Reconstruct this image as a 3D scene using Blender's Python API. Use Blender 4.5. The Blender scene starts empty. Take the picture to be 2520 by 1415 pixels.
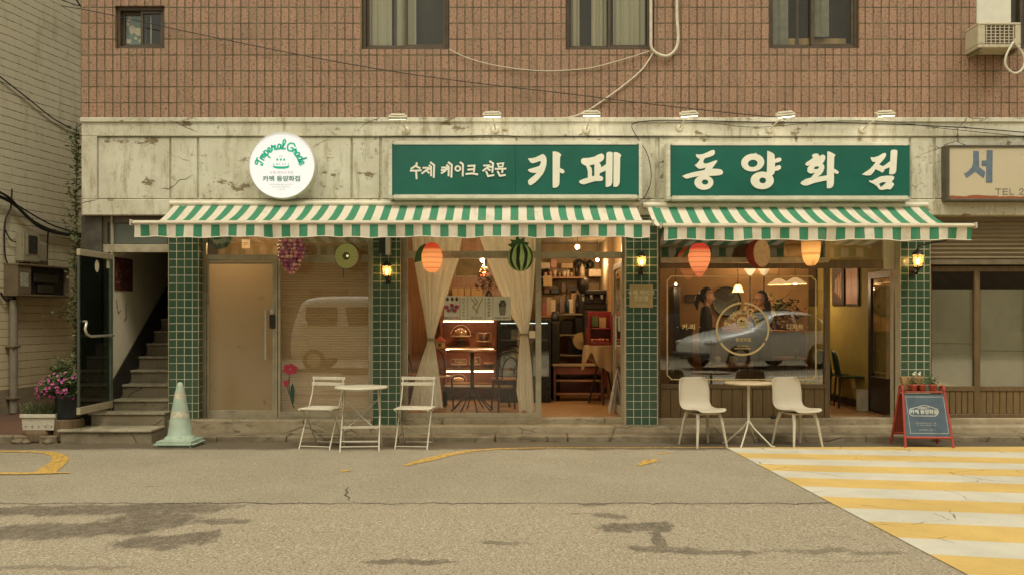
import bpy, bmesh, math, random
from mathutils import Vector, Matrix, geometry
random.seed(11)
S = bpy.context.scene
COL = S.collection
R = math.radians
# ------------------------------------------------------------------ camera, sky, sun, exposure
F, D, ZC, CX, CY = 2145.0, 11.0, 1.51, 1260.0, 780.0
cd = bpy.data.cameras.new('camera')
cam = bpy.data.objects.new('camera', cd)
COL.objects.link(cam)
cam.location = (0, -D, ZC)
cam.rotation_euler = (R(90), 0, 0)
cd.sensor_width = 36.0
cd.lens = 36.0 * F / 2520.0
cd.shift_y = (CY - 707.5) / 2520.0
cd.clip_start, cd.clip_end = 0.05, 600
S.camera = cam
SUN_EL, SUN_AZ = R(58), R(218)
w = bpy.data.worlds.new('World')
S.world = w
w.use_nodes = True
nt = w.node_tree
nt.nodes.clear()
sky = nt.nodes.new('ShaderNodeTexSky')
sky.sky_type = 'NISHITA'
sky.sun_disc = False
sky.sun_elevation = SUN_EL
sky.sun_rotation = SUN_AZ
sky.dust_density = 4.0
bw = nt.nodes.new('ShaderNodeRGBToBW')
tint = nt.nodes.new('ShaderNodeMix')          # an overcast sky: the clouds take the blue out of it
tint.data_type = 'RGBA'
tint.blend_type = 'MULTIPLY'
tint.inputs['Factor'].default_value = 1.0
tint.inputs[7].default_value = (1.0, 0.95, 0.755, 1)
bg = nt.nodes.new('ShaderNodeBackground')
bg.inputs['Strength'].default_value = 0.145
wo = nt.nodes.new('ShaderNodeOutputWorld')
nt.links.new(sky.outputs[0], bw.inputs[0])
nt.links.new(bw.outputs[0], tint.inputs[6])
nt.links.new(tint.outputs[2], bg.inputs[0])
nt.links.new(bg.outputs[0], wo.inputs[0])
sl = bpy.data.lights.new('sun', 'SUN')
sl.energy = 1.1
sl.angle = R(18)
sl.color = (1.0, 0.95, 0.81)
sun = bpy.data.objects.new('sun', sl)
COL.objects.link(sun)
# direction to the sun: from behind the camera, a little to the right
sd = Vector((math.sin(SUN_AZ) * math.cos(SUN_EL) * -1, math.cos(SUN_AZ) * math.cos(SUN_EL), math.sin(SUN_EL)))
sun.rotation_euler = sd.to_track_quat('Z', 'Y').to_euler()
vs = S.view_settings
vs.view_transform = 'Standard'
vs.look = 'None'
vs.exposure = 0.45
vs.gamma = 1.0
S.cycles.max_bounces = 8
S.cycles.transparent_max_bounces = 12
S.cycles.caustics_reflective = False
S.cycles.caustics_refractive = False
S.cycles.sample_clamp_indirect = 4.0

# ------------------------------------------------------------------ helpers
def X(px, y=0.0): return (px - CX) * (D + y) / F
def Z(py, y=0.0): return ZC - (py - CY) * (D + y) / F
def W(px, py, y=0.0): return Vector((X(px, y), y, Z(py, y)))
SL = 0.02
def G(y): return SL * max(0.0, min(8.0, -0.45 - y))
def road_pt(px, py):
    k = (py - CY) / F
    d = (ZC - 10.55 * SL) / (k - SL)
    return ((px - CX) * d / F, d - D)

ORG = {}
def tag(o, label=None, cat=None, group=None, kind=None):
    if label: o['label'] = label
    if cat: o['category'] = cat
    if group: o['group'] = group
    if kind: o['kind'] = kind
    return o
def thing(name, label, cat, loc=(0, 0, 0), group=None, rotz=0.0, local=False):
    o = bpy.data.objects.new(name, None)
    o.empty_display_size = 0.1
    COL.objects.link(o)
    o.location = loc
    o.rotation_euler = (0, 0, rotz)
    ORG[o.name] = Vector((0, 0, 0)) if local else Vector(loc)
    return tag(o, label, cat, group)
def kids(o): return [c for c in bpy.data.objects if c.parent == o]
def dup(o, loc=None, rotz=None, label=None, group=None, parent=None):
    c = o.copy()
    COL.objects.link(c)
    if parent: c.parent = parent
    if loc is not None: c.location = loc
    if rotz is not None: c.rotation_euler = (0, 0, rotz)
    if label: c['label'] = label
    if group: c['group'] = group
    for k in kids(o):
        dup(k, parent=c)
    return c

class MB:
    def __init__(s):
        s.v = []; s.f = []; s.mi = []; s.sm = []; s.m = 0
    def add(s, vs_, fs, smooth=False):
        b = len(s.v)
        s.v += [Vector(p) for p in vs_]
        for f in fs:
            s.f.append([b + i for i in f]); s.mi.append(s.m); s.sm.append(smooth)
        return s
    def box(s, x0, x1, y0, y1, z0, z1):
        if x0 > x1: x0, x1 = x1, x0
        if y0 > y1: y0, y1 = y1, y0
        if z0 > z1: z0, z1 = z1, z0
        return s.add([(x0, y0, z0), (x1, y0, z0), (x1, y1, z0), (x0, y1, z0), (x0, y0, z1), (x1, y0, z1), (x1, y1, z1), (x0, y1, z1)],
              [(3, 2, 1, 0), (4, 5, 6, 7), (0, 1, 5, 4), (1, 2, 6, 5), (2, 3, 7, 6), (3, 0, 4, 7)])
    def pbox(s, px0, px1, py0, py1, yf, yb):     # front face given in photo pixels at depth yf
        return s.box(X(px0, yf), X(px1, yf), yf, yb, Z(py1, yf), Z(py0, yf))
    def quad(s, a, b, c, d): return s.add([a, b, c, d], [(0, 1, 2, 3)])
    def frame(s, x0, x1, z0, z1, t, y0, y1, tb=None):   # butt-jointed rectangular frame
        tb = t if tb is None else tb
        s.box(x0, x0 + t, y0, y1, z0, z1); s.box(x1 - t, x1, y0, y1, z0, z1)
        s.box(x0 + t, x1 - t, y0, y1, z1 - t, z1); s.box(x0 + t, x1 - t, y0, y1, z0, z0 + tb)
        return s
    def tube(s, pts, r, n=8, caps=True, closed=False):
        pts = [Vector(p) for p in pts]
        m = len(pts)
        rs = r if isinstance(r, (list, tuple)) else [r] * m
        t0 = None; rings = []; nrm = None
        for i in range(m):
            if closed: t = pts[(i + 1) % m] - pts[i - 1]
            elif i == 0: t = pts[1] - pts[0]
            elif i == m - 1: t = pts[-1] - pts[-2]
            else: t = (pts[i + 1] - pts[i]).normalized() + (pts[i] - pts[i - 1]).normalized()
            if t.length < 1e-9: t = Vector((0, 0, 1))
            t.normalize()
            if nrm is None:
                a = Vector((0, 0, 1)) if abs(t.z) < 0.9 else Vector((1, 0, 0))
                nrm = t.cross(a).normalized()
            else:
                nrm = (nrm - t * nrm.dot(t))
                if nrm.length < 1e-6: nrm = t.orthogonal()
                nrm.normalize()
            b = t.cross(nrm)
            rings.append([pts[i] + (nrm * math.cos(2 * math.pi * k / n) + b * math.sin(2 * math.pi * k / n)) * rs[i] for k in range(n)])
        vs_ = [p for rg in rings for p in rg]
        fs = []
        for i in range(m if closed else m - 1):
            j = (i + 1) % m
            for k in range(n):
                fs.append((i * n + k, i * n + (k + 1) % n, j * n + (k + 1) % n, j * n + k))
        s.add(vs_, fs, True)
        if caps and not closed:
            s.add(rings[0], [tuple(reversed(range(n)))]); s.add(rings[-1], [tuple(range(n))])
        return s
    def lathe(s, prof, c=(0, 0, 0), n=24, M=None, smooth=True, a0=0.0, a1=2 * math.pi):
        c = Vector(c); full = abs(a1 - a0 - 2 * math.pi) < 1e-6
        nn = n if full else n + 1
        vs_ = []
        for r, z in prof:
            for k in range(nn):
                a = a0 + (a1 - a0) * k / n
                p = Vector((r * math.cos(a), r * math.sin(a), z))
                if M: p = M @ p
                vs_.append(p + c)
        fs = []
        for i in range(len(prof) - 1):
            for k in range(n):
                k2 = (k + 1) % nn
                fs.append((i * nn + k, i * nn + k2, (i + 1) * nn + k2, (i + 1) * nn + k))
        return s.add(vs_, fs, smooth)
    def ell(s, c, r, nu=16, nv=10, M=None, smooth=True):
        if not isinstance(r, (tuple, list)): r = (r, r, r)
        c = Vector(c); vs_ = []; fs = []
        for j in range(nv + 1):
            t = math.pi * j / nv
            for i in range(nu):
                a = 2 * math.pi * i / nu
                p = Vector((r[0] * math.sin(t) * math.cos(a), r[1] * math.sin(t) * math.sin(a), r[2] * math.cos(t)))
                if M: p = M @ p
                vs_.append(p + c)
        for j in range(nv):
            for i in range(nu):
                i2 = (i + 1) % nu
                if j == 0: fs.append((i, nu + i, nu + i2))
                elif j == nv - 1: fs.append((j * nu + i, (j + 1) * nu + i, j * nu + i2))
                else: fs.append((j * nu + i, (j + 1) * nu + i, (j + 1) * nu + i2, j * nu + i2))
        return s.add(vs_, fs, smooth)
    def prism(s, loops, f, t):
        """loops: outer 2D loop (+ holes); f(u,v,d): maps 2D plus depth d (0 front, t back) to 3D."""
        if not isinstance(loops[0][0], (tuple, list)): loops = [loops]
        pl = [[Vector((p[0], p[1], 0)) for p in l] for l in loops]
        tris = geometry.tessellate_polygon(pl)
        flat = [p for l in loops for p in l]
        fr = [f(p[0], p[1], 0) for p in flat]
        n = len(flat)
        def area(tr):
            a, b, c = (flat[i] for i in tr)
            return (b[0] - a[0]) * (c[1] - a[1]) - (c[0] - a[0]) * (b[1] - a[1])
        fs = [tuple(tr) if area(tr) > 0 else tuple(reversed(tr)) for tr in tris]
        if t:
            bk = [f(p[0], p[1], t) for p in flat]
            fs2 = [tuple(n + i for i in reversed(x)) for x in fs]
            b = 0
            for l in loops:
                m = len(l)
                for i in range(m):
                    fs2.append((b + i, n + b + i, n + b + (i + 1) % m, b + (i + 1) % m))
                b += m
            s.add(fr + bk, fs + fs2)
        else:
            s.add(fr, fs)
        return s
    def ribbon(s, pts, wd, f, closed=False):
        """flat stroke of width wd along 2D pts, mitred, mapped by f(u,v)."""
        P = [Vector((p[0], p[1])) for p in pts]
        m = len(P); Ls = []; Rs = []
        for i in range(m):
            a = P[i] - P[i - 1] if (i > 0 or closed) else P[1] - P[0]
            b = P[(i + 1) % m] - P[i] if (i < m - 1 or closed) else P[-1] - P[-2]
            a = a.normalized(); b = b.normalized()
            t = a + b
            if t.length < 0.3: t = a
            t.normalize()
            nn = Vector((-t.y, t.x))
            k = 1.0 / max(0.55, abs(nn.dot(Vector((-a.y, a.x)))))
            q = P[i]
            if not closed and i == 0: q = q - a * wd * 0.35
            if not closed and i == m - 1: q = q + b * wd * 0.35
            Ls.append(q + nn * wd * 0.5 * k); Rs.append(q - nn * wd * 0.5 * k)
        vs_ = [f(p.x, p.y) for p in Ls] + [f(p.x, p.y) for p in Rs]
        fs = []
        for i in range(m if closed else m - 1):
            j = (i + 1) % m
            fs.append((i, m + i, m + j, j))
        return s.add(vs_, fs)
    def build(s, name, mat, parent=None, org=None, bevel=0.0, label=None, cat=None, group=None, kind=None, solid=0.0, sub=0, seg=1):
        if parent is not None: o0 = ORG[parent.name]
        else: o0 = Vector(org) if org is not None else Vector((0, 0, 0))
        me = bpy.data.meshes.new(name)
        me.from_pydata([v - o0 for v in s.v], [], s.f)
        mats = mat if isinstance(mat, (list, tuple)) else [mat]
        for m_ in mats: me.materials.append(m_)
        for p, i, sm in zip(me.polygons, s.mi, s.sm):
            p.material_index = min(i, len(mats) - 1); p.use_smooth = sm
        if bevel:
            bm = bmesh.new(); bm.from_mesh(me)
            es = [e for e in bm.edges if len(e.link_faces) == 2 and e.calc_face_angle(0) > 0.5]
            bmesh.ops.bevel(bm, geom=es, offset=bevel, segments=seg, affect='EDGES', clamp_overlap=True)
            bm.to_mesh(me); bm.free()
        me.update()
        o = bpy.data.objects.new(name, me)
        COL.objects.link(o)
        if parent is not None: o.parent = parent
        elif org is not None: o.location = org
        ORG[o.name] = o0
        if solid:
            md = o.modifiers.new('thickness', 'SOLIDIFY'); md.thickness = solid; md.offset = 0
        if sub:
            md = o.modifiers.new('smooth', 'SUBSURF'); md.levels = sub; md.render_levels = sub
        return tag(o, label, cat, group, kind)
def part(name, mat, parent, *boxes, bevel=0.0, label=None):
    m = MB()
    for b in boxes: m.box(*b)
    return m.build(name, mat, parent, bevel=bevel, label=label)

# ------------------------------------------------------------------ materials
class NT:
    def __init__(s, name):
        s.m = bpy.data.materials.new(name); s.m.use_nodes = True
        s.t = s.m.node_tree; s.t.nodes.clear()
        s.out = s.t.nodes.new('ShaderNodeOutputMaterial')
        s.co = None
    def n(s, ty, props=None, **ins):
        nd = s.t.nodes.new('ShaderNode' + ty)
        for k, v in (props or {}).items(): setattr(nd, k, v)
        for k, v in ins.items():
            key = int(k[1:]) if k[0] == '_' and k[1:].isdigit() else k.replace('_', ' ')
            s.set(nd.inputs[key], v)
        return nd
    def set(s, sock, v):
        if isinstance(v, bpy.types.NodeSocket): s.t.links.new(v, sock)
        elif isinstance(v, bpy.types.Node): s.t.links.new(v.outputs[0], sock)
        elif isinstance(v, (tuple, list)) and len(v) == 3 and sock.type == 'RGBA': sock.default_value = (*v, 1)
        else: sock.default_value = v
    def obj(s):
        if s.co is None: s.co = s.n('TexCoord').outputs['Object']
        return s.co
    def math(s, op, a, b=0.0, clamp=False):
        return s.n('Math', {'operation': op, 'use_clamp': clamp}, _0=a, _1=b).outputs[0]
    def mix(s, a, b, f, mode='MIX'):
        nd = s.n('Mix', {'data_type': 'RGBA', 'blend_type': mode})
        s.set(nd.inputs['Factor'], f); s.set(nd.inputs[6], a); s.set(nd.inputs[7], b)
        return nd.outputs[2]
    def noise(s, scale, detail=4.0, rough=0.6, vec=None, dist=0.0):
        return s.n('TexNoise', None, Vector=vec if vec is not None else s.obj(), Scale=scale, Detail=detail, Roughness=rough, Distortion=dist).outputs[0]
    def step(s, v, lo, hi, a=0.0, b=1.0):
        return s.n('MapRange', {'interpolation_type': 'SMOOTHSTEP'}, Value=v, From_Min=lo, From_Max=hi, To_Min=a, To_Max=b).outputs[0]
    def map(s, loc=(0, 0, 0), rot=(0, 0, 0), sc=(1, 1, 1), vec=None):
        return s.n('Mapping', None, Vector=vec if vec is not None else s.obj(), Location=loc, Rotation=rot, Scale=sc).outputs[0]
    def xyz(s, vec=None):
        nd = s.n('SeparateXYZ', None, Vector=vec if vec is not None else s.obj())
        return nd.outputs[0], nd.outputs[1], nd.outputs[2]
    def comb(s, x=0.0, y=0.0, z=0.0):
        return s.n('CombineXYZ', None, X=x, Y=y, Z=z).outputs[0]
    def bump(s, h, strength=0.3, dist=0.01):
        return s.n('Bump', None, Height=h, Strength=strength, Distance=dist).outputs[0]
    def pbr(s, col, rough=0.6, **kw):
        b = s.n('BsdfPrincipled', None, Base_Color=col, Roughness=rough, **kw)
        s.t.links.new(b.outputs[0], s.out.inputs[0])
        return s.m
def sc3(c, k): return tuple(min(1, max(0, x * k)) for x in c)
CACHE = {}
def pm(name, col, rough=0.6, var=0.16, scale=9.0, bump=0.0, bscale=120.0, grime=0.0, grimecol=(0.09, 0.065, 0.035), gscale=4.0, sc=(1, 1, 1), **kw):
    """general painted / worn surface: colour mottling, optional grime patches and fine bump"""
    if name in CACHE: return CACHE[name]
    t = NT(name)
    v = t.map(sc=sc) if sc != (1, 1, 1) else t.obj()
    n1 = t.noise(scale, 5, 0.62, v)
    c = t.mix(sc3(col, 1 - var), sc3(col, 1 + var), t.step(n1, 0.3, 0.7))
    if grime:
        g = t.noise(gscale, 7, 0.68, v)
        c = t.mix(c, grimecol, t.math('MULTIPLY', t.step(g, 0.52, 0.72), grime))
    rr = t.math('ADD', t.math('MULTIPLY', t.noise(scale * 2.3, 3, 0.5, v), 0.24), rough - 0.12)
    if bump: kw['Normal'] = t.bump(t.noise(bscale, 3, 0.6, v), bump, 0.004)
    CACHE[name] = t.pbr(c, rr, **kw)
    return CACHE[name]
def emit(name, col, strength, base=None):
    t = NT(name)
    return t.pbr(base or col, 0.5, Emission_Color=(*col, 1), Emission_Strength=strength)

def mk_tiles(name, tw, th, colA, colB, mortar, mlight, msize, rough, speck=0.0, bumpd=0.004, dirt=0.25, spscale=75, coat=0.0):
    t = NT(name)
    x, y, z = t.xyz()
    v = t.comb(x, z, 0.0)
    # wobble the joints a little so that they are not ruled lines
    wob = t.noise(3.0, 2, 0.5)
    v = t.n('VectorMath', {'operation': 'ADD'}, _0=v, _1=t.comb(t.math('MULTIPLY', t.math('SUBTRACT', wob, 0.5), 0.006), t.math('MULTIPLY', t.math('SUBTRACT', t.noise(4.1, 2, 0.5), 0.5), 0.006), 0.0)).outputs[0]
    def brick(c1, c2, mo):
        b = t.n('TexBrick', {'offset': 0.0, 'squash': 1.0}, Vector=v, Color1=c1, Color2=c2, Mortar=mo, Scale=1.0, Mortar_Size=msize, Mortar_Smooth=0.35, Bias=0.0, Brick_Width=tw, Row_Height=th)
        return b
    b = brick(colA, colB, mortar)
    mort = t.mix(mortar, mlight, t.step(t.noise(2.2, 4, 0.7, t.map(sc=(3, 1, 0.7))), 0.42, 0.62))
    tile = b.outputs['Color']
    if speck:
        sp = t.step(t.noise(spscale, 2, 0.75), 0.53, 0.64)
        tile = t.mix(tile, sc3(colA, 0.38), t.math('MULTIPLY', sp, speck))
        sp2 = t.step(t.noise(spscale * 1.3, 2, 0.7, t.map(loc=(7, 3, 1))), 0.6, 0.7)
        tile = t.mix(tile, sc3(colA, 1.5), t.math('MULTIPLY', sp2, speck * 0.7))
    st = t.step(t.noise(1.3, 6, 0.7, t.map(sc=(1.6, 1, 0.6))), 0.45, 0.75)
    tile = t.mix(tile, sc3(colA, 0.62), t.math('MULTIPLY', st, dirt))
    c = t.mix(tile, mort, b.outputs['Fac'])
    h = t.math('SUBTRACT', 1.0, b.outputs['Fac'])
    h = t.math('ADD', h, t.math('MULTIPLY', t.noise(spscale, 2, 0.6), 0.25 if speck else 0.02))
    rr = t.math('ADD', t.math('MULTIPLY', b.outputs['Fac'], 0.9 - rough), rough)
    return t.pbr(c, rr, Normal=t.bump(h, 0.7, bumpd), Coat_Weight=coat, Coat_Roughness=0.08)

M = {}
M['wall_tile'] = mk_tiles('terracotta_tile', 0.101, 0.2005, (0.368, 0.216, 0.138), (0.294, 0.176, 0.113), (0.062, 0.052, 0.022), (0.150, 0.130, 0.060), 0.0078, 0.75, speck=1.0, dirt=0.42, spscale=36)
M['green_tile'] = mk_tiles('green_tile', 0.0995, 0.1005, (0.040, 0.092, 0.054), (0.055, 0.115, 0.070), (0.66, 0.62, 0.47), (0.48, 0.45, 0.33), 0.0046, 0.22, bumpd=0.002, dirt=0.35, coat=0.25)
def mk_yellow_brick():
    t = NT('yellow_brick')
    x, y, z = t.xyz()
    wob = t.math('MULTIPLY', t.math('SUBTRACT', t.noise(2.5, 3, 0.6), 0.5), 0.03)
    v = t.comb(t.math('ADD', x, wob), t.math('ADD', z, wob), 0.0)
    b = t.n('TexBrick', {'offset': 0.5}, Vector=v, Color1=(0.80, 0.725, 0.52), Color2=(0.745, 0.67, 0.47), Mortar=(0.62, 0.54, 0.36), Scale=1.0, Mortar_Size=0.006, Mortar_Smooth=0.5, Brick_Width=0.24, Row_Height=0.121)
    # head joints stay faint, bed joints dark
    hz = t.math('ABSOLUTE', t.math('SUBTRACT', t.math('FRACT', t.math('DIVIDE', t.math('ADD', z, wob), 0.121)), 0.5))
    bed = t.step(hz, 0.425, 0.48)
    dash = t.step(t.noise(11, 4, 0.8), 0.40, 0.56)
    tile = t.mix((0.79, 0.71, 0.505), b.outputs['Color'], t.step(t.noise(1.1, 3, 0.6), 0.4, 0.6, 0.25, 1.0))
    c = t.mix(tile, (0.095, 0.075, 0.038), t.math('MULTIPLY', bed, t.math('ADD', t.math('MULTIPLY', dash, 0.72), 0.16)))
    c = t.mix(c, (0.36, 0.27, 0.15), t.math('MULTIPLY', t.step(t.noise(1.7, 7, 0.72, t.map(sc=(2.2, 1, 0.7))), 0.5, 0.72), 0.55))
    c = t.mix(c, (0.68, 0.61, 0.43), t.math('MULTIPLY', t.step(t.noise(0.9, 6, 0.7, t.map(loc=(4, 2, 1))), 0.52, 0.7), 0.4))
    low = t.step(t.math('ADD', z, t.math('MULTIPLY', t.noise(1.2, 4, .6), .8)), 1.9, 3.0, 1.0, 0.0)
    c = t.mix(c, (0.50, 0.335, 0.145), t.math('MULTIPLY', low, 0.38))
    return t.pbr(c, 0.85, Normal=t.bump(t.math('SUBTRACT', t.math('MULTIPLY', t.noise(60, 3, 0.6), 0.3), bed), 0.6, 0.006))
M['yellow_brick'] = mk_yellow_brick()
def mk_cream():
    t = NT('peeling_cream_paint')
    x, y, z = t.xyz()
    c = t.mix((0.56, 0.525, 0.40), (0.655, 0.625, 0.495), t.step(t.noise(2.2, 5, 0.6), 0.35, 0.65))
    # run-down streaks
    c = t.mix(c, (0.33, 0.27, 0.16), t.math('MULTIPLY', t.step(t.noise(3.2, 8, 0.76, t.map(sc=(3.0, 1, 0.6))), 0.48, 0.70), 0.85))
    # blistered patches showing render beneath
    pt = t.step(t.noise(2.6, 9, 0.70, t.map(sc=(1.0, 1, 2.0), loc=(1.7, 0, 0.4))), 0.60, 0.64)
    c = t.mix(c, (0.23, 0.175, 0.095), pt)
    spk = t.math('MULTIPLY', t.step(t.noise(15, 7, 0.82), 0.53, 0.66), t.step(t.noise(1.9, 4, 0.6, t.map(loc=(5, 2, 8))), 0.44, 0.60, 0.22, 1.0))
    c = t.mix(c, (0.14, 0.10, 0.055), t.math('MULTIPLY', spk, 0.8))
    vo = t.n('TexVoronoi', {'feature': 'DISTANCE_TO_EDGE'}, Vector=t.map(sc=(0.8, 1, 1.3), vec=t.n('VectorMath', {'operation': 'ADD'}, _0=t.obj(), _1=t.n('VectorMath', {'operation': 'SCALE'}, _0=t.n('TexNoise', None, Vector=t.obj(), Scale=4.0, Detail=5.0).outputs[1], Scale=0.22).outputs[0]).outputs[0]), Scale=1.1)
    crk = t.math('MULTIPLY', t.step(vo.outputs[0], 0.004, 0.012, 1.0, 0.0), t.step(t.noise(0.9, 2, 0.5, t.map(loc=(9, 1, 3))), 0.5, 0.6))
    c = t.mix(c, (0.10, 0.07, 0.035), crk)
    # rust freckles
    c = t.mix(c, (0.30, 0.11, 0.03), t.math('MULTIPLY', t.step(t.noise(7, 6, 0.8, t.map(loc=(3, 8, 5))), 0.68, 0.74), 0.7))
    h = t.math('SUBTRACT', t.math('MULTIPLY', t.noise(30, 4, 0.6), 0.3), t.math('ADD', pt, crk))
    return t.pbr(c, 0.8, Normal=t.bump(h, 0.55, 0.006))
M['cream'] = mk_cream()
def mk_concrete(name, a, b, dark, rough=0.88):
    t = NT(name)
    c = t.mix(a, b, t.step(t.noise(3.5, 6, 0.65), 0.35, 0.65))
    c = t.mix(c, dark, t.math('MULTIPLY', t.step(t.noise(6, 7, 0.75, t.map(sc=(0.7, 1, 2.0))), 0.52, 0.7), 0.75))
    vo = t.n('TexVoronoi', {'feature': 'DISTANCE_TO_EDGE'}, Vector=t.n('VectorMath', {'operation': 'ADD'}, _0=t.obj(), _1=t.n('VectorMath', {'operation': 'SCALE'}, _0=t.n('TexNoise', None, Vector=t.obj(), Scale=5.0, Detail=5.0).outputs[1], Scale=0.10).outputs[0]).outputs[0], Scale=1.3)
    crk = t.math('MULTIPLY', t.step(vo.outputs[0], 0.005, 0.018, 1.0, 0.0), t.step(t.noise(1.1, 2, 0.5), 0.47, 0.55))
    c = t.mix(c, sc3(dark, 0.7), t.math('MULTIPLY', crk, .6))
    c = t.mix(c, sc3(dark, 0.8), t.math('MULTIPLY', t.step(t.noise(110, 2, 0.7), 0.55, 0.68), 0.6))
    h = t.math('SUBTRACT', t.math('MULTIPLY', t.noise(45, 4, 0.7), 0.5), crk)
    return t.pbr(c, rough, Normal=t.bump(h, 0.6, 0.008))
M['concrete'] = mk_concrete('worn_concrete', (0.34, 0.265, 0.165), (0.44, 0.36, 0.24), (0.12, 0.088, 0.05))
M['step_stone'] = mk_concrete('stair_terrazzo', (0.225, 0.182, 0.118), (0.29, 0.24, 0.16), (0.08, 0.062, 0.038))
M['kerb'] = mk_concrete('kerb_stone', (0.165, 0.125, 0.075), (0.27, 0.212, 0.132), (0.06, 0.044, 0.024))
def mk_road():
    t = NT('asphalt')
    x, y, z = t.xyz()
    near = t.step(y, -4.43, -4.33, 1.0, 0.0)             # the older, coarser lane beyond the seam
    c = t.mix((0.268, 0.226, 0.156), (0.310, 0.265, 0.187), t.step(t.noise(0.8, 6, 0.65), 0.35, 0.65))
    c = t.mix(c, (0.328, 0.268, 0.184), t.math('MULTIPLY', near, 0.7))
    # aggregate
    a1 = t.noise(46, 3, 0.8); a2 = t.noise(70, 2, 0.75, t.map(loc=(3, 1, 2)))
    amp = t.math('ADD', t.math('MULTIPLY', near, 0.25), 0.60)
    c = t.mix(c, (0.095, 0.075, 0.047), t.math('MULTIPLY', t.step(a1, 0.50, 0.66), amp))
    c = t.mix(c, (0.60, 0.515, 0.385), t.math('MULTIPLY', t.step(a2, 0.51, 0.64), amp))
    # thin dry cracks and scuffs running along the street
    sc = t.noise(1.6, 7, 0.72, t.map(sc=(0.55, 2.6, 1)))
    c = t.mix(c, (0.06, 0.045, 0.027), t.math('MULTIPLY', t.step(sc, 0.63, 0.70), 0.7))
    # seam of the two lanes, ragged
    ys = t.math('ADD', y, t.math('MULTIPLY', t.math('SUBTRACT', t.noise(2.6, 8, 0.78, t.map(sc=(1, 0, 0))), 0.5), 0.42))
    seam = t.step(t.math('ABSOLUTE', t.math('ADD', ys, 4.28)), 0.006, 0.024, 1.0, 0.0)
    c = t.mix(c, (0.055, 0.042, 0.027), t.math('MULTIPLY', seam, t.step(t.noise(1.9, 4, .7, t.map(loc=(3, 3, 0))), .35, .6, .35, .9)))
    # oil and damp stains: distorted ellipses
    wx = t.n('TexNoise', None, Vector=t.map(sc=(1.3, .4, 1)), Scale=2.3, Detail=6.0, Roughness=0.7)
    rag = t.math('MULTIPLY', t.math('SUBTRACT', t.noise(9, 9, 0.8, t.map(sc=(1.0, .3, 1))), .5), 3.0)
    dx = t.math('MULTIPLY', t.math('SUBTRACT', t.xyz(wx.outputs[1])[0], 0.5), .55)
    dy = t.math('MULTIPLY', t.math('SUBTRACT', t.xyz(wx.outputs[1])[1], 0.5), 0.42)
    tot = None
    for ex, ey, rx, ry, k in STAINS:
        u = t.math('DIVIDE', t.math('SUBTRACT', t.math('ADD', x, dx), ex), rx)
        v = t.math('DIVIDE', t.math('SUBTRACT', t.math('ADD', y, dy), ey), ry)
        d = t.math('ADD', t.math('MULTIPLY', u, u), t.math('MULTIPLY', v, v))
        e = t.step(t.math('ADD', d, rag), 0.55, 1.35, k, 0.0)
        tot = e if tot is None else t.math('MAXIMUM', tot, e)
    tot = t.math('MULTIPLY', tot, t.step(t.math('ADD', t.noise(14, 6, .8), t.math('MULTIPLY', a1, .5)), .66, .92, 1.25, .55))
    c = t.mix(c, (0.100, 0.078, 0.054), t.math('MULTIPLY', tot, .86))
    c = t.mix(c, (0.36, 0.30, 0.215), t.math('MULTIPLY', t.math('MULTIPLY', tot, t.step(a2, .55, .66)), .6))
    # damp dirt collecting in the gutter, with contact shade below the step painted in
    yg = t.math('ADD', y, t.math('MULTIPLY', t.math('SUBTRACT', t.noise(1.7, 6, 0.7, t.map(sc=(0.8, 1, 1))), 0.5), 0.6))
    gut = t.step(yg, -1.24, -1.04, 0.0, 1.0)
    c = t.mix(c, (0.085, 0.060, 0.032), t.math('MULTIPLY', gut, 0.84))
    h = t.math('ADD', a1, t.math('MULTIPLY', a2, 0.6))
    h = t.math('SUBTRACT', h, t.math('MULTIPLY', seam, 2.0))
    return t.pbr(c, 0.86, Normal=t.bump(h, 0.75, 0.010))
STAINS = []
for px, py, rx, ry, k in ((150, 1256, .85, .20, .9), (360, 1252, .55, .20, .9), (470, 1246, .35, .12, .7), (370, 1280, .32, .26, .9), (270, 1302, .34, .22, .9), (90, 1308, .55, .24, .85), (335, 1332, .20, .18, .9), (430, 1326, .26, .15, .9), (490, 1318, .13, .20, .9), (400, 1346, .10, .08, .8), (540, 1280, .26, .10, .8), (1505, 1298, .13, .15, .9), (1580, 1294, .18, .16, .9), (1622, 1325, .07, .26, .85), (1660, 1352, .22, .10, .8), (1790, 1360, .22, .06, .7), (1500, 1268, .12, .10, .7), (1460, 1240, .12, .08, .7), (2000, 1356, .25, .06, .6), (1010, 1384, .28, .06, .8), (1235, 1338, .14, .05, .7), (2150, 1362, .2, .05, .6), (130, 1395, .4, .04, .5)):
    sx, sy = road_pt(px, py)
    STAINS.append((sx, sy, rx, ry, k))
M['asphalt'] = mk_road()
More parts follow.
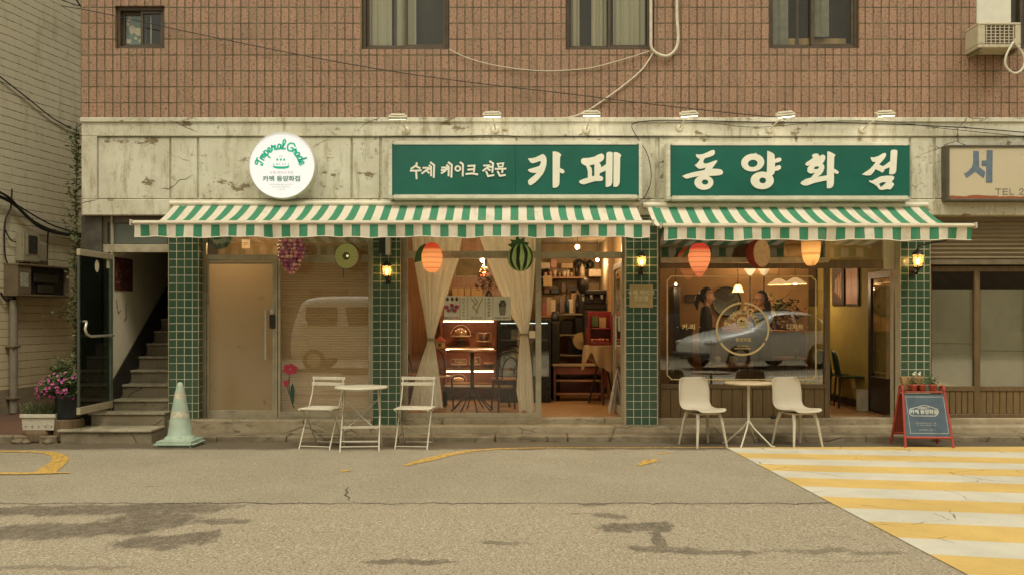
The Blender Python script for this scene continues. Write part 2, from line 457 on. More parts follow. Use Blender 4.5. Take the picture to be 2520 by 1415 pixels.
def mk_paint(name, col, dark):
    t = NT(name)
    c = t.mix(sc3(col, 0.88), sc3(col, 1.06), t.step(t.noise(1.5, 5, 0.65), 0.3, 0.7))
    a1 = t.noise(55, 3, 0.8)
    c = t.mix(c, sc3(col, 0.6), t.math('MULTIPLY', t.step(a1, 0.58, 0.72), 0.55))
    vo = t.n('TexVoronoi', {'feature': 'DISTANCE_TO_EDGE'}, Vector=t.n('VectorMath', {'operation': 'ADD'}, _0=t.obj(), _1=t.n('VectorMath', {'operation': 'SCALE'}, _0=t.n('TexNoise', None, Vector=t.obj(), Scale=3.0, Detail=6.0).outputs[1], Scale=0.25).outputs[0]).outputs[0], Scale=1.6)
    crk = t.math('MULTIPLY', t.step(vo.outputs[0], 0.003, 0.012, 1.0, 0.0), t.step(t.noise(1.3, 3, 0.6), 0.5, 0.6))
    c = t.mix(c, dark, crk)
    c = t.mix(c, dark, t.math('MULTIPLY', t.step(t.noise(7, 7, 0.8), 0.65, 0.72), 0.6))
    t.pbr(c, 0.7, Normal=t.bump(a1, 0.4, 0.006))
    p = t.out.inputs[0].links[0].from_node                     # worn through to the asphalt in flecks
    tr = t.n('BsdfTransparent')
    wear = t.math('MULTIPLY', t.step(t.noise(30, 6, .8), .60, .68), t.step(t.noise(1.4, 5, .7, t.map(loc=(2, 7, 0))), .46, .62, .12, 1.0))
    mx = t.n('MixShader', None, _0=wear, _1=p.outputs[0], _2=tr.outputs[0])
    t.t.links.new(mx.outputs[0], t.out.inputs[0])
    return t.m
M['road_white'] = mk_paint('white_road_paint', (0.585, 0.545, 0.445), (0.16, 0.13, 0.08))
M['road_yellow'] = mk_paint('yellow_road_paint', (0.63, 0.425, 0.135), (0.17, 0.11, 0.045))
def mk_worn_yellow():
    t = NT('worn_yellow_paint')
    p = t.n('BsdfPrincipled', None, Base_Color=(0.56, 0.34, 0.075), Roughness=0.75)
    tr = t.n('BsdfTransparent')
    a = t.step(t.noise(22, 6, 0.75), 0.32, 0.52)
    mx = t.n('MixShader', None, _0=a, _1=tr.outputs[0], _2=p.outputs[0])
    t.t.links.new(mx.outputs[0], t.out.inputs[0])
    return t.m
M['road_faded'] = mk_worn_yellow()
def mk_glass(name, tintc=(1, 1, 1), extra=0.10, rough=0.0, ior=1.5, refl=(1, 1, 1)):
    t = NT(name)
    tr = t.n('BsdfTransparent', None, Color=tintc)
    gl = t.n('BsdfGlossy', None, Color=refl, Roughness=rough)
    lw = t.n('LayerWeight', None, Blend=0.5)
    f = t.math('ADD', t.math('MULTIPLY', t.math('POWER', lw.outputs[1], 5.0), 0.9), 0.045 + extra, True)
    mx = t.n('MixShader', None, _0=f, _1=tr.outputs[0], _2=gl.outputs[0])
    t.t.links.new(mx.outputs[0], t.out.inputs[0])
    return t.m
M['glass'] = mk_glass('window_glass', (0.93, 0.93, 0.88), 0.19)
M['upper_glass'] = mk_glass('upper_window_glass', (0.88, 0.88, 0.80), 0.0, 0.04)
M['film_glass'] = mk_glass('blind_window_glass', (0.97, 0.96, 0.92), 0.13)
M['cafe_glass'] = mk_glass('cafe_window_glass', (0.97, 0.96, 0.92), 0.03)
M['dark_glass'] = mk_glass('tinted_glass', (0.075, 0.10, 0.085), 0.03)
M['lamp_glass'] = mk_glass('lamp_glass', (0.98, 0.92, 0.8), 0.02)
M['dome_glass'] = mk_glass('dome_glass', (0.95, 0.92, 0.85), 0.10)
def mk_stripes(name, period, duty, offset, green, cream, trans):
    t = NT(name)
    x, y, z = t.xyz()
    x = t.math('ADD', x, t.math('MULTIPLY', t.math('SUBTRACT', t.noise(1.6, 3, .6), .5), .022))
    fr = t.math('FRACT', t.math('DIVIDE', t.math('SUBTRACT', x, offset), period))
    e = t.math('MULTIPLY', t.step(fr, 0.0, 0.015), t.step(fr, duty - 0.015, duty, 1.0, 0.0))
    c = t.mix(cream, green, e)
    c = t.mix(c, (0.30, 0.25, 0.16), t.math('MULTIPLY', t.step(t.noise(4, 7, 0.75, t.map(sc=(1.6, .5, .8))), 0.5, 0.74), 0.42))
    wv = t.noise(260, 2, 0.5)
    p = t.n('BsdfPrincipled', None, Base_Color=c, Roughness=0.75, Normal=t.bump(t.math('ADD', wv, t.math('MULTIPLY', t.noise(5, 3, 0.5, t.map(sc=(1.8, .5, .5))), 9.0)), 0.4, 0.008))
    tl = t.n('BsdfTranslucent', None, Color=c)
    mx = t.n('MixShader', None, _0=trans, _1=p.outputs[0], _2=tl.outputs[0])
    t.t.links.new(mx.outputs[0], t.out.inputs[0])
    return t.m
def mk_fabric(name, col, trans=0.45, fold=0.0):
    t = NT(name)
    c = t.mix(sc3(col, 0.95), sc3(col, 1.04), t.step(t.noise(40, 3, 0.6, t.map(sc=(3, 3, 0.4))), 0.3, 0.7))
    p = t.n('BsdfPrincipled', None, Base_Color=c, Roughness=0.9)
    tl = t.n('BsdfTranslucent', None, Color=c)
    mx = t.n('MixShader', None, _0=trans, _1=p.outputs[0], _2=tl.outputs[0])
    t.t.links.new(mx.outputs[0], t.out.inputs[0])
    return t.m
def mk_wood(name, a, b, rough=0.5, sc=(1, 1, 12), dirt=0.3, coat=0.0):
    t = NT(name)
    g = t.noise(3.0, 6, 0.65, t.map(sc=sc))
    g2 = t.noise(28, 3, 0.6, t.map(sc=sc))
    c = t.mix(a, b, t.step(t.math('ADD', t.math('MULTIPLY', g, 0.7), t.math('MULTIPLY', g2, 0.3)), 0.36, 0.64))
    c = t.mix(c, sc3(a, 0.45), t.math('MULTIPLY', t.step(t.noise(5, 6, 0.7), 0.52, 0.72), dirt))
    return t.pbr(c, rough, Normal=t.bump(g2, 0.25, 0.003), Coat_Weight=coat)
M['wood_panel'] = mk_wood('brown_panel_wood', (0.135, 0.083, 0.034), (0.20, 0.128, 0.054), 0.5, (14, 14, 1.0))
M['wood_frame'] = mk_wood('brown_frame_wood', (0.115, 0.072, 0.031), (0.17, 0.108, 0.048), 0.45, (9, 9, 1.0))
M['wood_dark'] = mk_wood('dark_stained_wood', (0.032, 0.020, 0.011), (0.055, 0.034, 0.018), 0.4, (9, 9, 1.0))
M['wood_warm'] = mk_wood('varnished_wood', (0.30, 0.13, 0.045), (0.42, 0.20, 0.075), 0.35, (1.5, 9, 9), 0.2, 0.3)
M['wood_red'] = mk_wood('red_stained_wood', (0.20, 0.05, 0.024), (0.29, 0.085, 0.036), 0.4, (1.5, 9, 9), 0.3, 0.2)
M['wood_wall'] = mk_wood('wood_wall_boards', (0.23, 0.105, 0.04), (0.33, 0.16, 0.06), 0.45, (16, 16, 0.8), 0.3)
M['wood_floor'] = mk_wood('floor_boards', (0.40, 0.225, 0.098), (0.50, 0.29, 0.13), 0.4, (8, 1.0, 8), 0.25)
M['log'] = mk_wood('weathered_log', (0.12, 0.076, 0.038), (0.20, 0.135, 0.07), 0.85, (10, 10, 0.9), 0.5)
M['alu'] = pm('aluminium_frame', (0.50, 0.435, 0.315), 0.38, 0.12, 6, 0.0, grime=0.45, grimecol=(0.18, 0.14, 0.09), Metallic=0.4)
M['alu_dark'] = pm('brown_window_frame', (0.075, 0.050, 0.026), 0.5, 0.2, 7, grime=0.3)
M['white_metal'] = pm('white_enamel', (0.58, 0.525, 0.405), 0.45, 0.07, 12, grime=0.5, grimecol=(0.33, 0.25, 0.14), gscale=9)
M['white_plastic'] = pm('cream_plastic', (0.50, 0.435, 0.33), 0.55, 0.04, 7, bump=0.12, bscale=300)
M['sign_frame'] = pm('sign_frame_metal', (0.66, 0.62, 0.49), 0.42, 0.10, 5, grime=0.5, grimecol=(0.30, 0.22, 0.12), gscale=9, sc=(1, 1, 2.5), Metallic=0.08)
M['sign_green'] = pm('green_sign_face', (0.004, 0.105, 0.072), 0.34, 0.10, 2.2, grime=0.12, grimecol=(0.03, 0.11, 0.085), Coat_Weight=0.25, Coat_Roughness=0.3)
M['sign_letter'] = pm('white_sign_letter', (0.80, 0.75, 0.62), 0.55, 0.04, 8)
M['awning_frame'] = pm('awning_bar_paint', (0.70, 0.63, 0.49), 0.4, 0.06, 6, grime=0.2)
M['black_metal'] = pm('black_iron', (0.022, 0.019, 0.014), 0.5, 0.25, 12)
M['cable'] = pm('black_cable', (0.018, 0.016, 0.011), 0.6, 0.2, 14)
M['cable_white'] = pm('white_cable', (0.62, 0.56, 0.43), 0.6, 0.1, 14)
M['steel'] = pm('brushed_steel', (0.66, 0.60, 0.50), 0.32, 0.08, 20, Metallic=0.45)
M['dark_paint'] = pm('dark_pillar_render', (0.066, 0.056, 0.040), 0.92, 0.3, 6, 0.4, 50, grime=0.5, gscale=7)
M['plaster'] = pm('stairwell_plaster', (0.62, 0.55, 0.40), 0.85, 0.08, 2.5, 0.15, 60, grime=0.35, grimecol=(0.30, 0.23, 0.13), gscale=2.5)
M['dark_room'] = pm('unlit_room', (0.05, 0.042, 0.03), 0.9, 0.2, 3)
M['shutter'] = pm('shutter_slats', (0.205, 0.155, 0.088), 0.55, 0.12, 5, grime=0.4, sc=(0.4, 1, 6))
M['frosted'] = pm('frosted_film', (0.30, 0.275, 0.195), 0.34, 0.10, 2.0, 0.0, grime=0.35, grimecol=(0.22, 0.18, 0.115), gscale=3, Coat_Weight=0.6, Coat_Roughness=0.05)
# ================================================================== the setting: road, kerb, pavement, markings
m = MB()
ys = [-60, -30, -20, -12, -8.45, -6, -4, -2, -0.45, 30]
for i in range(len(ys) - 1):
    a, b = ys[i], ys[i + 1]
    m.quad((-70, a, G(a)), (70, a, G(a)), (70, b, G(b)), (-70, b, G(b)))
m.build('road', M['asphalt'], kind='structure')
m = MB()
rr = random.Random(4)
x = -5.42
while x < 9.5:                                     # kerb stones of uneven length below the shopfronts
    L = rr.uniform(0.8, 1.5); x1 = min(9.6, x + L)
    if x1 > -4.1:
        m.box(max(x, -4.1) + .004, x1 - .004, -0.44 + rr.uniform(-.015, .015), 0.2, -0.05, 0.066 + rr.uniform(-.006, .006))
    x = x1
m.build('kerb', M['kerb'], kind='structure', bevel=0.012)
m = MB().box(-14, -5.47, -0.42, 9, -0.05, 0.07)
t = NT('red_paving')
xx, yy, zz = t.xyz()
b = t.n('TexBrick', {'offset': 0.5}, Vector=t.comb(xx, yy, 0.0), Color1=(0.20, 0.085, 0.05), Color2=(0.15, 0.075, 0.045), Mortar=(0.07, 0.05, 0.03), Scale=1.0, Mortar_Size=0.008, Brick_Width=0.2, Row_Height=0.1)
m.build('pavement', t.pbr(t.mix(b.outputs[0], (0.08, 0.06, 0.035), t.step(t.noise(3, 6, 0.7), 0.5, 0.7, 0, 0.7)), 0.85), kind='structure', bevel=0.01)
MB().box(-14, -5.46, -0.55, -0.421, -0.05, 0.085).build('kerb_edge', M['kerb'], kind='structure', bevel=0.012)

def on_road(x, y, lift): return Vector((x, y, G(y) + lift))
# the zebra crossing: alternate yellow and white bars, fanned a little
edge_y = [-1.03, -1.44, -1.85, -2.27, -2.69, -3.09, -3.55, -4.02, -4.48, -4.94, -5.43, -5.86, -6.29, -6.75, -7.2, -7.7]
slope = [-.120, -.137, -.150, -.152, -.163, -.180, -.188, -.182, -.196, -.209, -.222, -.228, -.235, -.24, -.245, -.25]
mw, my = MB(), MB()
for i in range(len(edge_y) - 1):
    q = []
    for j in (i, i + 1):
        q.append([(xx, edge_y[j] + slope[j] * (xx - 2.46)) for xx in [2.46 + 0.55 * k for k in range(13)]])
    tgt = mw if i % 2 == 0 else my
    for k in range(12):
        a, b_, c, d = q[0][k], q[0][k + 1], q[1][k + 1], q[1][k]
        tgt.quad(on_road(*d, .005), on_road(*c, .005), on_road(*b_, .005), on_road(*a, .005))
x1 = 2.46 + 6.6
k = [(2.46 - .02, -0.99), (3.2, -0.965), (4.2, -0.93), (x1, -0.90)]
lo = [(2.46 - .02, -1.027)] + [(q_, -1.03 - .12 * (q_ - 2.46)) for q_ in (3.2, 4.2, x1)]
for i in range(3):
    my.quad(on_road(*lo[i], .005), on_road(*lo[i + 1], .005), on_road(*k[i + 1], .005), on_road(*k[i], .005))
mw.build('crossing_white_bars', M['road_white'], kind='structure')
my.build('crossing_yellow_bars', M['road_yellow'], kind='structure')
def road_strip(name, pts, wd, mt, lift=.005):
    m = MB()
    P = [Vector(road_pt(*p)) for p in pts]
    for i in range(len(P) - 1):
        ws = wd[i], wd[i + 1]
        def nrm(j):
            d = (P[min(j + 1, len(P) - 1)] - P[max(j - 1, 0)]).normalized()
            return Vector((-d.y, d.x))
        a, b_ = P[i], P[i + 1]
        na, nb = nrm(i), nrm(i + 1)
        q = [a - na * ws[0] / 2, b_ - nb * ws[1] / 2, b_ + nb * ws[1] / 2, a + na * ws[0] / 2]
        m.quad(*[on_road(p.x, p.y, lift) for p in q])
    return m.build(name, mt, kind='structure')
road_strip('kerbside_yellow_line', [(995, 1146), (1050, 1132), (1105, 1118), (1160, 1109), (1230, 1104), (1320, 1102), (1450, 1102), (1600, 1102), (1780, 1101)],
           [.06, .14, .14, .12, .085, .06, .05, .05, .055], M['road_faded'])
road_strip('parking_bay_line', [(-60, 1110), (60, 1111), (115, 1113), (143, 1120), (150, 1130), (140, 1142), (122, 1153), (112, 1163)], [.11, .11, .12, .14, .16, .17, .19, .19], M['road_faded'])
road_strip('parking_bay_end_line', [(-60, 1166), (60, 1166), (172, 1164)], [.12, .12, .06], M['road_faded'], .009)
road_strip('worn_paint_patch', [(1572, 1146), (1600, 1134), (1612, 1130)], [.05, .16, .04], M['road_faded'])
road_strip('worn_paint_patch', [(1618, 1117), (1648, 1114)], [.07, .05], M['road_faded'])
road_strip('worn_paint_patch', [(838, 1160), (862, 1157)], [.09, .05], M['road_faded'])

road_strip('road_crack', [(858, 1198), (851, 1206), (856, 1212), (848, 1218), (860, 1224), (858, 1230)], [.006, .012, .010, .016, .012, .007], pm('crack_shadow', (0.09, 0.07, 0.045), .9), .004)
# ================================================================== the shop building
B = thing('shop_building', 'brown tiled building above cream fascia with green tiled shopfront columns', 'building', (0, 0, 0))
def wall_holes(m, x0, x1, z0, z1, yf, yb, holes):
    xs = sorted({x0, x1, *[h[0] for h in holes], *[h[1] for h in holes]})
    zs = sorted({z0, z1, *[h[2] for h in holes], *[h[3] for h in holes]})
    for i in range(len(xs) - 1):
        for j in range(len(zs) - 1):
            cx, cz = (xs[i] + xs[i + 1]) / 2, (zs[j] + zs[j + 1]) / 2
            if any(h[0] < cx < h[1] and h[2] < cz < h[3] for h in holes): continue
            m.quad((xs[i], yf, zs[j]), (xs[i + 1], yf, zs[j]), (xs[i + 1], yf, zs[j + 1]), (xs[i], yf, zs[j + 1]))
            m.quad((xs[i], yb, zs[j]), (xs[i], yb, zs[j + 1]), (xs[i + 1], yb, zs[j + 1]), (xs[i + 1], yb, zs[j]))
    for a, b, c, d in holes:
        m.quad((a, yf, c), (a, yf, d), (a, yb, d), (a, yb, c)); m.quad((b, yf, c), (b, yb, c), (b, yb, d), (b, yf, d))
        m.quad((a, yf, c), (a, yb, c), (b, yb, c), (b, yf, c)); m.quad((a, yf, d), (b, yf, d), (b, yb, d), (a, yb, d))
XL, XR = X(199), 9.6
ZF = Z(293)
UW = [(283, 405, 15, 120), (890, 1105, -190, 122), (1392, 1610, -190, 123), (1892, 2115, -190, 120), (2402, 2640, -190, 121)]
m = MB()
hol = [(X(a), X(b), Z(d), Z(c)) for a, b, c, d in UW]
wall_holes(m, XL, XR, ZF, Z(-520), 0.0, 0.28, hol)
m.quad((XL, 0, ZF), (XL, 0, Z(-520)), (XL, 9, Z(-520)), (XL, 9, ZF))
m.quad((XL, 0, Z(-520)), (XR, 0, Z(-520)), (XR, 9, Z(-520)), (XL, 9, Z(-520)))
m.quad((XL, 9, 0), (XR, 9, 0), (XR, 9, Z(-520)), (XL, 9, Z(-520)))
uw = m.build('upper_wall', M['wall_tile'], B)
uw.location = (XL, 0, ZF)
for v in uw.data.vertices: v.co -= Vector((XL, 0, ZF))
# upstairs windows
def cloth(m, x0, x1, z0, z1, y, folds, amp):
    n = folds * 6
    vs_ = []; fs = []
    for i in range(n + 1):
        xx = x0 + (x1 - x0) * i / n
        yy = y + amp * math.sin(i * math.pi / 3) + amp * .5 * math.sin(i * 1.7)
        vs_ += [(xx, yy, z0), (xx + .006 * math.sin(i), yy, z1)]
    for i in range(n): fs.append((2 * i, 2 * i + 2, 2 * i + 3, 2 * i + 1))
    m.add(vs_, fs, True)
M['curtain_up'] = mk_fabric('upstairs_curtain', (0.56, 0.52, 0.40), 0.3)
M['blue_film'] = pm('blue_window_film', (0.12, 0.20, 0.20), 0.5, 0.25, 14)
def upper_window(a, b, c, d, kind):
    x0, x1, z0, z1 = X(a), X(b), Z(d), Z(c)
    m = MB().frame(x0 + .004, x1 - .004, z0 + .004, z1 - .004, .040, .045, .16)
    wn = m.build('window', M['alu_dark'], B, bevel=.004)
    xm = (x0 + x1) / 2
    t = .034
    for s, (u, v, y) in enumerate(((x0 + .042, xm + .02, .105), (xm - .02, x1 - .042, .065))):
        MB().frame(u + .002, v - .002, z0 + .046, z1 - .046, t, y, y + .035).build('sash', M['alu_dark'], wn, bevel=.003)
        p = MB(); yy = y + .018
        p.quad((u + t, yy, z0 + .045 + t), (v - t, yy, z0 + .045 + t), (v - t, yy, z1 - .045 - t), (u + t, yy, z1 - .045 - t))
        p.build('pane', M['upper_glass'], wn)
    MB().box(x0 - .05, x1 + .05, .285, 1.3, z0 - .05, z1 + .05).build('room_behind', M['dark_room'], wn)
    m = MB(); y = .175
    if kind == 0:
        y = .15
        m.box(x0 + .06, xm + .02, y, y + .005, z0 + .06, z1 - .06).build('window_film', M['blue_film'], wn)
        q = MB()
        rg = random.Random(3)
        for cx, cz, r_ in ((.40, .52, .085), (.62, .46, .08), (.30, .60, .05), (.74, .40, .05), (.2, .86, .05), (.85, .6, .035), (.18, .18, .06), (.5, .26, .035), (.14, .7, .04), (.72, .2, .05)):
            u = x0 + .06 + (xm - x0 - .04) * cx; v = z0 + .06 + (z1 - z0 - .12) * cz
            ng = 13
            q.add([(u + r_ * .6 * math.cos(k * 6.283 / ng) * rg.uniform(.6, 1.2), y - .004 - cx * .003, v + r_ * .75 * math.sin(k * 6.283 / ng) * rg.uniform(.5, 1.1)) for k in range(ng)], [tuple(range(ng))])
        q.build('cloud_print', pm('pale_print', (0.62, 0.55, 0.42), 0.7), wn)
        MB().tube([(x0 + .405, .12, z0 + .07), (x0 + .405, .12, z1 - .07)], .006).build('blind_cord', M['cable_white'], wn)
    elif kind == 1:
        cloth(m, x0 + .07, x0 + .36, z0 + .06, z1, y, 4, .012); cloth(m, x0 + .42, xm + .12, z0 + .06, z1, y, 3, .01)
        m.build('upstairs_curtain', M['curtain_up'], wn)
        MB().box(x0 + .385, x0 + .412, .2, .23, z0 + .056, z1 - .06).build('mullion', M['alu_dark'], wn)
    elif kind == 2:
        cloth(m, x0 + .07, x0 + .19, z0 + .06, z1, y, 2, .01); cloth(m, x0 + .34, xm - .02, z0 + .06, z1, y, 4, .012); cloth(m, xm + .06, x1 - .09, z0 + .06, z1, y, 6, .012)
        m.build('upstairs_curtain', M['curtain_up'], wn)
    elif kind == 3:
        cloth(m, x0 + .06, x0 + .30, z0 + .06, z1, y, 3, .008); cloth(m, xm + .03, x1 - .32, z0 + .2, z1, y, 3, .008)
        m.build('upstairs_curtain', pm('grey_curtain', (0.20, 0.20, 0.165), 0.9), wn)
        MB().box(x0 + .29, x1 - .08, .235, .27, z0 + .07, z0 + .20).build('cardboard_strip', pm('cardboard', (0.42, 0.29, 0.14), 0.85, .1), wn)
        MB().box(xm - .16, xm - .13, .2, .23, z0 + .056, z1 - .06).build('mullion', M['alu_dark'], wn)
    else:
        MB().box(x0 + .02, x0 + .46, .03, .044, Z(56), z1 - .06).build('infill_board', pm('white_board', (0.66, 0.63, 0.52), 0.7, 0.05), wn, bevel=.004)
    return wn
for i, wd in enumerate(UW): upper_window(*wd, i)

# fascia: a cream beam with sunken panels
yF = -0.06
fx0 = X(200, yF)
zt, zp1, zp0, zb = Z(293, yF), Z(336, yF), Z(491, yF), Z(530, yF)
m = MB()
m.box(fx0, XR, yF, .28, zp1, zt)
m.box(fx0, XR, yF, .28, zb, zp0)
m.box(fx0, X(238, yF), yF, .28, zp0 + .0005, zp1 - .0005)
m.box(X(238, yF), XR, -.012, .28, zp0 + .0005, zp1 - .0005)
fa = m.build('fascia', M['cream'], B, bevel=.008)
MB().box(fx0 - .01, XR, yF - .022, yF - .002, zt - .045, zt + .012).build('fascia_cap', M['cream'], B, bevel=.006)
for a, b in ((238, 416), (418, 484), (487, 863), (866, 934), (938, 1270), (1272, 1614), (1622, 1960), (1963, 2240), (2243, 2300), (2304, 2600), (2604, 2900)):
    MB().box(X(a, yF) + .008, X(b, yF) - .006, -.034 - random.uniform(0, .006), -.013, zp0 + .012, zp1 - .012).build('fascia_panel', M['cream'], fa, bevel=.004)

# ground floor: columns, floor slab, walls of the rooms behind
FL = 0.205
zc0 = zb - .002
def column(a, b, name='tile_column', mt=None, yb=.30, zb0=.225):
    x0, x1 = X(a), X(b)
    o = MB().box(0, x1 - x0, 0, yb, 0, zc0 - zb0).build(name, mt or M['green_tile'], None)
    o.parent = B; o.location = (x0, 0, zb0); ORG[o.name] = Vector((x0, 0, zb0))
    return o
column(415, 488); column(917, 985, zb0=.149); column(1540, 1618, zb0=.149); column(2216, 2288, zb0=.149)
for a, b in ((415, 488), (917, 985), (1540, 1618), (2216, 2288)):
    m = MB()
    for e in (X(a) - .004, X(b) - .001):
        m.box(e, e + .009, -.006, .0, .23 if a < 800 else .152, zc0)
    m.build('tile_edge_trim', pm('trim_metal', (0.45, 0.39, 0.27), 0.45, Metallic=.3), B)
column(200, 250, 'dark_pillar', M['dark_paint'], .35, 0.0)
m = MB()
m.box(-4.33, X(917), -.10, .30, .0, .224)                   # the sill under all the shopfronts, lower to the right
m.box(X(917) + .0005, 9.6, .115, .30, .0, .2235)
m.box(X(917) + .0005, 9.6, -.11, .1145, .0, .148)
m.build('shopfront_sill', M['concrete'], B, bevel=.012)
part('ground_floor', M['wood_floor'], B, (-4.3, 9.6, .301, 7, 0, FL))
part('ceiling', pm('room_ceiling', (0.33, 0.26, 0.16), 0.8), B, (-5.2, 9.6, .29, 7, 2.86, 2.95))
part('interior_wall', M['wood_wall'], B, (-1.95, .02, 3.05, 3.15, FL, 2.86))
part('interior_wall', M['wood_wall'], B, (-2.03, -1.95, .31, 3.15, FL, 2.86))
part('interior_wall', pm('kitchen_wall', (0.29, 0.20, 0.10), 0.8, .12, 3), B, (.02, 1.64, 5.2, 5.3, FL, 2.86))
part('interior_wall', pm('kitchen_wall_side', (0.28, 0.19, 0.09), 0.8, .12, 3), B, (.0, .06, 3.16, 5.2, FL, 2.86))
part('interior_wall', pm('party_wall', (0.40, 0.27, 0.13), 0.8, .1, 3), B, (1.62, 1.70, .31, 5.2, FL, 2.86))
part('interior_wall', pm('tea_room_wall', (0.60, 0.36, 0.16), 0.8, .06, 3), B, (1.70, 5.1, 3.80, 3.9, FL, 2.86))
part('interior_wall', pm('olive_wall', (0.40, 0.33, 0.085), 0.75, .08, 3), B, (5.02, 5.10, .31, 3.80, FL, 2.86))
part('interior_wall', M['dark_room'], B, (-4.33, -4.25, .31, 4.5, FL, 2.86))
part('interior_wall', pm('back_store', (0.36, 0.23, 0.10), 0.85), B, (-4.25, -2.03, 1.6, 1.7, FL, 2.86))
part('baseboard', M['wood_dark'], B, (4.995, 5.02, 1.2, 3.79, FL, FL + .11))
part('wall_strip', pm('beige_jamb', (0.74, 0.62, 0.44), 0.7), B, (4.99, 5.02, .34, .62, FL, 2.5))

# stairwell on the left
m = MB()
SX0, SX1 = -5.05, -4.33
m.box(-5.40, SX1 + .02, -.58, -.20, -.02, .135)
m.box(-5.22, SX1 + .02, -.1995, .03, -.02, .30)
z, y = .30, .03
for i in range(12):
    z += .17
    m.box(SX0, SX1, y, y + (.25 if i < 11 else 2.0), -.02, z - .03)
    y += .25
st = m.build('staircase', M['step_stone'], B, bevel=.008)
m = MB()
m.box(-5.43, SX1 + .03, -.605, -.19, .136, .168); m.box(-5.25, SX1 + .03, -.22, .028, .301, .332)
z, y = .30, .03
for i in range(12):
    z += .17
    m.box(SX0 + .002, SX1 - .002, y - .022, y + .252, z - .0295, z)
    y += .25
m.build('tread', pm('worn_tread', (0.36, 0.31, 0.21), 0.7, .2, 10, grime=.4, gscale=9), st, bevel=.006)
m = MB()
m.quad((SX0 - .004, -.02, 0), (SX0 - .004, -.02, 2.9), (SX0 - .004, 5, 5), (SX0 - .004, 5, 0))
m.build('stairwell_wall', M['plaster'], B)
m = MB().quad((SX1 + .001, .3, 0), (SX1 + .001, 5, 0), (SX1 + .001, 5, 5), (SX1 + .001, .3, 5))
m.quad((SX0, 4.2, 0), (SX1, 4.2, 0), (SX1, 4.2, 5), (SX0, 4.2, 5))
m.quad((SX0, .3, 2.45), (SX1, .3, 2.45), (SX1, 4.2, 4.3), (SX0, 4.2, 4.3))
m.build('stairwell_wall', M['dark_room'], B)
# stepped dark skirting up the stairwell wall
m = MB()
pts = [(-.02, .30), (-.02, .66), (.05, .70)]
pts = [(.0, .33), (.0, .70), (2.9, 2.80), (2.9, 2.3)]
m.prism([pts[0], pts[3], pts[2], pts[1]], lambda u, v, d: Vector((SX0 - .002 + .014 - d, u, v)), .013)
m.build('stair_skirting', pm('black_skirting', (0.022, 0.018, 0.013), 0.6), B)
# lintel and transom over the stair door
part('door_lintel', pm('lintel_paint', (0.36, 0.31, 0.21), 0.6, grime=.3), B, (X(250), X(415), .03, .10, Z(621), Z(601)), bevel=.004)
part('stair_jamb', pm('jamb_paint', (0.17, 0.15, 0.105), 0.6), B, (X(250) + .002, X(262), .03, .10, .34, Z(621) - .001), bevel=.004)
m = MB().pbox(262, 412, 548, 600, .06, .07)
m.build('transom_pane', pm('dusty_transom', (0.105, 0.115, 0.088), 0.35, .15, 3, Coat_Weight=.5), B)
part('transom_frame', M['alu_dark'], B, (X(250), X(262), .03, .08, Z(600), zc0), (X(262), X(412), .03, .08, Z(548), zc0))
# stairwell door, swung out square to the wall
dx = X(277)
y0, y1 = -.87, -.03
zd0, zd1 = .375, 2.30
m = MB().quad((dx, y0 + .002, zd0 + .085), (dx, y1 - .06, zd0 + .085), (dx, y1 - .06, zd1 - .075), (dx, y0 + .002, zd1 - .075))
dr = m.build('glass_door', M['dark_glass'], B)
rm_ = pm('door_rail_metal', (0.44, 0.37, 0.255), 0.5, .15, 14, grime=.5, gscale=14, Metallic=.2)
for q_ in ((zd0, zd0 + .085), (zd1 - .075, zd1)): part('door_rail', rm_, dr, (dx - .022, dx + .022, y0, y1, *q_), bevel=.004)
part('door_stile', pm('door_edge', (0.12, 0.15, 0.105), 0.45, Metallic=.2), dr, (dx - .02, dx + .02, y1 - .06, y1, zd0 + .0855, zd1 - .0755))
part('door_stile', pm('door_edge_dark', (0.055, 0.06, 0.046), 0.5), dr, (dx - .013, dx + .013, y0, y0 + .02, zd0 + .0855, zd1 - .0755))
hz = Z(826, -.4)
m = MB().tube([(dx + .025, -.12, hz), (dx + .07, -.13, hz), (dx + .075, -.72, hz), (dx + .075, -.82, hz + .03), (dx + .075, -.86, hz + .09), (dx + .075, -.83, hz + .155), (dx + .05, -.78, hz + .175), (dx + .01, -.77, hz + .175)], .015, 10)
m.build('door_handle', M['steel'], dr)
ms = pm('pale_sticker', (0.62, 0.56, 0.42), 0.6)
yy, zz = -.42, Z(655, -.42)
m = MB().add([(dx + .004, yy + .055 * math.cos(a * .5236), zz + .075 * math.sin(a * .5236)) for a in range(12)], [tuple(range(12))])
m.build('oval_sticker', ms, dr)
m = MB().quad((dx + .004, -.17, Z(661, -.1)), (dx + .004, -.05, Z(661, -.1)), (dx + .004, -.05, Z(640, -.1)), (dx + .004, -.17, Z(640, -.1)))
m.build('square_sticker', ms, dr)

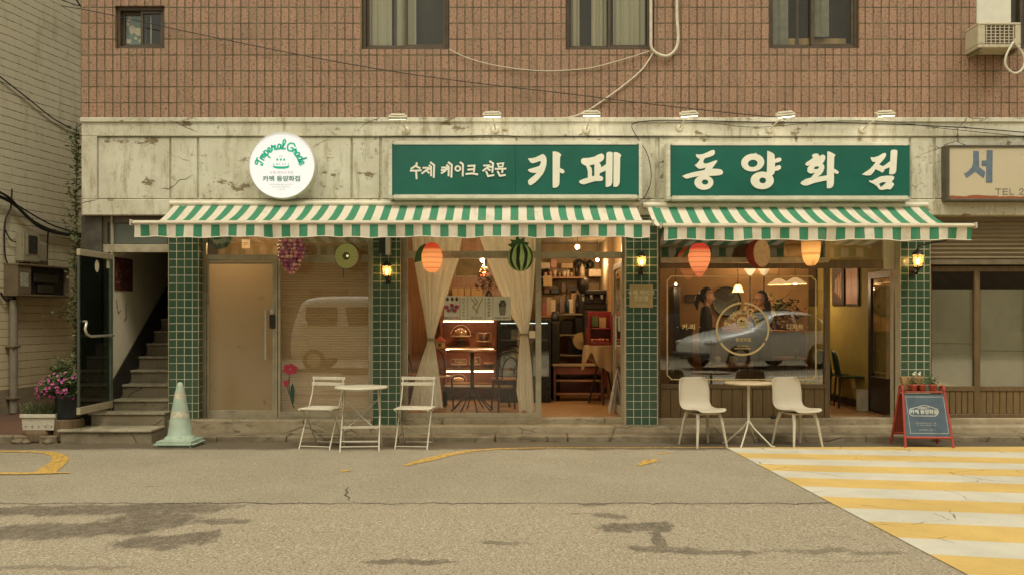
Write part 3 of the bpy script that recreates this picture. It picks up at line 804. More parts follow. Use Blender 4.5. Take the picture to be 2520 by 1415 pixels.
# ------------------------------------------------ shopfront 1: film-covered door and the window with a blind
ya, yb_ = .15, .20
def P(name, mt, parent, a, b, c, d, yf, yb, bev=.003, label=None):
    return MB().pbox(a, b, c, d, yf, yb).build(name, mt, parent, bevel=bev, label=label)
m = MB()
m.pbox(488, 507, 540, 1031, ya, yb_); m.pbox(684, 690, 540, 1031, ya, yb_); m.pbox(906, 922, 540, 1031, ya, yb_)
m.box(X(507, ya), X(684, ya), ya, yb_, Z(640, ya), Z(627, ya))
m.box(X(690, ya), X(906, ya), ya, yb_, Z(645, ya), Z(628, ya))
m.box(X(690, ya), X(906, ya), ya, yb_, .2245, Z(1012, ya))
sf = m.build('shopfront_frame', M['alu'], B, bevel=.003)
m = MB(); yd = .155
m.frame(X(508.5, yd), X(682.5, yd), Z(1028, yd), Z(641.5, yd), .03, yd, yd + .038)
m.box(X(508.5, yd) + .03, X(682.5, yd) - .03, yd, yd + .038, Z(1028, yd) + .031, Z(1009, yd))
m.box(X(670, yd), X(682.5, yd) - .031, yd + .001, yd + .037, Z(1009, yd), Z(641.5, yd) - .031)
dr = m.build('door', M['alu'], B, bevel=.003)
t = NT('brown_door_film')
x_, y_, z_ = t.xyz()
c = t.mix((0.64, 0.475, 0.26), (0.58, 0.44, 0.26), t.noise(1.5, 4, .6))
c = t.mix(c, (0.12, 0.10, 0.06), t.math('MULTIPLY', t.step(t.noise(2.2, 7, .75, t.map(loc=(5, 1, 2))), .56, .72), .6))
pA = t.n('BsdfPrincipled', None, Base_Color=c, Roughness=.30, Coat_Weight=1.0, Coat_IOR=2.0, Coat_Roughness=.16)
pB = t.n('BsdfTranslucent', None, Color=c)
mx = t.n('MixShader', None, _0=.45, _1=pA.outputs[0], _2=pB.outputs[0]); t.t.links.new(mx.outputs[0], t.out.inputs[0]); filmM = t.m
m = MB().quad(W(512, 1009, yd + .015), W(670.5, 1009, yd + .015), W(670.5, 646, yd + .015), W(512, 646, yd + .015))
m.build('door_pane', filmM, dr)
m = MB()
hx = X(653, .09)
m.tube([(hx, .09, Z(884, .09)), (hx, .09, Z(762, .09))], .014, 10)
for q in (870, 776): m.tube([(hx, .09, Z(q, .09)), (hx, .156, Z(q, .09))], .008, 8)
m.build('door_handle', M['steel'], dr)
part('door_lock', M['black_metal'], dr, (X(663, .13), X(676, .13), .13, .1545, Z(808, .13), Z(774, .13)), bevel=.004)
part('lock_cover', M['steel'], dr, (X(664, .13), X(673, .13), .132, .1545, Z(773, .13), Z(760, .13)), bevel=.003)
m = MB().quad(W(507, 627, .18), W(684, 627, .18), W(684, 540, .18), W(507, 540, .18))
m.quad(W(690, 628, .18), W(906, 628, .18), W(906, 540, .18), W(690, 540, .18))
m.quad(W(690, 1012, .18), W(906, 1012, .18), W(906, 645, .18), W(690, 645, .18))
m.build('shopfront_glass', M['film_glass'], B)
# bamboo blind behind the glass
t = NT('reed_blind')
x_, y_, z_ = t.xyz()
c = t.mix((0.70, 0.475, 0.25), (0.62, 0.41, 0.21), t.step(t.noise(3, 5, .65, t.map(sc=(0.3, 1, 16))), .35, .65))
rib = t.step(t.math('ABSOLUTE', t.math('SUBTRACT', t.math('FRACT', t.math('MULTIPLY', z_, 30.0)), .5)), .25, .42)
c = t.mix(c, (0.36, 0.22, 0.10), t.math('MULTIPLY', rib, .38))
c = t.mix(c, (0.14, 0.085, 0.04), t.math('MULTIPLY', t.step(t.noise(9, 4, .7, t.map(sc=(0.10, 1, 9), loc=(2, 0, 3))), .63, .68), .6))
blindM = t.pbr(c, 0.8)
m = MB()
n = 75; zz0, zz1 = .23, Z(560, .3)
vs_, fs = [], []
for i in range(n * 2 + 1):
    z = zz0 + (zz1 - zz0) * i / (2 * n); y = .30 + (.006 if i % 2 else 0)
    vs_ += [(X(684, .3), y, z), (X(916, .3), y, z)]
for i in range(2 * n): fs.append((2 * i, 2 * i + 1, 2 * i + 3, 2 * i + 2))
m.add(vs_, fs)
m.build('window_blind', blindM, None, org=(X(800, .3), .3, .23), label='brown reed blind hanging behind the window left of the café curtains', cat='blind')
# tulip decal on the glass
y = .176
m = MB()
cx, cz = X(714, y), Z(908, y)
for k in range(6):
    a = k * math.pi / 3 + .3
    u, v = cx + .055 * math.cos(a), cz + .04 * math.sin(a)
    m.add([(u + .042 * math.cos(b * .7854) , y - .0002 * k, v + .034 * math.sin(b * .7854)) for b in range(8)], [tuple(range(8))])
for dx_, dz_ in ((0, 0), (.03, .01), (.012, -.028)):
    u, v = X(702, y) + dx_, Z(941, y) + dz_
    m.add([(u + .028 * math.cos(b * .7854), y - .0015 - dx_ * .01, v + .026 * math.sin(b * .7854)) for b in range(8)], [tuple(range(8))])
m.m = 1
f2 = lambda u, v: Vector((X(u, y), y - .003, Z(v, y)))
m.ribbon([(712, 922), (711, 950), (717, 985), (724, 1004)], 2.2, f2)
m.ribbon([(706, 948), (712, 970)], 1.8, lambda u, v: Vector((X(u, y), y - .0035, Z(v, y))))
m.prism([(721, 1000), (714, 978), (716, 950), (721, 942), (725, 960), (724, 985)], lambda u, v, d: Vector((X(u, y), y - .004, Z(v, y))), 0)
m.build('flower_decal', [pm('crimson_decal', (0.52, 0.035, 0.075), 0.5), pm('leaf_decal', (0.03, 0.09, 0.055), 0.5)], None, org=(cx, y, cz), label='crimson tulip decal with dark green leaf stuck on the window', cat='decal')

# ------------------------------------------------ shopfront 2: the café window and open door
m = MB()
m.pbox(985, 1003, 540, 1036, ya, yb_); m.pbox(1318, 1332, 540, 1036, ya, yb_); m.pbox(1530, 1545, 540, 1060, ya, yb_)
m.box(X(1003, ya), X(1318, ya), ya, yb_, Z(636, ya), Z(618, ya))
m.box(X(1332, ya), X(1530, ya), ya, yb_, Z(636, ya), Z(620, ya))
m.box(X(1003, ya), X(1318, ya), ya, yb_, .2245, Z(1016, ya))
m.build('shopfront_frame', M['alu'], B, bevel=.003)
m = MB().quad(W(1003, 1016, .18), W(1318, 1016, .18), W(1318, 636, .18), W(1003, 636, .18))
m.quad(W(1003, 618, .18), W(1318, 618, .18), W(1318, 540, .18), W(1003, 540, .18))
m.quad(W(1332, 620, .18), W(1530, 620, .18), W(1530, 540, .18), W(1332, 540, .18))
m.build('shopfront_glass', M['cafe_glass'], B)
# door leaf swung inwards
lx = X(1532, .2)
m = MB()
for a, b in ((.205, .255), (1.03, 1.08)): m.box(lx - .02, lx + .02, a, b, .225, 2.23)
m.box(lx - .019, lx + .019, .255, 1.03, .225, .33); m.box(lx - .019, lx + .019, .255, 1.03, 2.15, 2.23)
dr = m.build('door', M['alu'], B, bevel=.003)
m = MB().quad((lx, .255, .33), (lx, 1.03, .33), (lx, 1.03, 2.15), (lx, .255, 2.15)); m.build('door_pane', M['glass'], dr)
m = MB().tube([(lx - .07, .33, 1.1), (lx - .07, .33, 1.55)], .014, 10)
for q in (1.14, 1.51): m.tube([(lx - .07, .33, q), (lx - .018, .26, q)], .008)
m.build('door_handle', M['steel'], dr)
part('hinge_pad', pm('white_hinge', (0.6, 0.57, 0.47), 0.5), dr, (lx - .045, lx - .021, .21, .28, Z(815, .2), Z(782, .2)), bevel=.004)

# ------------------------------------------------ shopfront 3: the brown timber tea-room front
m = MB()
m.pbox(1614, 1625, 540, 1036, ya, yb_)
m.pbox(2030, 2043, 646, 1042, ya - .01, yb_)
m.box(X(1625, ya), X(2030, ya), ya - .005, yb_, Z(661, ya), Z(648, ya))
m.box(X(1625, ya), X(2030, ya), ya - .005, yb_, Z(956, ya), Z(945, ya))
m.box(X(2043, ya), X(2174, ya), ya - .005, yb_, Z(660, ya), Z(640, ya))
m.pbox(2203, 2217, 540, 1042, ya, yb_)
m.box(X(1625, ya), X(2030, ya), ya - .002, yb_, Z(1037, ya), Z(1026, ya))
tf = m.build('timber_front', M['wood_frame'], B, bevel=.004)
m = MB()
n = 16; xa, xb = X(1625, ya), X(2030, ya)
for i in range(n):
    m.box(xa + (xb - xa) * i / n + .004, xa + (xb - xa) * (i + 1) / n - .004, ya + .012, yb_ - .01, Z(1026, ya) + .001, Z(956, ya) - .001)
m.box(xa, xb, ya + .03, yb_ - .005, Z(1026, ya) + .001, Z(956, ya) - .001)
m.build('panel_boards', M['wood_panel'], tf, bevel=.003)
m = MB()
m.box(X(1625, ya), X(2037, ya), ya - .012, yb_, Z(647, ya), Z(634, ya)); m.box(X(2030, ya), X(2037, ya), ya - .012, yb_, Z(634, ya) + .0005, zc0)
m.build('transom_rail', pm('pale_rail', (0.44, 0.37, 0.25), 0.5, grime=.3, Metallic=.2), B, bevel=.003)
m = MB().quad(W(1625, 945, .18), W(2030, 945, .18), W(2030, 661, .18), W(1625, 661, .18))
m.quad(W(1625, 634, .18), W(2030, 634, .18), W(2030, 540, .18), W(1625, 540, .18))
m.quad(W(2043, 640, .18), W(2174, 640, .18), W(2174, 540, .18), W(2043, 540, .18))
m.build('shopfront_glass', M['glass'], B)
P('beige_board', pm('beige_board_paint', (0.62, 0.52, 0.37), 0.7, .08, 4, grime=.3), B, 2174.5, 2202.5, 540, 664, ya, yb_)
# foliage-filled transom display box is simply a dark soffit behind the glass
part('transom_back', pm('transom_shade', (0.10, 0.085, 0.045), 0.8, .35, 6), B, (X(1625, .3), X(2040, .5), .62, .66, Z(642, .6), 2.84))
lx = X(2214, .2)
m = MB()
for a, b in ((.205, .285), (1.05, 1.14)): m.box(lx - .022, lx + .022, a, b, .23, 2.13)
m.box(lx - .021, lx + .021, .285, 1.05, .23, .70); m.box(lx - .021, lx + .021, .285, 1.05, 2.03, 2.13)
dr = m.build('door', M['wood_dark'], B, bevel=.004)
m = MB().quad((lx, .285, .70), (lx, 1.05, .70), (lx, 1.05, 2.03), (lx, .285, 2.03)); m.build('door_pane', M['glass'], dr)
part('door_handle', M['steel'], dr, (lx - .06, lx - .023, .225, .265, Z(828, .2), Z(800, .2)), bevel=.006)
m = MB()
gold = pm('gold_vinyl', (0.60, 0.44, 0.19), 0.4, .05, Metallic=.3)
f3 = lambda u, v: Vector((lx - .002, u, v))
m.ribbon([(.33, .80), (.36, .76), (.98, .76), (1.01, .80), (1.01, 1.93), (.98, 1.97), (.36, 1.97), (.33, 1.93)], .010, f3, True)
m.build('gold_border', gold, dr)

# ------------------------------------------------ the closed shop at the right end
m = MB()
zA, zB = Z(640, .1), Z(545, .1)
xs0, xs1 = X(2289), 9.6
n = 9
for i in range(n):
    z0 = zA + (zB - zA) * i / n; h = (zB - zA) / n
    m.add([(xs0, .10, z0), (xs1, .10, z0), (xs1, .075, z0 + h * .45), (xs0, .075, z0 + h * .45), (xs1, .10, z0 + h * .94), (xs0, .10, z0 + h * .94), (xs1, .104, z0 + h), (xs0, .104, z0 + h)], [(0, 1, 2, 3), (3, 2, 4, 5), (5, 4, 6, 7)])
m.quad((xs0, .105, zB), (xs1, .105, zB), (xs1, .105, zc0 + .1), (xs0, .105, zc0 + .1))
rs = m.build('roller_shutter', M['shutter'], B)
part('bottom_bar', pm('shutter_bar', (0.16, 0.125, 0.075), 0.5), rs, (xs0, xs1, .06, .11, Z(652, .1), zA - .001), bevel=.004)
m = MB()
for a, b in ((2289, 2293), (2398, 2412), (2528, 2542), (2660, 2674)): m.pbox(a, b, 655, 1037, ya, yb_)
for a, b in ((2293, 2398), (2412, 2528), (2542, 2660)):
    m.box(X(a, ya), X(b, ya), ya, yb_, Z(668, ya), Z(655, ya)); m.box(X(a, ya), X(b, ya), ya, yb_, Z(962, ya), Z(950, ya)); m.box(X(a, ya), X(b, ya), ya, yb_, Z(1037, ya), Z(1018, ya))
cf = m.build('closed_shopfront', M['wood_frame'], B, bevel=.004)
for a, b in ((2293, 2398), (2412, 2528), (2542, 2660)):
    m = MB().quad(W(a, 950, .18), W(b, 950, .18), W(b, 668, .18), W(a, 668, .18)); m.build('pane', M['glass'], cf)
    seam_ = 845 if a < 2400 else 863
    m = MB().quad(W(a, 950, .20), W(b, 950, .20), W(b, seam_ + 1, .20), W(a, seam_, .20)); m.quad(W(a, seam_ - 1, .20), W(b, seam_, .20), W(b, 712, .20), W(a, 712, .20))
    m.build('frosted_film', M['frosted'], cf)
    m = MB(); n = 7
    for i in range(n):
        u, v = X(a, ya), X(b, ya)
        m.box(u + (v - u) * i / n + .004, u + (v - u) * (i + 1) / n - .004, ya + .012, yb_ - .01, Z(1018, ya) + .001, Z(962, ya) - .001)
    m.box(u, v, ya + .03, yb_ - .004, Z(1018, ya) + .001, Z(962, ya) - .001)
    m.build('panel_boards', M['wood_panel'], cf, bevel=.003)
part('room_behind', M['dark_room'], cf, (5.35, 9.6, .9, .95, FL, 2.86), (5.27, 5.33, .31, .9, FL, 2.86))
# ================================================================== neighbour building on the left (angled yellow brick wall)
NA = Vector((-7.5, 2.0, 0)); NU = Vector((0.1743, 0.9847, 0)); NROT = math.atan2(0.9847, 0.1743)
def on_wall(px, py):
    """local (along, up) on the yellow wall for a photo pixel"""
    d = -9.801 / ((px - CX) / F - 0.177)
    x = (px - CX) * d / F; y = d - D
    return ((Vector((x, y, 0)) - NA).dot(NU), ZC - (py - CY) * d / F)
N = thing('neighbour_building', 'tall yellow brick building standing at an angle on the left', 'building', NA, rotz=NROT, local=True)
m = MB().box(-6.5, 9, 0, 4, 0, 9)
m.build('brick_wall', M['yellow_brick'], N)
part('wall_plinth', mk_concrete('plinth', (0.27, 0.21, 0.13), (0.34, 0.27, 0.17), (0.11, 0.085, 0.05)), N, (-6.5, 9, -.02, -.0005, 0, .44))
def wall_thing(name, label, cat, px, py, group=None):
    a, z = on_wall(px, py)
    p = NA + NU * a
    o = thing(name, label, cat, (p.x, p.y, z), group, NROT, True)
    return o, a, z
# electricity meter box
o, a0, z0 = wall_thing('meter_box', 'upright grey meter box with glass window on yellow brick wall', 'meter box', 36, 645)
a1, z1 = on_wall(80, 573)
m = MB().box(0, a1 - a0, -.14, -.002, 0, z1 - z0)
mb_ = pm('meter_casing', (0.42, 0.37, 0.255), 0.5, .1, 10, grime=.4, gscale=9)
m.build('casing', mb_, o, bevel=.02, seg=2)
wz = z1 - z0
part('meter_window', pm('meter_glass', (0.055, 0.055, 0.045), 0.15), o, (.10, a1 - a0 - .07, -.152, -.141, wz * .28, wz * .86), bevel=.012)
part('window_rim', mb_, o, (.075, .0995, -.155, -.141, wz * .24, wz * .9), (a1 - a0 - .0695, a1 - a0 - .045, -.155, -.141, wz * .24, wz * .9))
m = MB().tube([(.08, -.08, .0), (.08, -.08, -.06), (.16, -.07, -.1), (.3, -.06, -.09)], .014).tube([(.2, -.08, .0), (.2, -.08, -.08), (.26, -.07, -.12)], .012)
m.build('box_wire', M['cable'], o)
o, a0, z0 = wall_thing('meter_box', 'small blank grey box right beside the glazed meter box', 'meter box', 83, 645)
a1, z1 = on_wall(104, 600)
MB().box(0.01, a1 - a0, -.09, -.002, 0, z1 - z0).build('casing', mb_, o, bevel=.012)
MB().box(.03, a1 - a0 - .02, -.096, -.091, .02, z1 - z0 - .02).build('lid', mb_, o, bevel=.003)
# long brown switch box
o, a0, z0 = wall_thing('switch_box', 'long rusty brown switch box with dark open front on yellow wall', 'switch box', 8, 728)
a1, z1 = on_wall(138, 659)
L, H = a1 - a0, z1 - z0
rust = pm('brown_casing', (0.20, 0.15, 0.09), 0.6, .2, 6, grime=.5, gscale=6)
m = MB().box(0, L, -.02, -.002, 0, H).box(0, L, -.26, -.0205, H - .03, H).box(0, L, -.24, -.0205, 0, .03).box(0, .28, -.24, -.021, .0305, H - .0305).box(L - .03, L, -.24, -.0205, .0305, H - .0305)
m.build('casing', rust, o, bevel=.006)
part('cavity', M['black_metal'], o, (.285, L - .035, -.16, -.03, .035, H - .035))
part('fuse_row', pm('bakelite', (0.06, 0.045, 0.03), 0.5), o, (.4, L - .2, -.2, -.161, H * .45, H * .75), (.5, L - .3, -.19, -.161, H * .12, H * .35), bevel=.008)
m = MB().add([(.05, -.243, H * .28), (.22, -.243, H * .28), (.22, -.243, H * .72), (.05, -.243, H * .72)], [(0, 1, 2, 3)])
m.build('paper_label', pm('pale_label', (0.45, 0.42, 0.34), 0.7, .3, 30), o)
part('side_socket', rust, o, (L + .002, L + .13, -.14, -.01, H * .22, H * .78), bevel=.01)
# drain pipe
o, a0, z0 = wall_thing('conduit_pipe', 'thick grey vertical conduit pipe below the switch box', 'pipe', 20, 1012)
a1, z1 = on_wall(20, 738)
m = MB().tube([(0, -.09, -.02), (0, -.09, z1 - z0)], .056, 14)
m.build('pipe', pm('grey_pipe', (0.30, 0.265, 0.19), 0.5, .12, 5, grime=.4, gscale=5), o)
m = MB()
for zz in (.18, .95): m.box(-.075, .075, -.16, -.003, zz, zz + .04)
m.build('pipe_clamp', rust, o, bevel=.01)
# bundles of black cable sagging along the neighbour's wall
def wall_cable(name, label, paths, r, mt, cat='cable', group=None):
    m = MB()
    first = None
    for pts, rad in paths:
        q = []
        for px, py, off in pts:
            a, z = on_wall(px, py)
            p = NA + NU * a + Vector((NU.y, -NU.x, 0)) * off
            q.append(Vector((p.x, p.y, z)))
        if first is None: first = q[0]
        m.tube(smooth_path(q), rad, 7)
    return m.build(name, mt, None, org=first, label=label, cat=cat, group=group)
def smooth_path(P, k=5):
    P = [Vector(p) for p in P]
    if len(P) < 3: return P
    o = []
    for i in range(len(P) - 1):
        p0, p1, p2, p3 = P[max(i - 1, 0)], P[i], P[i + 1], P[min(i + 2, len(P) - 1)]
        for j in range(k):
            t = j / k
            o.append(0.5 * ((2 * p1) + (p2 - p0) * t + (2 * p0 - 5 * p1 + 4 * p2 - p3) * t * t + (3 * p1 - p0 - 3 * p2 + p3) * t ** 3))
    o.append(P[-1])
    return o
wall_cable('cable_bundle', 'thick bundle of black cables sagging across the yellow brick wall', [
    ([(-40, 474, .08), (4, 492, .08), (30, 508, .07), (70, 545, .07), (120, 569, .06), (165, 578, .06), (196, 580, .06)], .026),
    ([(-40, 462, .10), (8, 488, .10), (40, 521, .09), (86, 560, .08), (140, 577, .08), (196, 584, .08)], .018),
    ([(20, 496, .05), (80, 533, .05), (130, 558, .05), (196, 577, .05)], .012)], .02, M['cable'])
wall_cable('drop_cable', 'black cable dropping from the bundle to the switch box', [([(112, 568, .05), (111, 600, .04), (110, 640, .04), (109, 662, .05)], .012)], .012, M['cable'])
wall_cable('loop_cable', 'black cable looping down left of the glazed meter box', [
    ([(22, 466, .05), (18, 510, .06), (4, 545, .06), (2, 600, .06), (6, 640, .06), (20, 655, .05), (40, 652, .05)], .012),
    ([(2, 560, .05), (18, 590, .05), (32, 596, .05)], .010),
    ([(-6, 720, .05), (6, 738, .06), (30, 735, .05), (24, 728, .05)], .016)], .02, M['cable'])
wall_cable('thin_cable', 'thin black cable crossing the upper yellow wall diagonally', [([(-30, 170, .03), (60, 240, .03), (130, 295, .03), (190, 325, .03)], .010)], .012, M['cable'])
wall_cable('thin_cable', 'short steep black cable near the top of the yellow wall', [([(150, -14, .2), (176, 25, .2), (199, 55, .2)], .012), ([(90, -10, .2), (150, 12, .2), (199, 24, .2)], .007)], .012, M['cable'])

# ================================================================== cables and hoses on the tiled wall
def facade_cable(name, label, pts, r, mt, cat='cable', y=-.03, n=8):
    P = [W(p[0], p[1], p[2] if len(p) > 2 else y) for p in pts]
    return MB().tube(smooth_path(P), r, n).build(name, mt, None, org=P[0], label=label, cat=cat)
facade_cable('long_wire', 'long thin dark wire slanting across the whole tiled wall', [(150, 15), (245, 32), (400, 66), (560, 100), (800, 148), (1000, 182), (1200, 209), (1400, 232), (1600, 257), (1800, 279), (1925, 291)], .0055, M['cable'], y=-.05, n=6)
facade_cable('slack_wire', 'slack pale wire sagging between the second and third upper windows', [(1105, 122), (1150, 143), (1225, 163), (1330, 175), (1440, 170), (1530, 148), (1600, 126)], .0055, M['cable_white'], n=6)
facade_cable('lamp_feed_cable', 'pale cable running from the third window down to a spotlight', [(1608, 130), (1580, 172), (1530, 215), (1470, 258), (1440, 276), (1410, 288), (1382, 293)], .010, M['cable_white'])
facade_cable('drain_hose', 'fat cream hose hanging in a loop right of the third window', [(1666, -60), (1666, 40), (1669, 90), (1664, 120), (1646, 138), (1624, 136), (1604, 120), (1602, 80), (1602, -60)], .019, M['cable_white'], 'hose', y=-.045, n=12)
facade_cable('fascia_cable', 'dark cable hugging the fascia top above the right green sign', [(1556, 306), (1580, 300), (1640, 297), (1760, 299), (1900, 302), (2040, 303), (2150, 305), (2280, 310), (2400, 317), (2560, 330)], .0065, M['cable'], y=-.10)
facade_cable('fascia_cable', 'lower thin cable sagging along the fascia near the right spotlights', [(1640, 302), (1740, 303), (1830, 313), (1910, 312), (2030, 300), (2180, 300), (2330, 318), (2560, 341)], .004, M['cable'], y=-.11)
facade_cable('sign_cable', 'dark cable curling down between the two green signs', [(1556, 306), (1556, 318), (1572, 345), (1592, 378), (1602, 420), (1600, 455), (1586, 486), (1572, 494)], .005, M['cable'], y=-.11)
facade_cable('sign_cable', 'thin brown wire above the left green sign top edge', [(930, 338), (1010, 336), (1100, 337), (1230, 334), (1300, 338), (1480, 336), (1560, 337), (1900, 340)], .005, M['cable'], y=-.068)

# ================================================================== window air conditioner
a = thing('window_air_conditioner', 'beige window air conditioner jutting out under a white board', 'air conditioner', W(2455, 118, -.02))
x0, x1, z0, z1 = X(2407, -.30), X(2513, -.30), Z(118, -.30), Z(56, -.30)
acm = pm('aged_ac_case', (0.50, 0.44, 0.31), 0.55, .08, 8, grime=.55, grimecol=(0.18, 0.12, 0.06), gscale=8)
m = MB()
m.box(x0, x1, -.30, .04, z1 - .03, z1); m.box(x0, x1, -.30, .04, z0, z0 + .04)
m.box(x0, x0 + .09, -.30, .04, z0 + .0405, z1 - .0305); m.box(x1 - .07, x1, -.30, .04, z0 + .0405, z1 - .0305)
m.build('case', acm, a, bevel=.008)
part('grille_cavity', pm('ac_fins', (0.17, 0.13, 0.075), 0.7, .3, 30), a, (x0 + .09, x1 - .07, -.26, .03, z0 + .041, z1 - .031))
m = MB()
for i in range(7):
    u = x0 + .105 + (x1 - x0 - .20) * i / 6; m.box(u, u + .007, -.296, -.285, z0 + .045, z1 - .035)
for i in range(6):
    v = z0 + .06 + (z1 - z0 - .12) * i / 5; m.box(x0 + .092, x1 - .072, -.2845, -.276, v, v + .007)
m.build('grille_bars', M['white_metal'], a)
part('support_bracket', pm('bracket_metal', (0.20, 0.15, 0.08), 0.6), a, (x0 + .03, x0 + .06, -.28, .0, z0 - .05, z0 - .002), (x1 - .06, x1 - .03, -.28, .0, z0 - .05, z0 - .002), bevel=.004)
P_ = [W(2497, 100, -.31), W(2487, 116, -.33), W(2476, 138, -.33), W(2474, 160, -.32), W(2486, 176, -.31), W(2500, 181, -.3), W(2515, 172, -.3), W(2522, 150, -.3), W(2514, 128, -.3), W(2500, 110, -.32), W(2496, 96, -.33)]
m = MB().tube(smooth_path(P_), .014, 10)
m.build('drain_hose', M['cable_white'], None, org=P_[0], label='white hose coiled in a ring below the air conditioner', cat='hose')

# ================================================================== sign boards
def glyphs(m, polys, org, sc, y, depth, dy=0.0015):
    """polys: list of (outer, hole...) in enlarged photo pixels"""
    for i, lp in enumerate(polys):
        L = [[(org[0] + p[0] / sc, org[1] + p[1] / sc) for p in l] for l in lp]
        yy = y - dy * i
        m.prism(L, lambda u, v, d, yy=yy: Vector((X(u, y), yy - depth + d, Z(v, y))), depth)
def ring(cx, cy, rx, ry, n=26, rot=0.0):
    return [(cx + rx * math.cos(a) * math.cos(rot) - ry * math.sin(a) * math.sin(rot), cy + rx * math.cos(a) * math.sin(rot) + ry * math.sin(a) * math.cos(rot)) for a in [2 * math.pi * k / n for k in range(n)]]
def sign_board(label, px0, px1, py0, py1, ix0, ix1, iy0, iy1, face, ys=-.24):
    o = thing('sign_board', label, 'sign', W((px0 + px1) / 2, py1, -.06), 'green shop name signs on the fascia')
    X0, X1, Z0, Z1 = X(px0, ys), X(px1, ys), Z(py1, ys), Z(py0, ys)
    I0, I1, J0, J1 = X(ix0, ys), X(ix1, ys), Z(iy1, ys), Z(iy0, ys)
    m = MB()
    m.box(X0, I0, ys, -.045, Z0, Z1); m.box(I1, X1, ys, -.045, Z0, Z1)
    m.box(I0, I1, ys, -.045, J1, Z1); m.box(I0, I1, ys, -.045, Z0, J0)
    m.build('sign_frame', M['sign_frame'], o, bevel=.012, seg=2)
    return o, I0, I1, J0, J1
ka = [[[(170, 280), (270, 275), (350, 255), (430, 215), (500, 183), (545, 210), (575, 260), (587, 320), (580, 430), (550, 530), (500, 630), (420, 730), (340, 810), (250, 868), (210, 875), (180, 830), (175, 770), (230, 720), (300, 665), (370, 600), (290, 600), (220, 585), (170, 545), (190, 520), (290, 490), (380, 465), (430, 440), (455, 390), (460, 350), (430, 340), (350, 370), (270, 390), (220, 360)]],
      [[(720, 130), (780, 125), (850, 145), (912, 200), (885, 250), (880, 490), (960, 530), (985, 570), (965, 608), (930, 612), (875, 590), (872, 800), (865, 860), (830, 910), (780, 930), (720, 930)]]]
pe = [[[(1345, 340), (1360, 290), (1400, 275), (1520, 270), (1640, 245), (1740, 190), (1805, 172), (1850, 200), (1862, 250), (1845, 310), (1800, 350), (1750, 375), (1785, 420), (1795, 480), (1900, 410), (1910, 180), (1925, 145), (1980, 130), (2040, 145), (2050, 180), (2040, 820), (2010, 880), (1950, 910), (1895, 915), (1895, 550), (1770, 605), (1755, 640), (1760, 665), (1810, 675), (1840, 715), (1830, 760), (1800, 780), (1650, 785), (1500, 830), (1410, 855), (1340, 840), (1300, 800), (1320, 770), (1400, 735), (1500, 705), (1498, 560), (1480, 500), (1460, 445), (1400, 420), (1355, 380)],
       [(1530, 440), (1645, 410), (1645, 665), (1590, 675), (1592, 560), (1580, 490)]],
      [[(2070, 145), (2130, 140), (2200, 170), (2240, 215), (2215, 260), (2205, 800), (2190, 860), (2150, 905), (2100, 910), (2065, 905)]]]
dong = [[[(455, 180), (500, 188), (600, 180), (700, 140), (780, 100), (830, 90), (858, 110), (858, 170), (830, 205), (760, 235), (645, 268), (620, 310), (610, 350), (635, 380), (700, 378), (800, 340), (890, 308), (912, 320), (900, 350), (850, 420), (800, 490), (930, 495), (1000, 510), (1038, 560), (1020, 610), (950, 632), (830, 640), (700, 645), (540, 645), (400, 670), (260, 703), (220, 690), (160, 648), (230, 615), (380, 570), (560, 535), (640, 515), (665, 465), (600, 485), (540, 495), (500, 480), (430, 415), (460, 395), (510, 345), (540, 285), (490, 260), (460, 220)]],
        [ring(625, 785, 203, 157), ring(650, 776, 68, 54)]]
yang = [[ring(1670, 360, 247, 190, rot=-.1), ring(1670, 378, 105, 78, rot=-.15)],
        [[(1690, 180), (1735, 150), (1780, 205), (1800, 245), (1700, 245)]],
        [[(1980, 110), (2030, 125), (2110, 165), (2135, 200), (2140, 290), (2190, 262), (2255, 255), (2282, 285), (2270, 325), (2220, 355), (2145, 365), (2140, 450), (2190, 425), (2245, 415), (2275, 450), (2265, 490), (2220, 525), (2140, 540), (2130, 590), (2080, 640), (2000, 680), (1930, 630), (1970, 560)]],
        [ring(1870, 742, 248, 188), ring(1880, 742, 73, 62)]]
hwa = [[[(415, 215), (440, 180), (500, 165), (550, 175), (575, 225), (620, 195), (665, 190), (700, 225), (695, 290), (670, 340), (640, 380), (675, 420), (680, 480), (650, 560), (600, 620), (535, 665), (620, 650), (745, 632), (745, 738), (620, 760), (450, 800), (310, 850), (230, 845), (165, 805), (195, 765), (280, 710), (400, 680), (430, 640), (480, 575), (400, 595), (345, 580), (315, 540), (325, 470), (370, 415), (310, 430), (270, 400), (300, 355), (370, 310), (440, 255)],
        [(450, 490), (480, 450), (540, 435), (570, 455), (550, 490), (500, 505)]],
       [[(745, 120), (800, 130), (870, 165), (920, 200), (890, 240), (885, 490), (950, 525), (990, 560), (970, 600), (930, 600), (885, 570), (882, 800), (860, 870), (820, 905), (735, 908), (730, 740), (738, 400)]]]
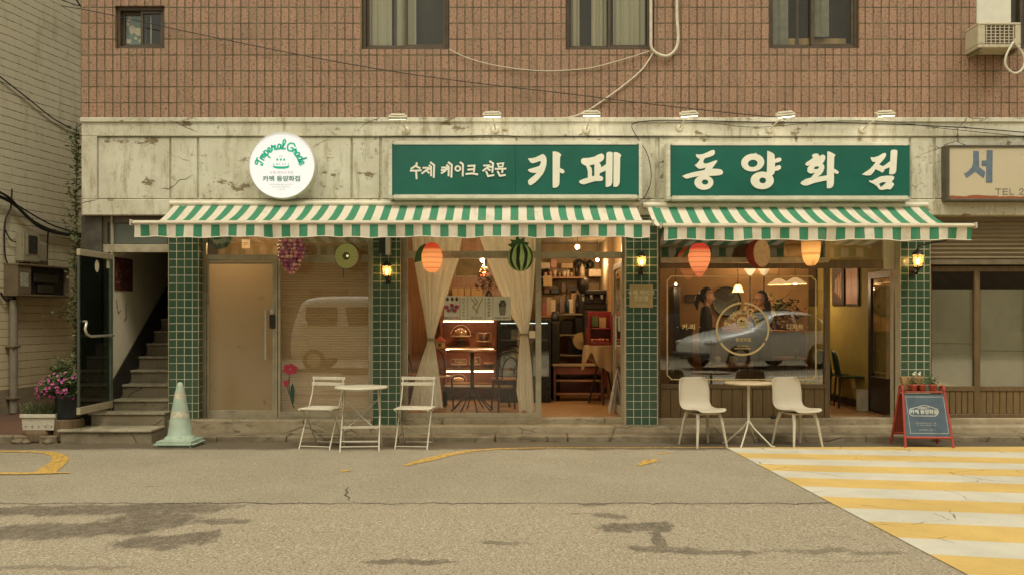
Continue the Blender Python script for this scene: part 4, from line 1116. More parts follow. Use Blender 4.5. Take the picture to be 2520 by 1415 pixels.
jeom = [[[(1665, 245), (1740, 250), (1840, 220), (1920, 170), (1970, 152), (2000, 170), (1995, 220), (1960, 280), (1900, 345), (1850, 400), (1930, 440), (2000, 395), (2090, 330), (2100, 120), (2120, 90), (2180, 82), (2235, 95), (2240, 130), (2215, 540), (2190, 590), (2140, 612), (2065, 605), (2078, 460), (1965, 505), (1950, 550), (1920, 575), (1860, 540), (1775, 500), (1720, 580), (1670, 630), (1580, 635), (1485, 615), (1530, 580), (1650, 500), (1720, 430), (1780, 350), (1720, 345), (1685, 310)]],
        [[(1640, 735), (1690, 750), (1770, 710), (1880, 655), (2000, 640), (2120, 640), (2170, 660), (2165, 710), (2115, 775), (2160, 800), (2170, 830), (2130, 890), (2090, 935), (2020, 925), (1920, 945), (1870, 940), (1840, 915), (1800, 860), (1720, 810), (1640, 770)],
         [(1845, 815), (1920, 780), (2005, 780), (1960, 830), (1880, 890), (1870, 850)]]]
small = [[(320, 200), (318, 240), (265, 285), (200, 325)], [(300, 268), (390, 315)], [(185, 370), (300, 372), (415, 363)], [(308, 390), (318, 545)],
         [(465, 310), (580, 305), (520, 370), (440, 430)], [(530, 355), (590, 420)], [(560, 340), (625, 332)], [(600, 255), (640, 290), (638, 480)], [(630, 190), (708, 250), (698, 515)],
         [(880, 305), (985, 300), (950, 380), (870, 425)], [(870, 362), (965, 355)], [(975, 338), (1020, 332)], [(990, 250), (1030, 285), (1026, 480)], [(1025, 190), (1098, 245), (1088, 510)],
         'o', [(1290, 190), (1345, 232), (1340, 485)],
         [(1460, 268), (1600, 262), (1588, 395)], [(1460, 350), (1580, 340)], [(1415, 448), (1540, 432), (1665, 455)],
         [(1810, 262), (1925, 252), (1860, 320), (1790, 375)], [(1868, 305), (1942, 365)], [(1925, 292), (1995, 286)], [(1945, 170), (2012, 215), (1996, 405)], [(1860, 395), (1902, 495), (2025, 470)],
         'm', [(2065, 335), (2290, 330)], [(2222, 342), (2214, 410)], [(2115, 392), (2162, 487), (2275, 470)]]
ysg = -.24
o, a_, b_, c_, d_ = sign_board('long green sign with small lettering left of two big white characters', 955, 1581, 347, 491, 967, 1570, 359, 477, 'x')
yf = ysg + .007
xm = X(1268, yf)
m = MB().box(a_ - .02, xm - .0015, yf, yf + .02, c_ - .02, d_ + .02).box(xm + .0015, b_ + .02, yf + .001, yf + .02, c_ - .02, d_ + .02)
m.build('sign_face', M['sign_green'], o)
for g_ in (ka, pe):
    m = MB(); glyphs(m, g_, (1280, 360), 9.0, yf, .008); m.build('character', M['sign_letter'], o)
m = MB()
for i, st_ in enumerate(small):
    f = lambda u, v, i=i: Vector((X(990 + u / 9.0, yf), yf - .004 - .0004 * i, Z(380 + v / 9.0, yf)))
    if st_ == 'o': m.ribbon(ring(1230, 325, 54, 52, 18), 38, f, True)
    elif st_ == 'm': m.ribbon([(2110, 222), (2240, 208), (2222, 283), (2135, 290)], 34, f, True)
    else: m.ribbon(st_, 42, f)
m.build('small_lettering', M['sign_letter'], o)
o, a_, b_, c_, d_ = sign_board('green sign with four big white brush characters above the right awning', 1640, 2242, 350, 494, 1652, 2237, 361, 480, 'x')
MB().box(a_ - .02, b_ + .02, yf, yf + .02, c_ - .02, d_ + .02).build('sign_face', M['sign_green'], o)
for g_, o_ in ((dong, 1660), (yang, 1660), (hwa, 1950), (jeom, 1950)):
    m = MB(); glyphs(m, g_, (o_, 360), 8.69, yf, .008); m.build('character', M['sign_letter'], o)

# cursive arched lettering
CUR = {'I': (84, [[(8, 30), (0, 8), (18, 0), (38, 20), (48, 70), (52, 112), (22, 122), (4, 100), (24, 84), (78, 118)]]),
       'm': (84, [[(0, 0), (8, 72), (12, 40), (28, 72), (40, 60), (40, 2), (44, 42), (58, 72), (70, 60), (70, 8), (84, 12)]]),
       'p': (68, [[(2, 10), (14, 78), (12, -62)], [(14, 60), (34, 76), (54, 56), (50, 14), (28, 0), (13, 14)]]),
       'e': (58, [[(0, 18), (36, 40), (40, 64), (22, 76), (6, 44), (16, 6), (36, 0), (58, 22)]]),
       'r': (56, [[(0, 14), (18, 82), (22, 58), (42, 66), (40, 14), (56, 10)]]),
       'i': (34, [[(4, 72), (6, 10), (18, 0), (32, 16)]]),
       'a': (66, [[(46, 62), (26, 76), (6, 50), (6, 16), (22, 0), (42, 22), (50, 72), (48, 10), (66, 6)]]),
       'l': (54, [[(0, 10), (30, 84), (36, 132), (22, 152), (10, 120), (12, 22), (26, 0), (50, 16)]]),
       ' ': (16, []),
       'G': (100, [[(88, 112), (62, 134), (22, 116), (4, 68), (20, 14), (56, 0), (88, 26), (88, 62), (56, 60)]]),
       'd': (70, [[(48, 58), (26, 74), (6, 46), (10, 10), (28, 0), (46, 22), (56, 146), (52, 12), (68, 6)]])}
def arc_text(m, text, cx, cy, Rb, sc, wd, f, a0=174):
    tot = sum(CUR[c][0] for c in text)
    span = tot * sc / Rb
    a = math.pi / 2 + span / 2
    n = 0
    for c in text:
        adv, strokes = CUR[c]
        for s_ in strokes:
            q = []
            sp = smooth_path([Vector((p[0], p[1], 0)) for p in s_], 3)
            for p in sp:
                ang = a - p.x * sc / Rb; rad = Rb + p.y * sc
                q.append((cx + rad * math.cos(ang), cy - rad * math.sin(ang)))
            m.ribbon(q, wd, lambda u, v, n=n: f(u, v, n))
            n += 1
        a -= adv * sc / Rb
def text_mesh(body, size, name, bold=0.0):
    cu = bpy.data.curves.new(name, 'FONT')
    cu.body = body; cu.size = size; cu.align_x = 'CENTER'; cu.align_y = 'CENTER'; cu.offset = bold
    ob = bpy.data.objects.new(name, cu); COL.objects.link(ob)
    dg = bpy.context.evaluated_depsgraph_get()
    me = bpy.data.meshes.new_from_object(ob.evaluated_get(dg))
    vs_ = [tuple(v.co) for v in me.vertices]; fs = [tuple(p.vertices) for p in me.polygons]
    bpy.data.objects.remove(ob); bpy.data.curves.remove(cu); bpy.data.meshes.remove(me)
    return vs_, fs
def put_text(m, body, size, f, bold=0.0, wide=1.0):
    vs_, fs = text_mesh(body, size, 'lettering', bold)
    m.add([f(v[0] * wide, v[1]) for v in vs_], fs)
# round lit sign
ys_ = -.21
rc = W(694, 408, ys_)
o = thing('round_sign', 'round white lit sign with arched green script and a small cake', 'sign', (rc.x, -.06, rc.z))
rad = 80.5 * (D + ys_) / F
RX = Matrix.Rotation(R(90), 4, 'X')
m = MB().lathe([(0, .0), (rad, .0)], (rc.x, ys_, rc.z), 64, RX)
m.build('sign_face', emit('lit_white_face', (1.0, 0.97, 0.97), 0.34, (0.62, 0.60, 0.60)), o)
m = MB().lathe([(rad - .001, -.012), (rad + .008, -.006), (rad + .010, .012), (rad + .010, .15)], (rc.x, ys_ + .15 - .15, rc.z), 64, Matrix.Rotation(R(-90), 4, 'X'))
m.build('sign_rim', pm('rim_metal', (0.62, 0.59, 0.47), 0.4, .06), o)
gsc = 7.647
def fs_(u, v, n=0): return Vector((X(600 + u / gsc, ys_), ys_ - .002 - .0003 * n, Z(315 + v / gsc, ys_)))
gm = pm('green_vinyl', (0.008, 0.34, 0.21), 0.5, .03, Emission_Color=(0.01, 0.36, 0.22, 1), Emission_Strength=.35)
m = MB()
arc_text(m, 'Imperial Grade', 702, 755, 352, 1.17, 29, fs_)
m.build('arched_script', gm, o)
m = MB()
m.prism([(548, 712), (600, 728), (700, 732), (800, 728), (858, 710), (858, 735), (835, 762), (760, 776), (650, 776), (575, 762), (550, 740)], lambda u, v, d: fs_(u, v, 2), 0)
for q in (632, 697, 762): m.prism(ring(q, 604, 19, 22, 12), lambda u, v, d: fs_(u, v, 3), 0)
for q in (565, 615, 632, 672, 735, 780, 838): m.prism(ring(q, 688, 9, 13, 8), lambda u, v, d: fs_(u, v, 3), 0)
for q in (672, 697, 722): m.ribbon([(q - 6, 520), (q + 4, 540), (q - 4, 560)], 4, lambda u, v: fs_(u, v, 4))
m.build('cake_emblem', gm, o)
k_ = (D + ys_) / F / gsc
m = MB()
put_text(m, '카페 동양화점', 110 * k_, lambda u, v: fs_(712, 968) + Vector((u, -.001, v)), .002, 1.12)
m.build('name_lettering', pm('grey_green_vinyl', (0.09, 0.25, 0.19), 0.5), o)
m = MB()
rl = random.Random(2)
put_text(m, '수제 케이크 전문', 62 * k_, lambda u, v: fs_(712, 852) + Vector((u, -.001, v)), 0, 1.05)
m.build('faint_lettering', pm('faint_pink_print', (0.55, 0.50, 0.48), 0.6), o)
m = MB()
for yy_, ua, ub in ((1070, 490, 930), (1115, 535, 885), (1160, 635, 790)):
    u = ua
    while u < ub - 10:
        h = rl.uniform(16, 27)
        m.ribbon([(u, yy_ - h / 2), (u + rl.uniform(0, 14), yy_ + h / 2)], 5, lambda a, b: fs_(a, b, 2)); u += rl.uniform(15, 26)
m.build('fine_print', pm('fine_print_ink', (0.30, 0.40, 0.35), 0.6), o)

# old white sign of the neighbouring shop
ys3 = -.19
o = thing('old_shop_sign', 'rusty white shop sign with large blue character at right end', 'sign', W(2440, 497, -.06))
m = MB()
a_, b_, c_, d_ = X(2330, ys3), X(2860, ys3), Z(496, ys3), Z(358, ys3)
m.frame(a_, b_, c_, d_, .03, ys3 - .015, -.045)
m.build('sign_frame', pm('dark_sign_edge', (0.085, 0.07, 0.045), 0.5, .2, 6, grime=.4), o, bevel=.006)
t = NT('rusty_white_sheet')
x_, y_, z_ = t.xyz()
c = t.mix((0.56, 0.48, 0.335), (0.50, 0.425, 0.29), t.noise(3, 5, .6))
c = t.mix(c, (0.40, 0.14, 0.04), t.math('MULTIPLY', t.step(t.noise(6, 6, .75, t.map(loc=(1.5, 0, 0))), .62, .72), .9))
edge = t.math('ADD', z_, t.math('MULTIPLY', t.noise(5, 4, .6), .07))
c = t.mix(c, (0.28, 0.085, 0.03), t.step(edge, .085, .10, 1.0, 0.0))
MB().box(a_ + .03, b_ - .03, ys3, -.05, c_ + .03, d_ - .03).build('sign_face', t.pbr(c, .5), o)
blue = pm('faded_blue_paint', (0.115, 0.155, 0.205), 0.6, .15, 20)
m = MB()
glyphs(m, [[[(710, 270), (820, 275), (828, 600), (880, 640), (945, 690), (950, 740), (920, 825), (840, 770), (750, 690), (690, 740), (570, 825), (545, 780), (515, 740), (600, 690), (680, 600), (705, 500)]],
           [[(985, 255), (1105, 255), (1095, 915), (965, 915), (975, 580), (880, 570), (880, 470), (980, 465)]]], (2310, 340), 8.324, ys3, .003)
m.build('blue_character', blue, o)
m = MB()
f = lambda u, v: Vector((X(2310 + u / 8.324, ys3), ys3 - .002, Z(340 + v / 8.324, ys3)))
for st_ in ([(1160, 1048), (1275, 1048)], [(1218, 1065), (1218, 1165)], [(1320, 1045), (1320, 1165)], [(1332, 1052), (1415, 1052)], [(1332, 1105), (1405, 1105)], [(1332, 1158), (1415, 1158)], [(1460, 1042), (1460, 1152)], [(1460, 1158), (1535, 1158)], [(1650, 1080), (1665, 1050), (1700, 1042), (1730, 1065), (1720, 1095), (1650, 1160), (1740, 1160)]):
    m.ribbon(st_, 16, f)
m.build('phone_lettering', pm('dark_grey_paint', (0.11, 0.095, 0.065), 0.6), o)

# ================================================================== sign spotlights
lampm = pm('spotlight_paint', (0.60, 0.54, 0.40), 0.45, .08, 12, grime=.35, gscale=14)
ledm = emit('spotlight_led', (1.0, 0.93, 0.78), 15.0)
where = ['left end, dim, beside the round sign', 'above the small lettering of the left green sign', 'above the big characters of the left green sign', 'above the first character of the right green sign', 'above the middle of the right green sign', 'above the last character of the right green sign']
for i, ((hx_, hy_), (bx_, by_)) in enumerate((((979, 290), (1000, 322)), ((1211, 284), (1219, 321)), ((1455, 282), (1443, 321)), ((1695, 283), (1672, 316)), ((1933, 284), (1894, 320)), ((2178, 282), (2122, 320)))):
    yb2, yh = yF - .004, -.42
    pb, ph = W(bx_, by_, yb2), W(hx_, hy_, yh)
    o = thing('sign_spotlight', 'white arm spotlight ' + where[i], 'spotlight', (pb.x, yb2, pb.z), 'arm spotlights along the top of the fascia')
    m = MB().lathe([(0, .035), (.02, .034), (.045, .02), (.05, 0)], pb, 20, RX); m.build('wall_base', lampm, o)
    m = MB().tube([pb + Vector((0, -.03, 0)), pb + (ph - pb) * .5 + Vector((0, 0, .015)), ph + Vector((0, .02, -.012))], .010, 8); m.build('arm', M['white_metal'], o)
    tilt = (0, .02, .02, .07, .10, .06)[i]
    Mh = Matrix.Translation(ph) @ Matrix.Rotation(-tilt, 4, 'Y') @ Matrix.Rotation(R(28), 4, 'X')
    m = MB().box(-.112, .112, -.05, .05, -.012, .022); m.box(-.09, .09, -.02, .035, .0225, .040)
    m.v = [Mh @ v for v in m.v]; m.build('lamp_head', lampm, o, bevel=.006)
    m = MB().quad((-.10, -.044, -.014), (-.10, .042, -.014), (.10, .042, -.014), (.10, -.044, -.014)); m.v = [Mh @ v for v in m.v]
    m.build('led_panel', ledm if i else emit('dim_led', (1.0, 0.93, 0.78), 2.5), o)
    m = MB().tube(smooth_path([ph + Vector((-.04, .03, .03)), ph + Vector((-.02, .06, .09)), ph + Vector((.04, .05, .07)), ph + Vector((.05, .03, .025))]), .003, 5); m.build('lamp_wire', M['cable'], o)

# ================================================================== striped awnings
def awning(label, xl, xr, pyb, pyf, pyv, yb0, yf0, period, duty, off, arms):
    zb0_, zf0, zv0 = Z(pyb, yb0), Z(pyf, yf0), Z(pyv, yf0)
    o = thing('awning', label, 'awning', ((xl + xr) / 2, yb0, zb0_), 'green and cream striped awnings')
    st_ = mk_stripes('awning_stripes', period, duty, off - (xl + xr) / 2, (0.048, 0.255, 0.135), (0.78, 0.70, 0.56), 0.22)
    nx, ny = 60, 10
    m = MB(); vs_ = []; fs = []
    rg = random.Random(5)
    ph_ = rg.uniform(0, 6)
    for i in range(nx + 1):
        x = xl + (xr - xl) * i / nx
        for j in range(ny + 1):
            t_ = j / ny
            y = yb0 + (yf0 - yb0) * t_
            z = zb0_ + (zf0 - zb0_) * t_ - .095 * math.sin(math.pi * t_) * (1 + .15 * math.sin(x * 2.1 + ph_)) + (.009 * math.sin(x * 5) + .005 * math.sin(x * 13 + 3 * t_)) * math.sin(math.pi * t_)
            vs_.append((x, y, z))
    for i in range(nx):
        for j in range(ny):
            a = i * (ny + 1) + j
            fs.append((a, a + ny + 1, a + ny + 2, a + 1))
    m.add(vs_, fs, True); m.build('canopy', st_, o)
    m = MB(); vs_, fs = [], []
    nx = 150
    for i in range(nx + 1):
        x = xl + .01 + (xr - xl - .02) * i / nx
        for j in range(6):
            t_ = j / 5
            vs_.append((x, yf0 - .012 + t_ * (.016 * math.sin(x * 9) + .012 * math.sin(x * 23 + 1) + .010 * math.sin(x * 4.1)), zf0 - .02 + (zv0 - zf0 + .02) * t_ + .007 * t_ * math.sin(x * 6.3 + 2) + .004 * t_ * math.sin(x * 17)))
    for i in range(nx):
        for j in range(5):
            a = i * 6 + j
            fs.append((a, a + 1, a + 7, a + 6))
    m.add(vs_, fs, True); m.build('valance', st_, o)
    m = MB().tube([(q, yf0 - .012 + .016 * math.sin(q * 9) + .012 * math.sin(q * 23 + 1) + .010 * math.sin(q * 4.1), zv0 + .007 * math.sin(q * 6.3 + 2) + .004 * math.sin(q * 17)) for q in [xl + .01 + (xr - xl - .02) * k / 150 for k in range(151)]], .006, 6)
    m.build('valance_hem', M['awning_frame'], o)
    m = MB().box(xl - .02, xr + .02, yf0 - .035, yf0 + .02, zf0 - .034, zf0 + .012)
    m.build('front_bar', M['awning_frame'], o, bevel=.016, seg=3)
    m = MB()
    for e in (xl - .035, xr + .0205): m.box(e, e + .0145, yf0 - .045, yf0 + .03, zf0 - .045, zf0 + .02)
    m.build('bar_end_cap', pm('end_cap', (0.55, 0.49, 0.37), 0.5), o, bevel=.004)
    m = MB().tube([(xl - .05, yb0 + .02, zb0_ + .03), (xr + .05, yb0 + .02, zb0_ + .03)], .036, 12)
    m.build('roller_tube', M['awning_frame'], o)
    for ax, s_ in arms:
        m = MB().tube([(ax, yb0 + .03, zb0_ - .10), (ax + s_ * .42, (yb0 + yf0) / 2, (zb0_ + zf0) / 2 - .12), (ax + s_ * .05, yf0 + .03, zf0 - .02)], .022, 8)
        m.build('folding_arm', M['awning_frame'], o)
    for e in (xl + .1, (xl + xr) / 2, xr - .12):
        MB().box(e, e + .05, yb0 - .01, -.062, zb0_ - .07, zb0_ + .0).build('wall_bracket', M['awning_frame'], o, bevel=.004)
    return o
# stripe phase: first green bar of each valance
awning('long striped awning over the left shop windows and door', -4.227, 1.552, 507, 546, 584, -.11, -1.25, 0.1968, .5, -4.227 + .075, ((-3.6, 1), (-.9, -1), (1.1, -1)))
awning('shorter striped awning over the timber tea room front', 1.69, 5.15, 511, 553, 591, -.11, -1.25, 0.2085, .5, 1.69 + .055, ((2.1, 1), (4.75, -1)))
# ================================================================== wall lanterns on the tiled columns
bulbm = emit('lantern_bulb', (1.0, 0.62, 0.22), 14.0)
t = NT('amber_lamp_glass')
a = t.n('BsdfTranslucent', None, Color=(0.95, 0.66, 0.30)); b = t.n('BsdfTransparent', None, Color=(1, .86, .6))
mx = t.n('MixShader', None, _0=.72, _1=a.outputs[0], _2=b.outputs[0]); t.t.links.new(mx.outputs[0], t.out.inputs[0]); M['amber_glass'] = t.m
warm = (1.0, 0.66, 0.30)
def point(name, loc, e, r=.05, col=warm, parent=None):
    l = bpy.data.lights.new(name, 'POINT'); l.energy = e; l.shadow_soft_size = r; l.color = col
    o = bpy.data.objects.new(name, l); COL.objects.link(o)
    if parent: o.parent = parent; o.location = Vector(loc) - ORG[parent.name]
    else: o.location = loc
    return o
def wall_lantern(label, px, py, y, s, arm_up=False):
    c = W(px, py, y)
    o = thing('wall_lantern', label, 'lantern', (c.x, 0, c.z), 'glowing wall lanterns on the tiled columns')
    m = MB()
    m.box(c.x - .03 * s, c.x + .03 * s, -.014, -.001, c.z - .16 * s, c.z - .05 * s)
    if arm_up:
        m.tube(smooth_path([(c.x, -.012, c.z - .1 * s), (c.x + .01, -.10, c.z - .13 * s), (c.x, y, c.z - .085 * s)]), .012 * s, 8)
        m.tube(smooth_path([W(2330, 592, -.62), W(2285, 600, -.45), W(2264, 607, -.3), (c.x, y, c.z + .15 * s)]), .009, 7)
    else:
        m.tube(smooth_path([(c.x, -.012, c.z - .12 * s), (c.x, -.07, c.z - .15 * s), (c.x, y, c.z - .085 * s)]), .011 * s, 8)
    m.build('bracket', M['black_metal'], o)
    m = MB().lathe([(.0, -.10), (.018, -.10), (.02, -.085), (.045, -.075), (.05, -.066), (.0, -.064)], c, 8)
    m.lathe([(.064, .062), (.06, .074), (.038, .098), (.018, .112), (.012, .128), (.0, .135)], c, 8)
    m.lathe([(.0, .061), (.064, .062)], c, 8)
    for k in range(6):
        a = k * math.pi / 3
        m.tube([c + Vector((.045 * math.cos(a), .045 * math.sin(a), -.068)), c + Vector((.058 * math.cos(a), .058 * math.sin(a), .063))], .0028, 5)
    if s != 1: m.v = [c + (v - c) * s for v in m.v]
    m.build('lantern_cage', M['black_metal'], o)
    m = MB().lathe([(.040, -.064), (.048, -.02), (.053, .03), (.055, .060)], c, 12)
    if s != 1: m.v = [c + (v - c) * s for v in m.v]
    m.build('glass_shade', M['amber_glass'], o)
    MB().ell(c + Vector((0, 0, -.012)), (.017 * s, .017 * s, .036 * s), 10, 8).build('bulb', bulbm, o)
    point('lantern_light', c + Vector((0, -.012, .012)), 1.1 * s, .03, warm, o)
wall_lantern('small glowing wall lantern on the tiled column below the black blade sign', 952, 667, -.11, 1.0)
wall_lantern('small glowing wall lantern above the square gold plaque', 1579, 644, -.11, 1.0)
wall_lantern('larger glowing wall lantern with long upper arm on the right column', 2259, 642, -.16, 1.2, True)

# plaque on the third column
yq = -.022
o = thing('plaque', 'square gold plaque with faint pale lettering below a wall lantern', 'plaque', W(1578, 757, 0))
gp = pm('brushed_brass', (0.46, 0.34, 0.155), 0.45, .10, 5, Metallic=.45, sc=(1, 1, 5))
MB().pbox(1549, 1607, 700, 757, yq, -.001).build('plate', gp, o, bevel=.004)
m = MB().frame(X(1552, yq), X(1604, yq), Z(754, yq), Z(703, yq), .006, yq - .004, yq - .0005); m.build('plate_border', pm('brass_edge', (0.58, 0.46, 0.25), 0.4, Metallic=.5), o)
m = MB(); pxm = (D + yq) / F
for txt, cx, cy, sz in (('수제 케이크', 1578, 721, 15), ('전문점', 1578, 734, 14)):
    put_text(m, txt, sz * pxm * .92, lambda u, v: W(cx, cy, yq - .002) + Vector((u, 0, v)), .001)
rl = random.Random(8); u = 1566
while u < 1591:
    m.ribbon([(u, 749), (u + rl.uniform(-.4, .8), 751)], .8, lambda a, b: W(a, b, yq - .002)); u += 2.2
m.build('lettering', pm('pale_engraving', (0.70, 0.62, 0.43), 0.5), o)
# small blade sign at the top of the second column
o = thing('blade_sign', 'small black box sign with white edge hanging under the awning', 'sign', W(947, 624, -.08))
MB().pbox(933, 948, 560, 623, -.14, -.001).build('sign_box', M['black_metal'], o, bevel=.003)
MB().pbox(948.5, 959, 560, 627, -.15, -.001).build('white_edge', pm('white_acrylic', (0.62, 0.60, 0.56), 0.4, .04), o, bevel=.003)
# green roundel and lit note in the door transom
o = thing('green_roundel', 'dark green round sign behind the transom above the brown door', 'sign', W(540, 590, .21))
c = W(540, 584, .21)
MB().lathe([(0, .012), (.15, .012), (.155, .0), (.155, -.008)], c, 40, RX).build('disc', pm('bottle_green', (0.02, 0.12, 0.06), 0.5), o)
m = MB()
m.prism([(524, 590), (556, 590), (555, 600), (549, 600), (549, 605), (545, 605), (545, 600), (535, 600), (535, 605), (531, 605), (531, 600), (525, 600)], lambda u, v, d: W(u, v, .195), 0)
m.ribbon([(527, 595), (553, 595)], 1.6, lambda u, v: W(u, v, .1945)); m.build('emblem', pm('pale_emblem', (0.45, 0.42, 0.33), 0.6), o)
o = thing('lit_note', 'small glowing orange note taped beside the green roundel', 'note', W(605, 612, .21))
MB().pbox(595, 615, 590, 612, .208, .212).build('paper', emit('lit_paper', (1.0, 0.55, 0.20), 0.5, (0.6, 0.4, 0.2)), o)
m = MB()
for v in (598, 602): m.ribbon([(600, v), (610, v)], 1.2, lambda a, b: W(a, b, .2072))
m.build('writing', pm('orange_ink', (0.45, 0.15, 0.04), 0.6), o)
# emergency hanging cord for lanterns
def hang(m, c, top=2.62): m.tube([c, Vector((c.x, c.y, top))], .0025, 5)
def paper(name, colr, strength, ecol=None, ribs=0.035, top=None, topz=0.05):
    """lit lantern paper: horizontal wire ribs and an optional darker dyed crown"""
    t = NT(name)
    x, y, z = t.xyz()
    c = t.mix(colr, sc3(colr, .86), t.noise(6, 3, .6))
    if top:
        c = t.mix(c, top, t.step(z, topz - .03, topz + .02))
    rb = t.step(t.math('ABSOLUTE', t.math('SUBTRACT', t.math('FRACT', t.math('DIVIDE', z, ribs)), .5)), .37, .43)
    c = t.mix(c, (0.30, 0.12, 0.05), t.math('MULTIPLY', rb, .55))
    p = t.n('BsdfPrincipled', None, Base_Color=c, Roughness=.8)
    tl = t.n('BsdfTranslucent', None, Color=c)
    mx = t.n('MixShader', None, _0=.6, _1=p.outputs[0], _2=tl.outputs[0])
    t.t.links.new(mx.outputs[0], t.out.inputs[0])
    return t.m
GL = 'fruit shaped paper lanterns hanging below the awnings'
def leafshape(m, c, L, wd, ang, tilt=0.3, n=8):
    u = Vector((math.cos(ang), 0, math.sin(ang))); v = Vector((-math.sin(ang), 0, math.cos(ang))); w_ = Vector((0, -1, 0))
    a = []; b = []
    for i in range(n + 1):
        t_ = i / n; h = wd * math.sin(math.pi * t_ ** .8) * .5
        base = c + u * L * t_ + w_ * (tilt * L * math.sin(t_ * 2.2) * .4)
        a.append(base + v * h + w_ * .01); b.append(base - v * h + w_ * .01)
    m.add(a + b, [(i, i + 1, n + 2 + i, n + 1 + i) for i in range(n)], True)
leafm = pm('lantern_leaf', (0.045, 0.13, 0.035), 0.6, .15, 20)
yl = -.16
LG = .75
# grape cluster
c = W(717, 625, yl)
o = thing('grape_lantern', 'bunch of shiny pink and purple grapes hanging under the awning', 'lantern', W(717, 673, yl), GL)
rg = random.Random(5); m = MB()
for j in range(9):
    t_ = j / 8
    rad_ = .162 * (math.sin(min(1, (1 - t_) * 1.25 + .12) * math.pi / 2)) * (1 if j else .8)
    n = max(3, int(20 * rad_ / .16))
    for k in range(n):
        a = 2 * math.pi * (k + .5 * (j % 2)) / n + rg.uniform(-.12, .12)
        m.m = rg.choice((0, 0, 1, 1, 2))
        r_ = rg.uniform(.021, .030)
        m.ell((c.x + rad_ * .92 * math.cos(a), c.y + rad_ * .55 * math.sin(a), c.z + .155 - t_ * .385), r_, 9, 7)
gr = [pm('pink_grape', (0.78, 0.30, 0.36), 0.16, .2, 30), pm('purple_grape', (0.42, 0.11, 0.26), 0.16, .2, 30), pm('pale_grape', (0.85, 0.52, 0.45), 0.16, .15, 30)]
m.build('grapes', gr, o)
m = MB(); hang(m, c + Vector((0, 0, .15))); m.build('hanging_cord', M['cable'], o)
# kiwi slice
c = W(855, 631, yl)
o = thing('kiwi_lantern', 'round flat kiwi slice lantern, pale green with dark core', 'lantern', W(853, 665, yl), GL)
t = NT('kiwi_face')
x, y, z = t.xyz()
Mk = Matrix.Rotation(R(-12), 4, 'Z') @ RX
ctr = (0.0, 0.0, (631 - 665) * -(D + yl) / F)
ang = t.math('ARCTAN2', t.math('SUBTRACT', z, ctr[2]), x)
rr_ = t.math('SQRT', t.math('ADD', t.math('MULTIPLY', x, x), t.math('MULTIPLY', t.math('SUBTRACT', z, ctr[2]), t.math('SUBTRACT', z, ctr[2]))))
ray = t.math('SINE', t.math('MULTIPLY', ang, 16.0))
c_ = t.mix((0.48, 0.52, 0.19), (0.68, 0.64, 0.30), t.step(t.math('MULTIPLY', ray, t.step(rr_, .04, .13, 1.0, 0.2)), -.4, .8))
c_ = t.mix(c_, (0.085, 0.10, 0.03), t.step(rr_, .040, .056, 1.0, 0.0))
c_ = t.mix(c_, (0.50, 0.55, 0.27), t.step(rr_, .135, .150))
face = t.pbr(c_, .6, Coat_Weight=.2)
skin = pm('kiwi_skin', (0.19, 0.10, 0.04), 0.7)
MB().lathe([(0, .03), (.155, .03)], c, 40, Mk).build('slice_face', face, o)
MB().lathe([(.155, .03), (.163, .02), (.165, -.02), (.15, -.08), (.09, -.13), (0, -.14)], c, 40, Mk).build('fruit_skin', skin, o)
MB().ell(c + Vector((.006, -.036, 0)), .016, 10, 8).build('bulb_tip', emit('kiwi_bulb', (1, .8, .5), .5, (.7, .6, .4)), o)
m = MB(); hang(m, c + Vector((0, 0, .16))); m.tube([c + Vector((-.05, 0, -.15)), c + Vector((-.05, 0, -.27))], .004, 5); m.build('hanging_cord', M['cable'], o)
# mango
c = W(1063, 634, yl)
o = thing('mango_lantern', 'glowing orange mango lantern with red crown and green leaf behind it', 'lantern', W(1063, 672, yl), GL)
MB().lathe([(.0, .185), (.035, .182), (.075, .155), (.105, .11), (.127, .05), (.132, 0), (.122, -.07), (.10, -.125), (.07, -.165), (.035, -.183), (0, -.186)], c, 28).build('paper_shade', paper('mango_paper', (0.93, 0.50, 0.28), .50, ribs=.062, top=(0.75, 0.11, 0.065), topz=.30), o)
m = MB(); leafshape(m, c + Vector((-.01, .05, .17)), .32, .16, R(228)); m.build('leaf', leafm, o)
m = MB(); hang(m, c + Vector((0, 0, .18))); m.build('hanging_cord', M['cable'], o)
# watermelon
c = W(1281, 634, yl)
o = thing('watermelon_lantern', 'striped green watermelon lantern with leafy green crown', 'lantern', W(1281, 669, yl), GL)
m = MB(); nseg = 30
for j in range(16):
    t0, t1 = math.pi * j / 16, math.pi * (j + 1) / 16
    for k in range(nseg):
        m.m = 1 if k % 3 == 0 else (2 if k % 3 == 1 else 0)
        q = [(t0, k), (t1, k), (t1, k + 1), (t0, k + 1)]
        vs_ = []
        for tt, kk in q:
            a = 2 * math.pi * (kk + .16 * math.sin(tt * 5 + kk * 2.1) + (-.22 if kk % 3 == 0 else (.22 if kk % 3 == 1 else 0))) / nseg
            vs_.append(c + Vector((.165 * math.sin(tt) * math.cos(a), .165 * math.sin(tt) * math.sin(a), .172 * math.cos(tt))))
        m.add(vs_, [(0, 1, 2, 3)], True)
m.build('paper_shade', [pm('melon_green', (0.40, 0.60, 0.22), 0.6, .15), pm('melon_black', (0.018, 0.028, 0.012), 0.6), pm('melon_pale', (0.50, 0.68, 0.30), 0.6, .2)], o)
m = MB()
for a in (20, 60, 100, 140, 170): leafshape(m, c + Vector((-.02, -.02, .13)), .14, .07, R(a), .5)
m.build('leaf_crown', leafm, o)
m = MB(); hang(m, c + Vector((0, 0, .17))); m.build('hanging_cord', M['cable'], o)
